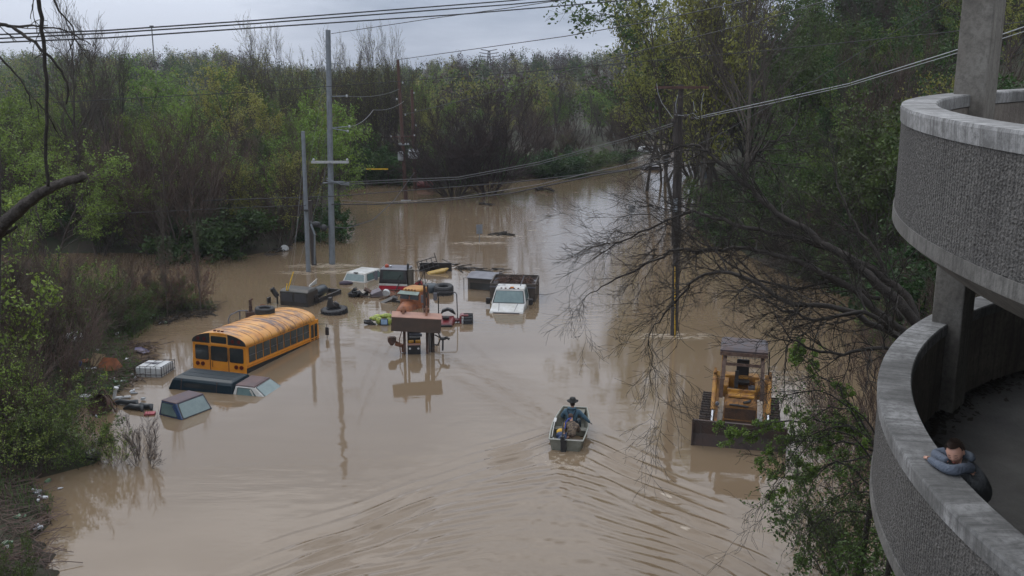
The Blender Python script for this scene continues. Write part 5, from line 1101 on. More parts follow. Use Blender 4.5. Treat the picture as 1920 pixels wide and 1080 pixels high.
cab(wt, -3.0, -1.1, 2*w, .28, .98, .62, .1, .17, mwhite, mwhite, .06, True, False, ((.15, .5), (.55, .85)))
mb = MB(); mb.box((-1.85, .12, 1.07), (.16, .22, .09)); mb.build('amber_beacon', mamber, wt, bevel=.02)
mb = MB()
for q in (-.5, -.25, 0, .25, .5): mb.box((-1.78, q, 1.05), (.08, .1, .04))
mb.build('marker_lamp', mredl, wt)
for s in (-1, 1):
    mb = MB(); mb.box((-1.55, s*(w+.24), .3), (.14, .26, .38)); mb.build('mirror', mtrim, wt, bevel=.03)
    mb = MB(); mb.tube([(-1.6, s*w*.9, .45), (-1.55, s*(w+.2), .42)], .025, 5); mb.build('mirror_arm', mtrim, wt)
mbox = mat('box_bed', (.045, .04, .034), .6, col2=(.07, .055, .045), nscale=2, bump=.1)
mb = MB(); BWd = 1.38; z1 = .98
for a, b in (((-3.1, 0), (.06, 2*BWd)), ((-5.4, 0), (.06, 2*BWd))): mb.box((a[0], 0, .25), (b[0], b[1], 2*z1-.5))
for s in (-1, 1): mb.box((-4.25, s*(BWd-.03), .25), (2.24, .06, 2*z1-.5))
mb.box((-4.25, 0, .3), (2.24, 2*BWd-.12, .1)); mb.build('box_bed', mbox, wt)
mb = MB()
for s in (-1, 1): mb.box((-4.25, s*(BWd-.16), z1-.2), (2.3, .36, .1)) if 0 else mb.box((-4.25, s*(BWd-.17), z1-.27+.03), (2.3, .36, .06))
for a in (-3.1, -5.4): mb.box((a, 0, z1-.21), (.14, 2*BWd+.02, .08))
mb.build('box_rim', mgreyst, wt)
mb = MB(); mb.tube([(-2.4, .55, 1.05), (-2.7, .75, 1.6)], .03, 5); mb.tube([(-2.4, -.9, 1.0), (-2.5, -.35, 1.05)], .03, 5); mb.build('roof_pole', mgreyst, wt)
rg = random.Random(9); mb = MB()
for i in range(150):
    p = V(-4.2+rg.uniform(-1, 1), rg.uniform(-1, 1), .75+rg.uniform(0, .2)); d = V(rg.gauss(0, 1), rg.gauss(0, 1), rg.gauss(0, .25)).normalized()*rg.uniform(.2, .6); mb.tube([p-d, p+d], rg.uniform(.01, .03), 4)
mh = Matrix.Translation(wt.location) @ Euler((0, R_(2), hd)).to_matrix().to_4x4()
mb.v = [tuple(mh @ Vector(p)) for p in mb.v]; o = mb.build('scrap_sticks', mrustd); tag(o, 'tangled rusty sticks and scrap filling the box bed of the white pickup', 'scrap', kind='stuff')
# ---- dark boxy cab
pa, pb = G(876, 543), G(927, 545)
bx = empty('truck_cab', pa.lerp(pb, .5), heading(pa, pb)+math.pi/2-R_(8), 'dark brown boxy truck cab with grey roof left of the scrap filled bed', 'truck'); w = (pb-pa).length/2
mb = MB(); mb.loft([[(0, -w, -.5), (1.7, -w, -.5), (1.7, w, -.5), (0, w, -.5)], [(0, -w, .78), (1.7, -w, .82), (1.7, w, .82), (0, w, .78)]]); mb.build('body', mbox, bx, bevel=.02)
mb = MB(); mb.prism([(-.1, .78), (.8, 1.0), (1.78, .84), (1.78, .8), (.8, .95), (-.1, .74)], -w-.06, w+.06, 'y'); mb.build('roof', mgreyst, bx)
mb = MB(); mb.box((-.01, 0, .25), (.03, w*1.6, .4)); mb.build('windshield', mglassd, bx); mb = MB(); mb.box((.9, -w-.01, .35), (.7, .03, .45)); mb.build('side_window', mglassd, bx)
mb = MB(); mb.tube([(.1, w, .75), (.1, w+.3, .72), (.1, w+.3, -.05)], .022, 5); mb.tube([(.9, -w, .5), (.9, -w-.3, .35), (.9, -w-.25, .7)], .03, 5); mb.build('grab_rail', mdarkst, bx)
# ---- trailer with tilted rack
pa, pb = G(787, 508), G(847, 508); tr = empty('trailer', pa.lerp(pb, .5), heading(pa, pb), 'black trailer board with a tilted ladder like rack, farthest of the flooded gear', 'trailer'); hw = (pb-pa).length/2
mb = MB(); mb.box((0, 0, .2), (2*hw, .12, .75)); mb.build('side_board', mblk, tr); mb = MB(); mb.M = Matrix.Translation((-hw, -.2, .05)) @ Matrix.Rotation(R_(-17), 4, 'Y')
for z_ in (0.0, .3, .62): mb.tube([(0, 0, z_), (1.35, 0, z_)], .03, 5)
for x_ in (0, .34, .68, 1.02, 1.35): mb.tube([(x_, 0, -.1), (x_, 0, .66 if x_ not in (1.35,) else .9)], .03, 5)
mb.build('rack', mdarkst, tr)
g = G(822, 512); mb = MB(); mb.loft([[(-.75*s, -.25*s, z), (.4*s, -.3*s, z), (.8*s, 0, z+.05), (.4*s, .3*s, z), (-.75*s, .25*s, z)] for s, z in ((.6, -.15), (1, .12), (.85, .2))]); o = mb.build('yellow_hull', mat('hull_yellow', (.4, .26, .06), .5), bevel=.02); o.location = g; o.rotation_euler = (.1, -.15, .3); tag(o, 'faded yellow plastic hull floating in front of the tilted rack', 'hull')
# ---- driftwood line, floats
def sticks(name, label, cat, px0, py0, px1, py1, n, seed, m=mtwigd, spread=.35, rl=(.3, 1.2), rr=(.015, .05), h=.1):
    rg = random.Random(seed); a, b = G(px0, py0), G(px1, py1); mb = MB()
    for i in range(n):
        p = a.lerp(b, rg.random())+V(rg.gauss(0, spread), rg.gauss(0, spread), rg.uniform(0, h)); d = ((b-a).normalized()+V(rg.gauss(0, .6), rg.gauss(0, .6), rg.gauss(0, .12))).normalized()*rg.uniform(*rl)
        q = p+d*.5+V(rg.gauss(0, .05), rg.gauss(0, .05), rg.uniform(0, .05)); mb.tube([p, q, p+d], rg.uniform(*rr), 4)
    o = mb.build(name, m); return tag(o, label, cat)
sticks('driftwood', 'line of dark driftwood trailing right from the black trailer', 'driftwood', 850, 502, 918, 509, 40, 1)
g = G(857, 503); 
sticks('driftwood', 'short dark log caught in foam beside the mid stream sign', 'driftwood', 918, 438, 950, 441, 14, 2, spread=.2, rl=(.5, 1.4), rr=(.04, .09))
sticks('driftwood', 'dark snag floating at the foot of the round brown trees', 'driftwood', 900, 383, 913, 384, 8, 3, spread=.15, rl=(.4, 1.), rr=(.05, .12))
sticks('driftwood', 'dark driftwood beside the far green bank', 'driftwood', 1000, 357, 1022, 359, 12, 4, spread=.3, rl=(.5, 1.4), rr=(.06, .14), h=.4)
sticks('driftwood', 'dark logs floating near the white drum on the left', 'driftwood', 503, 478, 530, 470, 10, 5, spread=.3, rl=(.6, 1.6), rr=(.05, .12))
g = G(534, 469); mb = MB(); mb.M = Matrix.Rotation(R_(75), 4, 'X'); mb.lathe([(0, -.3), (.26, -.3), (.28, -.2), (.28, .2), (.26, .3), (0, .3)], 14); o = mb.build('drum', mbeige); o.location = g+V(0, 0, .12); tag(o, 'pale drum floating below the yellow green waterside tree', 'drum')
# ---- debris between white car and orange truck
g = G(682, 556); dh = empty('scrap_heap', g, .1, 'heap of black engine parts with a pale block and chair frame in mid flood', 'scrap'); mb = MB(); rg = random.Random(14)
for i in range(22):
    p = V(rg.uniform(-.8, .1), rg.uniform(-.3, .3), rg.uniform(-.05, .55)*max(0.2, 1-abs(rg.uniform(-.5, .5)))); mb.box(p, (rg.uniform(.15, .5), rg.uniform(.1, .35), rg.uniform(.06, .2)), (rg.uniform(-.8, .8), rg.uniform(-.8, .8), rg.uniform(0, 3)))
mb.build('black_parts', mtrim, dh); mb = MB(); mb.box((.75, .1, .12), (.7, .5, .45), (.2, -.3, .3)); mb.build('pale_block', mat('lilac_grey', (.16, .14, .16), .7), dh, bevel=.03)
mb = MB(); mb.cyl((1.35, 0, .15), (1.4, .15, .2), .24, n=16); mb.build('pale_ring', mbeige, dh)
mb = MB(); mb.box((.35, .1, .3), (.7, .3, .1), (.3, .5, 0)); mb.tube([(-.2, -.3, .1), (1.2, -.5, .02), (2.6, .1, .12)], .04, 5); mb.tube([(1.6, -.3, .1), (1.0, -1.0, .02)], .04, 5); mb.tube([(1.1, .3, .3), (2.3, .5, .25)], .05, 5); mb.build('planks', mrustd, dh)
g = G(727, 566); mb = MB(); mb.box((0, 0, .1), (.9, .3, .08), (.2, -.3, .6)); mb.box((.4, .1, .15), (.3, .3, .3), (.3, .4, .2)); mb.box((.7, -.2, .08), (.5, .12, .1), (.1, .1, -.4)); o = mb.build('metal_scrap', mdarkst, bevel=.01); o.location = g; tag(o, 'small dark broken frame floating before the truck with red band', 'scrap')
g = G(647, 533); mb = MB(); mb.ball((0, 0, .08), (.4, .25, .16)); mb.ball((.25, .1, .06), (.25, .2, .12)); o = mb.build('dark_bundle', mat('bundle_purple', (.05, .035, .055), .7), smooth=True); o.location = g; tag(o, 'small dark purple bundle in front of the white vehicle', 'bundle')
# ---- hi-vis gear
g = G(708, 608); hv = empty('gear_float', g, 0, 'floating heap of lime yellow gear with a pale blue box left of the raised bucket', 'gear'); mlime = mat('lime_yellow', (.34, .4, .06), .55, col2=(.1, .13, .04), nscale=9)
mb = MB()
for p, r in (((.1, 0, .2), (.2, .18, .22)), ((.5, .2, .42), (.35, .16, .15)), ((-.2, .2, .28), (.3, .15, .14)), ((.62, 0, .15), (.18, .2, .25)), ((.0, .35, .35), (.3, .15, .13))): mb.ball(p, r, 12, 8)
mb.build('lime_bag', mlime, hv, smooth=True)
mb = MB(); mb.box((.4, -.15, .1), (.42, .25, .5)); mb.build('dark_box', mat('navy', (.015, .025, .05), .5), hv, bevel=.02); mb = MB(); mb.box((.4, -.285, .2), (.34, .02, .26)); mb.build('blue_panel', mat('pale_blue', (.25, .38, .55), .5), hv)
mb = MB(); mb.box((-.5, 0, .1), (.5, .3, .12), (.2, .3, .2)); mb.box((-.3, -.1, .02), (.4, .2, .2), (0, .4, 0)); mb.tube([(-.75, 0, .2), (-.3, 0, .25)], .04, 5); mb.build('dark_straps', mtrim, hv); mb = MB(); mb.box((.3, .2, .38), (.12, .1, .16)); mb.build('orange_valve', mat('orange', (.6, .15, .02), .5), hv)
# ---- loader with raised bucket
g = G(777, 671); ld = empty('bucket_loader', g, R_(4), 'submerged tractor loader holding its wide rusty bucket above the flood', 'loader')
mbk = mat('bucket_brown', (.045, .034, .028), .7, col2=(.07, .045, .034), nscale=1.6, bump=.15); mlip = mat('bucket_lip', (.36, .2, .15), .75, col2=(.26, .15, .12), nscale=2)
# local x = picture right, y = away
mb = MB(); mb.M = Matrix.Rotation(R_(4.2), 4, 'Y')
mb.prism([(-.02, 1.3), (.04, 1.3), (.04, 1.98), (-.02, 1.98)], -1.2, 1.2, 'x')
mb.prism([(.04, 1.3), (.55, 1.42), (.62, 1.6), (.7, 2.08), (.64, 2.1), (.55, 1.65), (.48, 1.48), (.04, 1.36)], -1.2, 1.2, 'x')
for s in (-1.2, 1.17): mb.prism([(0, 1.3), (.55, 1.42), (.7, 2.08), (0, 1.98)], s, s+.03, 'x')
mb.build('bucket', mbk, ld)
mb = MB(); mb.M = Matrix.Rotation(R_(4.2), 4, 'Y'); mb.prism([(-.03, 1.985), (.66, 2.105), (.66, 2.13), (-.03, 2.015)], -1.21, 1.21, 'x'); mb.build('bucket_lip', mlip, ld)
for x_ in (-.5, .62):
    mb = MB(); mb.box((x_, .9, .75), (.13, .16, 2.6), (R_(-14), 0, 0)); mb.build('lift_arm', mrustd, ld, bevel=.01)
    mb = MB(); mb.cyl((x_+.2, 1.0, -.3), (x_+.2, .75, 1.5), .055, n=8); mb.build('cylinder', mdarkst, ld)
    mb = MB(); mb.prism([(.25, 2.03), (.55, 2.45), (.8, 2.4), (.85, 2.05)], x_-.05, x_+.05, 'x'); mb.cyl((x_-.14, .6, 2.25), (x_+.14, .6, 2.25), .09, n=8); mb.build('hinge_bracket', mrust, ld)
mb = MB(); mb.box((.52, 1.5, 2.3), (.12, .14, 2.0)); mb.box((.68, 1.5, 2.3), (.07, .12, 2.0)); mb.build('mast', mrustd, ld)
mb = MB(); mb.box((.9, 1.0, .6), (.16, .2, 2.0)); mb.box((.72, 1.05, .3), (.06, .1, 1.8)); mb.build('rear_post', mbk, ld)
mb = MB()
for a, b in (((1.0, .9, 1.35), (1.3, .85, .75)), ((1.3, .85, .75), (1.15, .85, .4)), ((.9, .9, .4), (1.2, .85, .38)), ((1.0, .9, .9), (1.3, .85, .75))): mb.tube([a, b], .035, 5)
mb.tube([(1.3, .85, .7), (1.5, .85, .72), (1.55, .8, .75)], .08, 6); mb.tube([(1.55, .8, .8), (1.72, .8, .68)], .06, 6); mb.tube([(1.4, .85, .7), (1.38, .85, .1)], .05, 6); mb.build('side_brace', mdarkst, ld)
mb = MB(); mb.loft([[(-1.12*1+x_, .9+y_, z_) for x_, y_ in ((-.2*s, -.12), (.2*s, -.12), (.24*s, .12), (-.24*s, .12))] for z_, s in ((.42, .3), (.6, .9), (.78, .9), (.84, .5))]); mb.build('step_plate', mrustd, ld)
mb = MB(); mb.tube([(-.95, .9, .6), (-.5, .9, .35)], .05, 5); mb.tube([(-.6, .9, 1.2), (-.75, .9, .7), (-.72, .9, .1), (-.6, .9, -.3)], .025, 5); mb.box((-.78, .9, .42), (.4, .2, .14), (0, .3, 0)); mb.box((-.55, .95, .2), (.2, .2, .3)); mb.build('side_linkage', mrust, ld)
mb = MB(); mb.box((-.02, .75, .22), (.62, .3, .5)); mb.box((-.02, 1.1, .5), (.6, .5, .6)); nose = mb.build('nose_grille', mtrim, ld, bevel=.03)
for s in (-1, 1): mb = MB(); mb.lathe([(0, 0), (.055, 0), (.05, .03), (0, .035)], 12); mb.v = [(s*.21-.02+x, .59-z, .3+y) for x, y, z in mb.v]; mb.build('headlight', mbeige, nose)
mb = MB(); mb.box((-.02, .8, .49), (.66, .42, .05)); mb.build('nose_plate', mlip, ld); myl = mat('machine_yellow', (.5, .27, .02), .45, col2=(.36, .18, .02), nscale=3)
for s in (-1, 1): mb = MB(); mb.box((s*.17, .85, .6), (.26, .2, .15)); mb.build('yellow_tank', myl, ld, bevel=.04)
mb = MB(); mb.loft([[(x_*s, 1.55+y_*s, z_) for x_, y_ in ((-.3, -.2), (.3, -.2), (.3, .2), (-.3, .2))] for z_, s in ((.7, 1), (1.0, .9), (1.2, .72), (1.25, .5))]); mb.build('seat', mtrim, ld); mb = MB(); mb.box((0, 1.3, .8), (.72, .2, .12)); mb.build('dash', mgreyst, ld)
# ---- red tractor
g = G(836, 610); rt = empty('red_tractor', g, 0, 'red tractor hood with black seat and tall roll bar right of the raised bucket', 'tractor'); mred = mat('tractor_red', (.17, .018, .022), .4, col2=(.1, .02, .022), nscale=3, coat=.3)
mb = MB(); mb.loft([[(-.42, -.35, -.4), (.32, -.35, -.4), (.42, .55, -.4), (-.42, .55, -.4)], [(-.44, -.37, .12), (.36, -.37, .12), (.5, .6, .2), (-.44, .6, .2)], [(-.4, -.3, .2), (.24, -.3, .2), (.42, .55, .42), (-.4, .55, .42)]]); mb.build('hood', mred, rt, bevel=.05)
mb = MB(); mb.box((-.04, -.385, -.05), (.8, .03, .28)); mb.build('grille', mtrim, rt); mb = MB(); mb.box((-.05, -.4, .12), (.8, .02, .03)); mb.build('bumper_strip', mgreyst, rt)
mb = MB(); mb.prism([(-.35, .42), (-.25, .7), (.05, .82), (.35, .72), (.5, .45), (.4, .5), (.1, .68), (-.15, .6)], .55, .85, 'y'); mb.build('rear_fender', mtrim, rt)
mb = MB(); mb.box((0, .1, .42), (.36, .3, .08)); mb.build('seat', mtrim, rt)
mb = MB(); mb.tube([(-.42, .4, .2), (-.42, .4, 1.75)], .035, 6); mb.tube([(-.5, .6, 1.72), (.5, .6, 1.72), (.58, .6, 1.6), (.62, .6, -.1)], .03, 6); mb.build('roll_bar', mtrim, rt); mb = MB(); mb.box((-.6, .5, 1.5), (.2, .08, .42)); mb.build('mirror', mgreyst, rt)
mb = MB(); mb.tube([(.3, .6, .15), (.9, .7, .15)], .12, 6); mb.build('axle', mred, rt)
w_ = MB(); torus_like(w_, (1.2, .7, 0), .46, .22, .5, 24, (0, R_(90), 0))
for k in range(16):
    a = 2*math.pi*k/16; w_.box((1.2, .7+.47*math.cos(a), .47*math.sin(a)), (.5, .06, .07), (a, 0, 0))
w_.build('wheel', mrub, rt); mb = MB(); mb.box((1.0, .7, .42), (.45, .5, .1)); mb.box((.78, .6, .2), (.1, .5, .5)); mb.build('wheel_fender', mred, rt, bevel=.03); mb = MB(); mb.box((.9, .42, .12), (.1, .04, .3)); mb.build('white_plate', mbeige, rt)
# ------------------------------------------------------------------ crawler loader on the right
pa, pb = G(1297, 834), G(1472, 849); u = (pb-pa).normalized(); hdz = math.atan2(-u.x, u.y)
c0 = pa.lerp(pb, .5)-V(math.cos(hdz), math.sin(hdz), 0)*3.0
cl = empty('crawler_loader', c0, hdz, 'yellow crawler loader with rusty engine and grey canopy standing in the flood', 'loader', rx=R_(-1.0))
my = mat('loader_yellow', (.4, .2, .03), .6, col2=(.2, .09, .03), nscale=3.5, lo=.4, hi=.62, bump=.1)
mrs = mat('loader_rust', (.26, .12, .025), .8, col2=(.08, .04, .02), nscale=4, bump=.25)
mtrk = mat('track_steel', (.06, .055, .055), .45, .4, col2=(.1, .07, .055), nscale=5)
mcan = mat('canopy_grey', (.05, .05, .062), .6, col2=(.08, .05, .045), nscale=2.2, bump=.15)
BWL = (pb-pa).length
# blade/bucket seen from its front
mb = MB(); mb.prism([(2.55, -.6), (3.02, -.62), (3.02, .0), (2.95, .45), (3.04, .98), (2.96, 1.0), (2.87, .45), (2.6, .1)], -BWL/2, BWL/2, 'y')
for s in (-1, 1): mb.prism([(2.4, -.5), (3.05, -.6), (3.1, 1.02), (2.7, .9)], s*BWL/2-.03, s*BWL/2+.03, 'y')
mb.build('blade', mat('blade_steel', (.035, .028, .027), .65, col2=(.06, .035, .028), nscale=1.3, bump=.1), cl)
for s in (-1, 1):
    # track frame with grouser plates
    yc = s*1.28; mb = MB(); out = []
    def oval(t):
        L_ = 1.55; r = .46; P_ = 4*L_+2*math.pi*r; q = t*P_
        if q < 2*L_: return (-L_+q, .62+r, 0.)
        q -= 2*L_
        if q < math.pi*r: a = math.pi/2-q/r; return (L_+r*math.cos(a), .62+r*math.sin(a), math.pi/2-a)
        q -= math.pi*r
        if q < 2*L_: return (L_-q, .62-r, math.pi)
        q -= 2*L_; a = -math.pi/2-q/r; return (-L_+r*math.cos(a), .62+r*math.sin(a), math.pi/2-a)
    old = cl
    n_ = 30
    for k in range(n_):
        x_, z_, a = oval(k/n_); 
        mb.box((x_, yc, z_-.55), (.18, .52, .05), (0, a, 0)); 
        mb.box((x_+.07*math.sin(a)*0+.05*math.cos(a)*0+.045*math.sin(a), yc, z_-.55+.045*math.cos(a)), (.03, .5, .07), (0, a, 0))
    mb.build('track', mtrk, cl)
    mb = MB(); mb.box((0, yc, .05), (3.0, .3, .35)); mb.build('track_frame', mrs, cl)
# body
mb = MB(); mb.box((.2, 0, .25), (3.0, 1.3, .9)); mb.build('chassis', mrs, cl, bevel=.04)
mb = MB(); mb.loft([[(.55, -.6, .5), (1.75, -.6, .1), (1.75, .6, .1), (.55, .6, .5)], [(.55, -.62, 1.25), (1.62, -.62, 1.2), (1.62, .62, 1.2), (.55, .62, 1.25)], [(.6, -.5, 1.36), (1.45, -.5, 1.32), (1.45, .5, 1.32), (.6, .5, 1.36)]]); mb.build('engine_hood', mrs, cl, bevel=.03)
mb = MB(); facequad(mb, (1.752, -.62, .1), (1.752, .62, .1), (1.622, .62, 1.2), (1.622, -.62, 1.2), .03, .97, .0, .9, .01, .02); mb.build('radiator_grille', mat('grille_rust', (.022, .015, .012), .9, col2=(.07, .035, .018), nscale=4, bump=.3), cl)
mb = MB(); mb.tube([(1.62, -.42, 1.22), (1.66, -.15, 1.24), (1.66, .3, 1.2)], .04, 6); mb.tube([(1.6, .1, 1.34), (1.5, .3, 1.36), (1.35, .35, 1.36)], .05, 6); mb.build('engine_pipe', mtrim, cl)
mb = MB(); mb.box((.1, 0, 1.18), (1.0, 1.25, .08)); mb.box((.62, 0, 1.42), (.12, 1.1, .22)); mb.box((.9, 0, 1.4), (.5, 1.0, .06)); mb.build('operator_floor', my, cl); 
mb = MB(); mb.box((.52, -.3, 1.45), (.12, .5, .14)); mb.box((.35, -.22, 1.75), (.1, .14, .9), (0, -.1, 0)); mb.build('control_lever', mtrim, cl)
mb = MB(); mb.lathe([(.1, -.16), (.14, -.16), (.17, .16), (.15, .16), (.12, -.1), (0, -.1)], 18, (.2, .42, 1.4)); mb.build('bucket', mgreyst, cl)
mb = MB(); mb.box((-.55, 0, 1.5), (.5, .6, .16)); mb.box((-.82, 0, 1.98), (.14, .5, .75)); mb.build('seat', mtrim, cl, bevel=.04)
mb = MB(); mb.box((-.9, 0, 1.4), (.5, 1.35, .6)); mb.build('rear_tank', my, cl, bevel=.04)
for s in (-1, 1):
    mb = MB(); mb.box((-.25, s*.62, 1.35), (1.3, .22, .5)); mb.build('side_tank', my, cl, bevel=.03)
    mb = MB()
    for a, b in (((1.0, s*.78, 1.3), (.9, s*.76, 2.0)), ((.9, s*.76, 2.0), (.55, s*.72, 2.62)), ((.55, s*.72, 2.62), (.2, s*.72, 2.95))):
        d = Vector(b)-Vector(a); mb.box((Vector(a)+Vector(b))/2, (.12, .15, d.length+.06), (0, math.atan2(d.x, d.z), 0))
    mb.build('front_post', mat('post_worn', (.06, .032, .024), .75, col2=(.13, .085, .065), nscale=5), cl, bevel=.015)
    mb = MB(); mb.box((-1.05, s*.78, 1.95), (.12, .14, 2.1)); mb.build('rear_post', my, cl, bevel=.015)
    # loader arm: tower, boom down to the blade, cylinder with bright rod
    mb = MB(); mb.prism([(-.55, .6), (-.1, .6), (.15, 1.7), (-.05, 2.0), (-.3, 1.95)], s*.93-.06, s*.93+.06, 'y'); mb.build('lift_tower', my, cl)
    mb = MB(); mb.prism([(-.1, 1.75), (.1, 1.98), (1.4, 1.5), (2.5, .55), (2.75, .25), (2.6, .1), (1.2, 1.15)], s*.92+.07, s*.92+.15, 'y') if 0 else mb.prism([(.0, 1.55), (.1, 1.8), (1.2, 1.2), (2.6, .35), (2.6, .1), (1.1, .9)], s*.9-.05, s*.9+.05, 'y'); mb.build('lift_arm', mrs, cl)
    mb = MB(); mb.cyl((.5, s*1.04, 2.15), (1.75, s*1.04, 1.0), .085, n=12); cy = mb.build('tilt_cylinder', my, cl, smooth=False); mb = MB(); mb.cyl((1.7, s*1.04, 1.04), (2.75, s*1.04, .1), .04, n=10); mb.build('chrome_rod', mchrome, cy)
    mb = MB(); mb.prism([(.1, 1.7), (.6, 2.35), (.75, 2.2), (.35, 1.5)], s*1.04-.05, s*1.04+.05, 'y'); mb.build('tilt_lever', mrs, cl)
mb = MB(); mb.tube([(-.3, .98, 2.9), (-.6, 1.02, 2.0), (-.7, 1.0, 1.2)], .025, 5); mb.build('hose', mtrim, cl)
mb = MB(); mb.lathe([(0, 0), (.08, 0), (.07, .06), (0, .07)], 12); mb.v = [(1.7+z, -.88+x, 1.25+y) for x, y, z in mb.v]; mb.build('headlight', mgreyst, cl)
mb = MB(); mb.loft([[(-1.2, -.9, 2.98), (.55, -.9, 2.98), (.55, .9, 2.98), (-1.2, .9, 2.98)], [(-1.22, -.92, 3.08), (.57, -.92, 3.08), (.57, .92, 3.08), (-1.22, .92, 3.08)], [(-1.1, -.8, 3.16), (.42, -.8, 3.16), (.42, .8, 3.16), (-1.1, .8, 3.16)]]); mb.build('canopy', mcan, cl, bevel=.02)
mb = MB(); mb.box((.58, 0, 2.94), (.06, 1.82, .14)); mb.box((.56, 0, 2.52), (.08, 1.46, .1)); mb.build('canopy_beam', MATS['post_worn'], cl)
mb = MB()
for k in range(13): mb.box((-1.06, -.72+.12*k, 2.6), (.01, .012, .6))
for k in range(6): mb.box((-1.06, 0, 2.35+.1*k), (.01, 1.5, .012))
mb.build('rear_mesh', mgreyst, cl)
# ------------------------------------------------------------------ scrap and floating rubbish on the left
g = G(253.5, 706); g2 = G(303, 708); ib = empty('water_tote', g.lerp(g2, .5), heading(g, g2), 'white plastic liquid tote in a grey wire cage floating low by the left bank', 'tote', rx=R_(-2)); wI = (g2-g).length/2
mb = MB(); mb.loft([[(-wI*.97, .02, -.5), (wI*.97, .02, -.5), (wI*.97, 1.3, -.5), (-wI*.97, 1.3, -.5)], [(-wI*.97, .02, .4), (wI*.97, .02, .4), (wI*.97, 1.3, .4), (-wI*.97, 1.3, .4)], [(-wI*.9, .1, .46), (wI*.9, .1, .46), (wI*.9, 1.2, .46), (-wI*.9, 1.2, .46)]]); mb.build('plastic_tank', mbeige, ib, bevel=.03)
mb = MB(); mb.lathe([(0, 0), (.1, 0), (.1, .05), (0, .06)], 14, (0, .65, .46)); mb.build('fill_cap', mgreyst, ib); mb = MB(); mb.box((-.15, .75, .47), (.7, .25, .01)); mb.build('puddle_patch', mgreyst, ib)
mb = MB()
for k in range(6):
    x_ = -wI+2*wI*k/5
    for y_ in (-.02, 1.34): mb.tube([(x_, y_, -.5), (x_, y_, .5)], .012, 5)
for k in range(7):
    for x_ in (-wI-.02, wI+.02): mb.tube([(x_, 1.32*k/6, -.5), (x_, 1.32*k/6, .5)], .012, 5)
for z_ in (.12, .5): mb.tube([(-wI-.02, -.02, z_), (wI+.02, -.02, z_), (wI+.02, 1.34, z_), (-wI-.02, 1.34, z_), (-wI-.02, -.02, z_)], .014, 5)
for x_ in (-.1, .25): mb.tube([(x_, -.02, .5), (x_, 1.34, .5)], .012, 5)
mb.build('wire_cage', mdarkst, ib)
def land(px, py, dz=0.):
    g = G(px, py); g.z = max(0, float(land_h(g.x, g.y)[0]))+dz; return g
morp = mat('orange_panel', (.28, .09, .035), .8, col2=(.13, .055, .03), nscale=3, bump=.2); mpaper = mat('dirty_white', (.5, .5, .52), .7, col2=(.3, .3, .3), nscale=8, bump=.3)
g = land(207, 704); mb = MB(); mb.add([(-.6, -.3, 0), (.45, -.35, 0), (.5, .3, .0), (-.5, .4, 0), (-.25, 0, .55), (.35, 0, .5)], [(0, 1, 5, 4), (1, 2, 5), (2, 3, 4, 5), (3, 0, 4), (3, 2, 1, 0)]); o = mb.build('crumpled_panel', morp); o.location = g; tag(o, 'crumpled rust orange metal panel lying beside the wire caged tote', 'scrap')
g = land(186, 704, .02); mb = MB(); mb.box((0, 0, .3), (.55, .12, .6), (-.5, .3, .4)); o = mb.build('tan_board', mat('tan_board', (.22, .16, .09), .8, nscale=6)); o.location = g; tag(o, 'tan board leaning against the crumpled orange panel', 'board')
g = land(165, 697, .02); mb = MB(); mb.box((0, 0, .08), (.9, .4, .05), (.15, -.12, .1)); o = mb.build('flat_panel', morp); o.location = g; tag(o, 'flat rusty sheet left of the tan board', 'scrap')
g = G(191, 772); rd = empty('rusted_drum', g, 0, 'rusted open drum with a triangular frame half sunk at lower left', 'drum'); mb = MB(); mb.M = Matrix.Translation((0, 0, .28)) @ Euler((R_(62), R_(-14), 0)).to_matrix().to_4x4(); mb.lathe([(.0, -.3), (.36, -.3), (.42, .0), (.44, .35), (.41, .35), (.37, 0), (0, -.2)], 22); mb.build('drum_shell', mrustd, rd)
mb = MB(); mb.tube([(.05, .2, .95), (.62, -.15, .05)], .04, 5); mb.tube([(.05, .2, .95), (-.35, .3, .55)], .035, 5); mb.tube([(.62, -.15, .05), (.5, .35, .1), (.05, .2, .95)], .03, 5); mb.build('frame', mrustd, rd)
tyre('tyre', 'old tyre with a dented pale hub lying left of the rusted drum', G(162, 753)+V(0, 0, .06), .46, .24, .3, (R_(-4), 0, 0)); g = G(162, 752); mb = MB(); mb.lathe([(0, .0), (.24, .02), (.26, .05), (0, .1)], 16); o = mb.build('hub_cover', mbeige); o.location = g+V(0, 0, .2); tag(o, 'pale round hub cover on the tyre left of the rusted drum', 'hub cover')
g = G(213, 748); mb = MB(); mb.tube([(0, 0, -.1), (.06, 0, .2), (.14, 0, .48)], .07, 10); mb.cyl((.13, 0, .44), (.16, 0, .52), .1, n=10); mb.tube([(.05, 0, .05), (.7, .1, .06)], .06, 8); o = mb.build('plastic_pipe', mbeige); o.location = g; tag(o, 'white elbow pipe standing out of the water behind the rusted drum', 'pipe')
for i, (px, py, L_) in enumerate(((238, 760, .7), (253, 769, .5), (272, 767, .45))):
    g = G(px, py); mb = MB(); mb.tube([(-L_, .1, .02), (-L_*.4, .1, .14), (.1, 0, .12), (L_*.6, -.05, .16), (L_*.75, -.2, -.06)], [.06, .12, .13, .12, .04], 8); o = mb.build('hose_section', mat('hose_black', (.03, .036, .042), .4), smooth=True); o.location = g; tag(o, ('long black hose section floating right of the elbow pipe', 'short curled black hose section at the right end of the floating hoses', 'black hose piece touching the debris beside the blue cab')[i], 'hose')
g = G(281, 777); mb = MB(); mb.box((0, 0, .04), (.42, .3, .07), (.05, 0, .15)); o = mb.build('red_crate_lid', mat('lid_red', (.3, .03, .05), .5), bevel=.01); o.location = g; tag(o, 'small flat red lid floating left of the blue cab', 'lid')
g = land(138, 656, .1); mb = MB(); rg = random.Random(31)
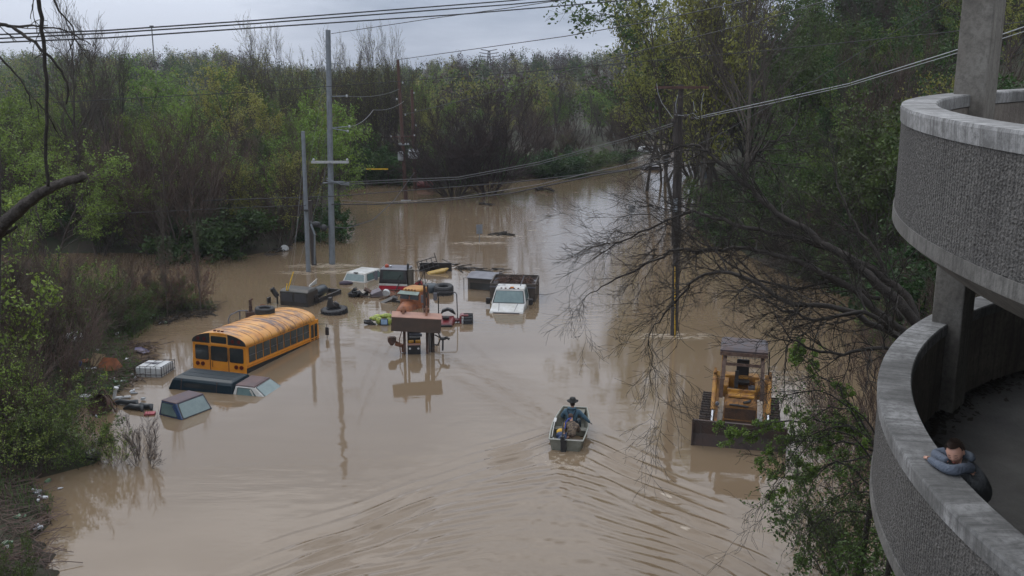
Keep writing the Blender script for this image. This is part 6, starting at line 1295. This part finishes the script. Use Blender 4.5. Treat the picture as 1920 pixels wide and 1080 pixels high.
for k in range(9): mb.ball((rg.uniform(-.45, .45), rg.uniform(-.2, .2), rg.uniform(.05, .3)), (rg.uniform(.15, .3), rg.uniform(.12, .2), rg.uniform(.08, .2)), 8, 6)
o = mb.build('white_sheet', mpaper); o.location = g; tag(o, 'crumpled white plastic sheet caught in brush at the left', 'sheet')
g = G(267, 662); mb = MB(); mb.loft([[(x_*s, y_*s, z_) for x_, y_ in ((-.5, 0), (-.3, -.22), (.3, -.2), (.45, 0), (.3, .2), (-.3, .22))] for z_, s in ((-.05, .6), (.08, .85), (.16, 1), (.12, .8))]); o = mb.build('sled', mat('purple_plastic', (.05, .035, .09), .5, col2=(.1, .09, .16), nscale=4)); o.location = g; o.rotation_euler = (.1, .15, -.5); tag(o, 'dark purple plastic sled floating above the wire caged tote', 'sled')
g = G(174, 862); mb = MB(); mb.lathe([(0, -.3), (.26, -.3), (.28, .25), (.2, .34), (0, .36)], 16); o = mb.build('dark_drum', mat('drum_green', (.02, .03, .025), .35)); o.location = g; o.rotation_euler = (.2, .1, 0); tag(o, 'dark green drum bobbing beside the lower left thicket', 'drum')
g = land(152, 703, .0); mb = MB(); mb.cyl((0, 0, 0), (.02, 0, .22), .07, n=10); can = mb.build('paint_can', mat('can_blue', (.05, .09, .35), .4)); can.location = g; tag(can, 'small blue can standing left of the crumpled orange panel', 'can')
rg = random.Random(17); mpl = [mat('litter_white', (.6, .62, .65), .4), mat('litter_grey', (.3, .32, .35), .5), mat('litter_green', (.12, .2, .12), .5)]
spots = [(200, 672, 2), (212, 640, 3), (243, 712, 6), (228, 735, 3), (205, 722, 3), (176, 712, 3), (150, 760, 3), (258, 682, 2), (170, 780, 2), (300, 615, 2), (285, 600, 2), (228, 752, 2), (268, 757, 3), (60, 930, 3), (85, 945, 4), (40, 985, 3), (70, 1000, 3), (20, 1040, 3), (95, 915, 2), (140, 650, 2), (230, 600, 2)]
bott = []
def bottle():
    mb = MB(); mb.M = Matrix.Rotation(math.pi/2, 4, 'Y'); mb.lathe([(0, -.14), (.045, -.13), (.05, .05), (.02, .12), (.02, .16), (0, .16)], 8); return mb
def carton():
    mb = MB(); mb.loft([[(-.1, -.07, 0), (.1, -.06, 0), (.11, .06, 0), (-.09, .07, 0)], [(-.11, -.06, .08), (.09, -.07, .1), (.1, .07, .09), (-.1, .06, .07)]]); return mb
for px, py, n_ in spots:
    for k in range(n_):
        p = land(px+rg.gauss(0, 9), py+rg.gauss(0, 4), .04); isb = rg.random() < .6
        o = (bottle() if isb else carton()).build('plastic_bottle' if isb else 'foam_scrap', rg.choice([mpl[0], mpl[0], mpl[1], mpl[2]])); o.location = p; o.rotation_euler = (0, rg.uniform(-.2, .2), rg.uniform(0, 6)); s_ = rg.uniform(.5, 1.1); o.scale = (s_, s_, s_)
        if py > 850: tag(o, 'small plastic bottle on the muddy bank at the lower left' if isb else 'small foam scrap on the muddy bank at the lower left', 'bottle' if isb else 'scrap', 'litter on the lower left bank, '+('bottles' if isb else 'foam'))
        else: tag(o, 'small plastic bottle in the rubbish between the left thicket and the bus' if isb else 'small foam scrap in the rubbish between the left thicket and the bus', 'bottle' if isb else 'scrap', 'litter around the left scrap, '+('bottles' if isb else 'foam'))
def stickmat(name, label, poly, n, seed, m, rl=(.2, .9), rr=(.006, .022)):
    rg = random.Random(seed); mb = MB(); A = imgpoly(poly); x0, y0 = A.min(0); x1, y1 = A.max(0); k = 0; pts = np.stack([np.random.RandomState(seed).uniform(x0, x1, n*6), np.random.RandomState(seed+1).uniform(y0, y1, n*6)], -1)
    ins_ = sdist(pts, A)[1]; pts = pts[ins_][:n]; hz = np.maximum(land_h(pts[:, 0], pts[:, 1]), 0)
    for (x_, y_), z_ in zip(pts, hz):
        a = rg.uniform(0, 6.28); l = rg.uniform(*rl); d = V(math.cos(a), math.sin(a), rg.gauss(0, .12))*l; p = V(x_, y_, z_+rg.uniform(.0, .12)); mb.tube([p, p+d*.5+V(rg.gauss(0, .04), rg.gauss(0, .04), rg.uniform(-.01, .04)), p+d], rg.uniform(*rr), 3, caps=False)
    return tag(mb.build(name, m), label, 'debris', kind='stuff')
stickmat('flood_debris', 'mat of broken sticks washed onto the mud bank at lower left', [(-30, 1100), (100, 1080), (104, 960), (60, 900), (-40, 880)], 900, 41, mtwigp, rr=(.004, .016))
stickmat('flood_debris', 'mat of sticks and reeds floating around the left scrap', [(130, 775), (235, 738), (285, 700), (300, 645), (235, 640), (130, 640), (110, 700)], 1300, 43, mtwigp)
stickmat('flood_debris', 'dark drift caught along the tip of the left peninsula', [(300, 610), (400, 590), (410, 572), (300, 575), (230, 610)], 600, 45, mtwigd)
# ------------------------------------------------------------------ people
def skinmesh(name, joints, edges, m, parent=None, sub=2, world=None):
    me = bpy.data.meshes.new(name); ks = list(joints); me.from_pydata([tuple(joints[k][0]) for k in ks], [(ks.index(a), ks.index(b)) for a, b in edges], [])
    o = bpy.data.objects.new(name, me); COL.objects.link(o); me.materials.append(m)
    sk = o.modifiers.new('skin', 'SKIN')
    for i, k in enumerate(ks):
        r = joints[k][1]; me.skin_vertices[0].data[i].radius = r if isinstance(r, tuple) else (r, r)
    me.skin_vertices[0].data[0].use_root = True
    s = o.modifiers.new('sub', 'SUBSURF'); s.levels = sub; s.render_levels = sub
    sk.use_smooth_shade = True
    if parent: o.parent = parent
    return o
mskin = mat('skin', (.6, .34, .25), .5, col2=(.5, .27, .2), nscale=6); mhair = mat('hair_brown', (.045, .02, .01), .7, col2=(.018, .01, .007), nscale=40, bump=.6, bscale=160)
mlid = mat('eyelid', (.12, .05, .035), .6); mlips = mat('lips', (.42, .13, .11), .45)
def head_mesh(name, parent, M, s=1., m=None):
    """face looks along local +y, up +z; head about .22 s tall"""
    nu, nv = 36, 28; rows = []
    for j in range(nv):
        th = math.pi*(j+.5)/nv; row = []
        for i in range(nu):
            ph = 2*math.pi*i/nu; x_ = math.sin(th)*math.cos(ph); y_ = math.sin(th)*math.sin(ph); z_ = math.cos(th)
            X, Y, Z = x_*.073, y_*.092, z_*.112
            if z_ < 0: k = 1+z_*.32*(.6+.4*max(0, 1)); X *= k; Y *= (1+z_*.18 if y_ > 0 else 1+z_*.45)
            if y_ > 0:
                a = X/.073; Y -= .006*(1-min(1, abs(a)))*0
                g_ = lambda cx, cz, sx, sz: math.exp(-((X-cx)/sx)**2-((Z-cz)/sz)**2)
                Y += .021*g_(0, -.022, .010, .014)+.010*g_(0, .0, .008, .022)      # nose
                for q in (-1, 1):
                    Y -= .010*g_(q*.029, .008, .014, .010); Y += .006*g_(q*.036, -.024, .020, .018); Y += .003*g_(q*.028, .024, .02, .006)
                    Y += .006*g_(q*.029, .006, .010, .0065)
                Y += .006*g_(0, -.05, .02, .006)+.005*g_(0, -.062, .018, .005)+.009*g_(0, -.088, .02, .015)-.004*g_(0, -.0555, .022, .003)
            row.append(tuple(M @ Vector((X*s, Y*s, Z*s))))
        rows.append(row)
    mb = MB(); mb.loft(rows); return mb
def ear(mb, M, q, s):
    rings = []
    for t, r in ((-.3, .6), (0, 1), (.5, .9), (1, .55)):
        rings.append([tuple(M @ Vector(((q*(.072+.010*t))*s, (-.004+.016*r*math.cos(a)-.006*t)*s, (.0+.030*r*math.sin(a))*s))) for a in [2*math.pi*k/12 for k in range(12)]])
    mb.loft(rings)
# boy leaning on the parapet
PC = D(1765, 870, 8.8)
def B(px, py, Yd): return D(px, py, Yd)
capz = zl(math.atan2(8.7-RC.y, 4.0-RC.x))+.0
hc = G(1791, 848, capz+.145)
face = V(-.55, -.78, -.3).normalized(); upv = V(-.36, -.22, .9); rt_ = face.cross(upv).normalized(); upv = rt_.cross(face).normalized()
HS = 1.02
Mh = Matrix(((rt_.x, face.x, upv.x, hc.x), (rt_.y, face.y, upv.y, hc.y), (rt_.z, face.z, upv.z, hc.z), (0, 0, 0, 1)))
def onCap(px, py, dz): return G(px, py, capz+dz)
mhood = mat('hoodie_grey', (.13, .155, .2), .9, col2=(.1, .12, .16), nscale=6, bump=.5, bscale=45); mhood2 = mat('hoodie_body', (.075, .08, .085), .95, col2=(.05, .054, .06), nscale=6, bump=.4, bscale=45)
neck = hc-upv*.10-face*.035; chest = V(hc.x+.15, hc.y-.12, capz-.12); hip = G(1836, 925, capz-.46)
shL = onCap(1822, 878, .02); shR = V(hc.x+.10, hc.y+.14, capz+.03)
elL = onCap(1790, 884, .055); wrL = onCap(1752, 871, .05)
elR = onCap(1763, 836, .10); wrR = onCap(1778, 866, .06); 
elR = onCap(1748, 850, .06)
body = {'hip': (hip, .08), 'chest': (chest, .07), 'neck': (neck, .04), 'head': (hc-upv*.01, .05), 'kneeL': (V(hip.x-.02, hip.y-.1, capz-.88), .055), 'footL': (V(hip.x+.04, hip.y-.12, capz-1.24), .05), 'kneeR': (V(hip.x+.02, hip.y+.1, capz-.88), .055), 'footR': (V(hip.x+.06, hip.y+.12, capz-1.24), .05),
        'shL': (chest.lerp(neck, .62).lerp(shL, .8), .012), 'elL': (elL.lerp(wrL, .12), .01), 'wrL': (wrL, .012), 'shR': (chest.lerp(neck, .62).lerp(shR, .8), .012), 'elR': (elR.lerp(shR, .05), .01), 'wrR': (wrR, .012)}
ed = [('hip', 'chest'), ('chest', 'neck'), ('neck', 'head'), ('hip', 'kneeL'), ('kneeL', 'footL'), ('hip', 'kneeR'), ('kneeR', 'footR'), ('chest', 'shL'), ('shL', 'elL'), ('elL', 'wrL'), ('chest', 'shR'), ('shR', 'elR'), ('elR', 'wrR')]
boy = skinmesh('person', body, ed, mskin)
tag(boy, 'child in a grey hooded sweatshirt resting chin on folded arms on the concrete parapet', 'person')
hm = head_mesh('face', None, Mh, HS); ear(hm, Mh, -1, HS); ear(hm, Mh, 1, HS)
ho = hm.build('head', mskin, boy, smooth=True)
# hair cap
rows = []
for j in range(15):
    th = R_(2+j*7.2); row = []
    for i in range(30):
        ph = 2*math.pi*i/30; x_, y_, z_ = math.sin(th)*math.cos(ph), math.sin(th)*math.sin(ph), math.cos(th)
        fr = max(0, y_)*1.0; thm = min(th, R_(46) if y_ > .3 else (R_(72) if y_ > -.1 else R_(112)))
        x_, y_, z_ = math.sin(thm)*math.cos(ph), math.sin(thm)*math.sin(ph), math.cos(thm)
        k = 1.13 if th < R_(95) else 1.07; k -= .05*(1 if thm < th else 0); rr2 = random.Random(i*31+j).uniform(-.006, .008)
        row.append(tuple(Mh @ Vector((x_*.073*(k+rr2)*HS, (y_*.094*(k+rr2)-.004)*HS, (z_*.115*k+.002)*HS))))
    rows.append(row)
mb = MB(); mb.loft(rows, caps=True)
rgh = random.Random(2); cH = Mh @ Vector((0, 0, 0))
for row in rows[:13]:
    for p in row:
        for _ in range(3):
            p_ = Vector(p); nn_ = (p_-cH).normalized(); d_ = (nn_*.5+face*rgh.uniform(.2, .9)+rt_*rgh.uniform(-.5, .5)+upv*rgh.uniform(-.3, .1)).normalized(); q0 = p_+rt_*rgh.uniform(-.006, .006)+face*rgh.uniform(-.006, .006)
            mb.tube([q0, q0+d_*.009, q0+d_*.016-nn_*.002], [.0016, .0012, .0004], 3, caps=False)
mb.build('hair', mhair, boy)
mb = MB()
for q in (-1, 1):
    mb.tube([Mh @ (V(q*x_, y_, z_)*HS) for x_, y_, z_ in ((.016, .0885, .002), (.024, .0895, -.002), (.033, .087, -.002), (.041, .081, .003))], .0016, 5)
mb.build('eyelashes', mhair, boy)
mb = MB()
for q in (-1, 1): mb.tube([Mh @ (V(q*x_, y_, z_)*HS) for x_, y_, z_ in ((.014, .092, .024), (.027, .0915, .028), (.044, .082, .024))], [.001, .0026, .001], 5)
mb.build('eyebrow', mhair, boy)
mb = MB(); mb.tube([Mh @ (V(x_, y_, z_)*HS) for x_, y_, z_ in ((-.020, .079, -.054), (-.008, .0885, -.052), (0, .0885, -.0535), (.008, .0885, -.052), (.020, .079, -.054))], [.001, .0035, .003, .0035, .001], 6); mb.tube([Mh @ (V(x_, y_, z_)*HS) for x_, y_, z_ in ((-.017, .079, -.057), (0, .0875, -.061), (.017, .079, -.057))], [.001, .0042, .001], 6); mb.build('lips', mlips, boy, smooth=True)
# sweatshirt: sleeves and body
cuffL = onCap(1742, 860, .045)
sw = {'hip': (hip+V(0, 0, -.02), .15), 'belly': (hip.lerp(chest, .5), .15), 'chest': (chest, .15), 'shL': (shL, .05), 'mL': (shL.lerp(elL, .55)+V(0, 0, .012), .056), 'elL': (elL.lerp(wrL, .12), .055), 'fL': (elL.lerp(wrL, .6), .048), 'cL': (cuffL, .034), 'shR': (shR, .066), 'mR': (shR.lerp(elR, .5)+V(0, 0, .035), .06), 'elR': (elR.lerp(shR, .05), .052), 'fR': (elR.lerp(wrR, .55), .05), 'cR': (wrR, .04)}
nb = chest.lerp(neck, .62)
skinmesh('sweatshirt_sleeves', {'nb': (nb, .06), 'shL': sw['shL'], 'mL': sw['mL'], 'elL': sw['elL'], 'fL': sw['fL'], 'cL': sw['cL'], 'shR': sw['shR'], 'mR': sw['mR'], 'elR': sw['elR'], 'fR': sw['fR'], 'cR': sw['cR']}, [('nb', 'shL'), ('shL', 'mL'), ('mL', 'elL'), ('elL', 'fL'), ('fL', 'cL'), ('nb', 'shR'), ('shR', 'mR'), ('mR', 'elR'), ('elR', 'fR'), ('fR', 'cR')], mhood, boy)
skinmesh('sweatshirt_body', {'hip': (hip, .14), 'belly': (hip.lerp(chest, .5), .14), 'chest': (chest, .135), 'nb': (nb, .1), 'shL': (nb.lerp(shL, .7), .075), 'shR': (nb.lerp(shR, .7), .075)}, [('hip', 'belly'), ('belly', 'chest'), ('chest', 'nb'), ('nb', 'shL'), ('nb', 'shR')], mhood2, boy)
for o_ in bpy.data.objects:
    if o_.name.startswith(('sweatshirt_sleeves', 'sweatshirt_body')):
        tx = bpy.data.textures.new('fold', 'CLOUDS'); tx.noise_scale = .07; dm_ = o_.modifiers.new('folds', 'DISPLACE'); dm_.texture = tx; dm_.strength = .013; dm_.mid_level = .5; dm_.texture_coords = 'LOCAL'
# hood behind the neck
mb = MB(); pts = []
for k in range(9):
    a = R_(-30+k*30); pts.append(hc-upv*.085-face*(.045+.05*math.sin(a))+rt_*(.085*math.cos(a))+V(.03, -.02, 0))
mb.tube(pts, [.02, .036, .042, .046, .048, .046, .042, .036, .02], 8); mb.build('hood', mat('hood_grey', (.1, .12, .15), .9, nscale=6, bump=.4, bscale=45), boy, smooth=True)
# hands: tucked under the arms, fingers folded over the sleeve edge
def hand(wr, d, nrm, s, m, parent=None, name='hand'):
    d = d.normalized(); nrm = (nrm-d*nrm.dot(d)).normalized(); sd = d.cross(nrm); J = {'w': (wr, .02*s), 'p': (wr+d*.045*s, (.03*s, .014*s))}; E_ = [('w', 'p')]
    for i, (off, ln) in enumerate(((-.024, .9), (-.008, 1.), (.008, .95), (.024, .75))):
        b0 = wr+d*.07*s+sd*off*s; J[f'a{i}'] = (b0, .0095*s); J[f'b{i}'] = (b0+d*.03*s*ln-nrm*.012*s, .0088*s); J[f'c{i}'] = (b0+d*.045*s*ln-nrm*.034*s, .0078*s); E_ += [('p', f'a{i}'), (f'a{i}', f'b{i}'), (f'b{i}', f'c{i}')]
    t0 = wr+d*.02*s+sd*-.03*s; J['t0'] = (t0, .011*s); J['t1'] = (t0+d*.03*s-sd*.015*s-nrm*.01*s, .0095*s); E_ += [('w', 't0'), ('t0', 't1')]
    return J, E_
J, E_ = hand(cuffL, (cuffL-wrL), V(0, 0, 1), .8, mskin); skinmesh('hand', J, E_, mskin, boy, 1)
skinmesh('trousers', {'hip': (hip, .13), 'kL': (body['kneeL'][0], .085), 'fL': (body['footL'][0], .06), 'kR': (body['kneeR'][0], .085), 'fR': (body['footR'][0], .06)}, [('hip', 'kL'), ('kL', 'fL'), ('hip', 'kR'), ('kR', 'fR')], mat('trousers_dark', (.02, .022, .026), .9), boy)
# ------------------------------------------------------------------ boat
mal = mat('boat_aluminium', (.2, .205, .18), .5, .2, col2=(.13, .13, .1), nscale=3, bump=.1); mali = mat('boat_inside', (.17, .17, .14), .6, .1, col2=(.1, .1, .08), nscale=4)
boat = empty('jon_boat', BOAT, -BH-R_(2), 'small olive aluminium flat bottomed boat with a squared bow carrying two people', 'boat', rx=R_(1.5))
st = [(0, .62, .50, .42, -.12), (.7, .67, .53, .42, -.14), (1.5, .69, .55, .43, -.13), (2.2, .64, .49, .46, -.08), (2.75, .55, .41, .51, .05), (3.1, .47, .34, .55, .22)]   # y, half beam top, bottom, gunwale z, floor z
outer = [[(-a, y_, z1), (-b, y_, z0), (b, y_, z0), (a, y_, z1)] for y_, a, b, z1, z0 in st]
mb = MB(); vs = [p for r in outer for p in r]; fs = [(i*4+k, i*4+k+1, (i+1)*4+k+1, (i+1)*4+k) for i in range(5) for k in range(3)]+[(0, 1, 2, 3), (23, 22, 21, 20)]; mb.add(vs, fs); hull = mb.build('hull', mal, boat); sl = hull.modifiers.new('th', 'SOLIDIFY'); sl.thickness = .03; sl.offset = 1
mb = MB(); mb.tube([(-a-.01, y_, z1) for y_, a, b, z1, z0 in st]+[(a+.01, y_, z1) for y_, a, b, z1, z0 in st[::-1]], .022, 6); mb.tube([(-.62, 0, .42), (0, -.01, .43), (.62, 0, .42)], .03, 6); mb.build('gunwale', mat('gunwale_bright', (.36, .37, .33), .4, .3), boat)
for y_, z_, hw in ((.5, .2, .6), (1.6, .22, .62)): mb = MB(); mb.box((0, y_, z_), (2*hw, .3, .04)); mb.box((0, y_, z_/2), (2*hw-.1, .26, z_)); mb.build('bench', mali, boat)
mb = MB(); mb.prism([(-.42, .5), (.42, .5), (.4, .46), (-.4, .46)], 2.55, 3.05, 'y'); mb.build('bow_deck', mali, boat)
mb = MB()
for y_ in (.8, 1.1, 1.95, 2.3): mb.box((0, y_, -.02), (1.0, .04, .05)); 
for y_ in (.3, .9, 1.3, 2.0):
    for s in (-1, 1): mb.box((s*.60, y_, .15), (.03, .05, .5), (0, s*.25, 0))
mb.build('rib', mali, boat)
mb = MB(); mb.box((-.12, -.08, .5), (.14, .16, .2)); mb.box((-.08, -.08, .2), (.2, .14, .5)); mb.tube([(-.12, -.1, .3), (-.1, -.14, -.5)], .05, 8); mb.tube([(-.12, -.05, .6), (-.14, .2, .95), (-.15, .3, 1.0)], .028, 6)
mo = mb.build('outboard_motor', mtrim); mo.parent = boat; mo.name = 'motor'
# oars and gear rest in the boat: things of their own
Mb = Matrix.Translation(BOAT) @ Euler((R_(1.5), 0, -BH-R_(2))).to_matrix().to_4x4()
def inboat(mb, name, m, label, cat, smooth=False):
    o = mb.build(name, m, smooth=smooth); o.matrix_world = Mb; return tag(o, label, cat)
mb = MB(); mb.tube([(-.62, 1.6, .47), (-.6, .95, .42), (-.57, .35, .36)], .02, 6); mb.box((-.63, 1.8, .47), (.1, .4, .02), (0, 0, .05)); inboat(mb, 'paddle', mwhite, 'white paddle laid along the left side of the small boat', 'paddle')
mb = MB(); mb.cyl((-.55, .15, .08), (-.53, .45, .3), .035, n=8); inboat(mb, 'rolled_tube', mwhite, 'short white and dark tube at the left rear corner of the small boat', 'tube')
mb = MB(); mb.loft([[(.33+x_*s, .2+y_*s, z_) for x_, y_ in ((-.24, -.14), (.24, -.14), (.26, .14), (-.24, .14))] for z_, s in ((.08, .9), (.2, 1), (.3, .95), (.34, .7))]); inboat(mb, 'seat_cushion', mat('cushion_red', (.14, .02, .045), .8), 'dark red cushion at the right rear corner of the small boat', 'cushion')
mb = MB(); mb.ball((-.28, .75, .42), (.17, .16, .13), 12, 8); inboat(mb, 'yellow_bag', mat('bag_yellow', (.62, .36, .02), .5), 'rounded yellow dry bag left of the camouflage jacket in the boat', 'bag', True)
mb = MB(); mb.box((-.1, 1.06, .5), (.2, .2, .26), (0, .1, .2)); inboat(mb, 'yellow_box', MATS['bag_yellow'], 'small yellow box between the two people in the boat', 'box')
mjk = mat('jacket_blue', (.045, .1, .145), .75, col2=(.03, .07, .105), nscale=7, bump=.5, bscale=22); mjkd = mat('jeans_blue', (.05, .075, .15), .85, col2=(.035, .05, .1), nscale=8, bump=.3)
mcamo = mat('camouflage', (.16, .12, .085), .85, col2=(.05, .035, .028), nscale=11, bump=.4, lo=.46, hi=.54); mhat = mat('hat_black', (.015, .015, .014), .8); mgl = mat('glove_black', (.012, .012, .014), .7); mskd = mat('skin_adult', (.42, .24, .17), .6)
def W_(x_, y_, z_): return Mb @ V(x_, y_, z_)
def person_in_boat(label, J, extra):
    E_ = [('pel', 'sp'), ('sp', 'ch'), ('ch', 'nk'), ('nk', 'hd'), ('ch', 'sl'), ('sl', 'el'), ('el', 'wl'), ('ch', 'sr'), ('sr', 'er'), ('er', 'wr'), ('pel', 'kl'), ('kl', 'al'), ('al', 'tl'), ('pel', 'kr'), ('kr', 'ar'), ('ar', 'tr')]
    R0 = {'pel': .09, 'sp': .07, 'ch': .07, 'nk': .055, 'hd': .088, 'sl': .04, 'el': .03, 'wl': .025, 'sr': .04, 'er': .03, 'wr': .025, 'kl': .05, 'al': .035, 'tl': .035, 'kr': .05, 'ar': .035, 'tr': .035}
    JJ = {k: (W_(*J[k]), R0[k]) for k in J}; o = skinmesh('person', JJ, E_, mskd); tag(o, label, 'person'); return o, JJ
# front man: sits on the middle bench, back to us, right arm out to the gunwale
J1 = {'pel': (.06, 2.0, .36), 'sp': (.05, 1.98, .6), 'ch': (.05, 2.0, .84), 'nk': (.05, 2.04, 1.02), 'hd': (.05, 2.1, 1.19), 'sl': (-.2, 2.0, .9), 'el': (-.34, 2.12, .66), 'wl': (-.26, 2.36, .5), 'sr': (.3, 1.99, .9), 'er': (.52, 1.96, .7), 'wr': (.7, 2.02, .5), 'kl': (-.18, 2.5, .42), 'al': (-.2, 2.6, .02), 'tl': (-.2, 2.78, .0), 'kr': (.26, 2.5, .42), 'ar': (.26, 2.6, .02), 'tr': (.26, 2.78, .0)}
J1 = {k: (a*1.06+.0, b-.42, .2+(c-.2)*1.06) for k, (a, b, c) in J1.items()}
p1, JJ = person_in_boat('adult in a blue rain jacket and dark brimmed hat sitting in the boat', J1, None)
def wj(k, r, d=(0, 0, 0)): return (W_(*(Vector(J1[k])+Vector(d))), r)
skinmesh('jacket', {'pel': wj('pel', .2, (0, -.03, -.02)), 'sp': wj('sp', .185), 'ch': wj('ch', (.2)), 'nk': wj('nk', .095, (0, 0, -.03)), 'sl': wj('sl', .105), 'el': wj('el', .08), 'wl': wj('wl', .05), 'sr': wj('sr', .105), 'er': wj('er', .078), 'wr': wj('wr', .05)}, [('pel', 'sp'), ('sp', 'ch'), ('ch', 'nk'), ('ch', 'sl'), ('sl', 'el'), ('el', 'wl'), ('ch', 'sr'), ('sr', 'er'), ('er', 'wr')], mjk, p1)
FM = lambda p: V(p.x*1.06, p.y-.42, .2+(p.z-.2)*1.06)
mb = MB(); mb.tube([(-.1, 1.98, 1.0), (-.08, 1.93, 1.05), (.05, 1.9, 1.03), (.18, 1.93, 1.05), (.2, 1.98, 1.0), (.05, 1.93, .95)], .05, 7); mb.v = [tuple(Mb @ FM(Vector(p))) for p in mb.v]; mb.build('hood', mjk, p1, smooth=True)
mb = MB(); mb.tube([(-.13, 1.86, 1.0), (.03, 1.785, .72), (.05, 1.79, .55)], .018, 5); mb.tube([(.2, 1.86, 1.0), (.07, 1.785, .72), (.05, 1.79, .55)], .018, 5); mb.tube([(-.16, 1.83, .62), (.05, 1.775, .6), (.26, 1.83, .62)], .018, 5); mb.v = [tuple(Mb @ FM(Vector(p))) for p in mb.v]; mb.build('strap', mat('strap_navy', (.01, .018, .035), .7), p1)
mb = MB(); mb.lathe([(.0, .02), (.205, .0), (.21, .012), (.115, .035), (.11, .11), (.085, .15), (.0, .14)], 20); mb.v = [tuple(Mb @ FM(Vector((p[0]*1.0, p[1]*1.1, p[2]+abs(p[0])*.12))+V(.05, 2.1, 1.25))) for p in mb.v]; mb.build('hat', mhat, p1, smooth=True)
mb = MB(); mb.ball((0, 0, 0), (.092, .1, .11)); mb.v = [tuple(Mb @ FM(Vector(p)+V(.05, 2.08, 1.17))) for p in mb.v]; mb.build('hair', mhair, p1, smooth=True)
J, E_ = hand(W_(*FM(V(.68, 2.02, .5))), W_(*FM(V(.78, 2.04, .46)))-W_(*FM(V(.68, 2.02, .5))), V(0, 0, 1), 1.05, mgl); skinmesh('glove', J, E_, mgl, p1, 1)
J, E_ = hand(W_(*FM(V(-.26, 2.36, .5))), W_(*FM(V(-.2, 2.46, .48)))-W_(*FM(V(-.26, 2.36, .5))), V(0, 0, 1), 1.05, mgl); skinmesh('glove', J, E_, mgl, p1, 1)
skinmesh('trousers', {k: wj(k, r) for k, r in (('pel', .15), ('kl', .09), ('al', .065), ('kr', .09), ('ar', .065))}, [('pel', 'kl'), ('kl', 'al'), ('pel', 'kr'), ('kr', 'ar')], mat('trousers_grey', (.04, .06, .075), .8), p1)
# rear person: hunched at the stern in camouflage, jeans to the left
J1 = {'pel': (.16, .5, .34), 'sp': (.14, .62, .54), 'ch': (.14, .8, .74), 'nk': (.1, .96, .86), 'hd': (.06, 1.1, .95), 'sl': (-.05, .8, .74), 'el': (-.14, .72, .5), 'wl': (-.12, .5, .52), 'sr': (.34, .82, .72), 'er': (.42, .9, .46), 'wr': (.3, 1.1, .42), 'kl': (-.34, .72, .4), 'al': (-.42, .95, .05), 'tl': (-.42, 1.12, .02), 'kr': (-.2, .48, .36), 'ar': (-.45, .6, .06), 'tr': (-.45, .78, .02)}
J1 = {k: (a, b-.1, c) for k, (a, b, c) in J1.items()}
p2, JJ = person_in_boat('hunched person in camouflage jacket and blue jeans at the stern of the boat', J1, None)
skinmesh('jacket', {'pel': wj('pel', .17), 'sp': wj('sp', .19), 'ch': wj('ch', .18), 'nk': wj('nk', .08), 'sl': wj('sl', .09), 'el': wj('el', .07), 'wl': wj('wl', .045), 'sr': wj('sr', .09), 'er': wj('er', .07), 'wr': wj('wr', .045)}, [('pel', 'sp'), ('sp', 'ch'), ('ch', 'nk'), ('ch', 'sl'), ('sl', 'el'), ('el', 'wl'), ('ch', 'sr'), ('sr', 'er'), ('er', 'wr')], mcamo, p2)
skinmesh('jeans', {k: wj(k, r) for k, r in (('pel', .17), ('kl', .12), ('al', .075), ('kr', .12), ('ar', .075))}, [('pel', 'kl'), ('kl', 'al'), ('pel', 'kr'), ('kr', 'ar')], mjkd, p2)
mb = MB(); mb.ball((.06, 1.0, .98), (.1, .115, .1), 12, 8); mb.v = [tuple(Mb @ Vector(p)) for p in mb.v]; mb.build('cap', mat('cap_brown', (.06, .03, .02), .8), p2, smooth=True)
mb = MB(); mb.tube([(-.1, .46, .68), (-.09, .62, .86), (-.0, .74, .96), (.1, .8, .98)], .03, 6); mb.v = [tuple(Mb @ Vector(p)) for p in mb.v]; mb.build('life_vest_strap', mat('strap_blue', (.03, .05, .28), .6), p2)
for k, d in (('wl', (0, -.1, .04)), ('wr', (-.08, .06, 0))):
    a = Vector(J1[k]); J, E_ = hand(W_(*a), W_(*(a+Vector(d)))-W_(*a), V(0, 0, 1), 1.05, mskd); skinmesh('hand', J, E_, mskd, p2, 1)
# ------------------------------------------------------------------ haze
hz_ = bpy.data.materials.new('haze_air'); hz_.use_nodes = True; t = hz_.node_tree; t.nodes.clear()
pv = t.nodes.new('ShaderNodeVolumePrincipled'); pv.inputs['Color'].default_value = (.84, .9, 1., 1); pv.inputs['Density'].default_value = .0002; pv.inputs['Anisotropy'].default_value = .1
mo_ = t.nodes.new('ShaderNodeOutputMaterial'); t.links.new(pv.outputs[0], mo_.inputs['Volume'])
mb = MB(); mb.box((0, 660, 34), (1900, 1540, 74)); o = mb.build('haze', hz_); o['kind'] = 'stuff'; o['label'] = 'thin grey blue haze over the valley'
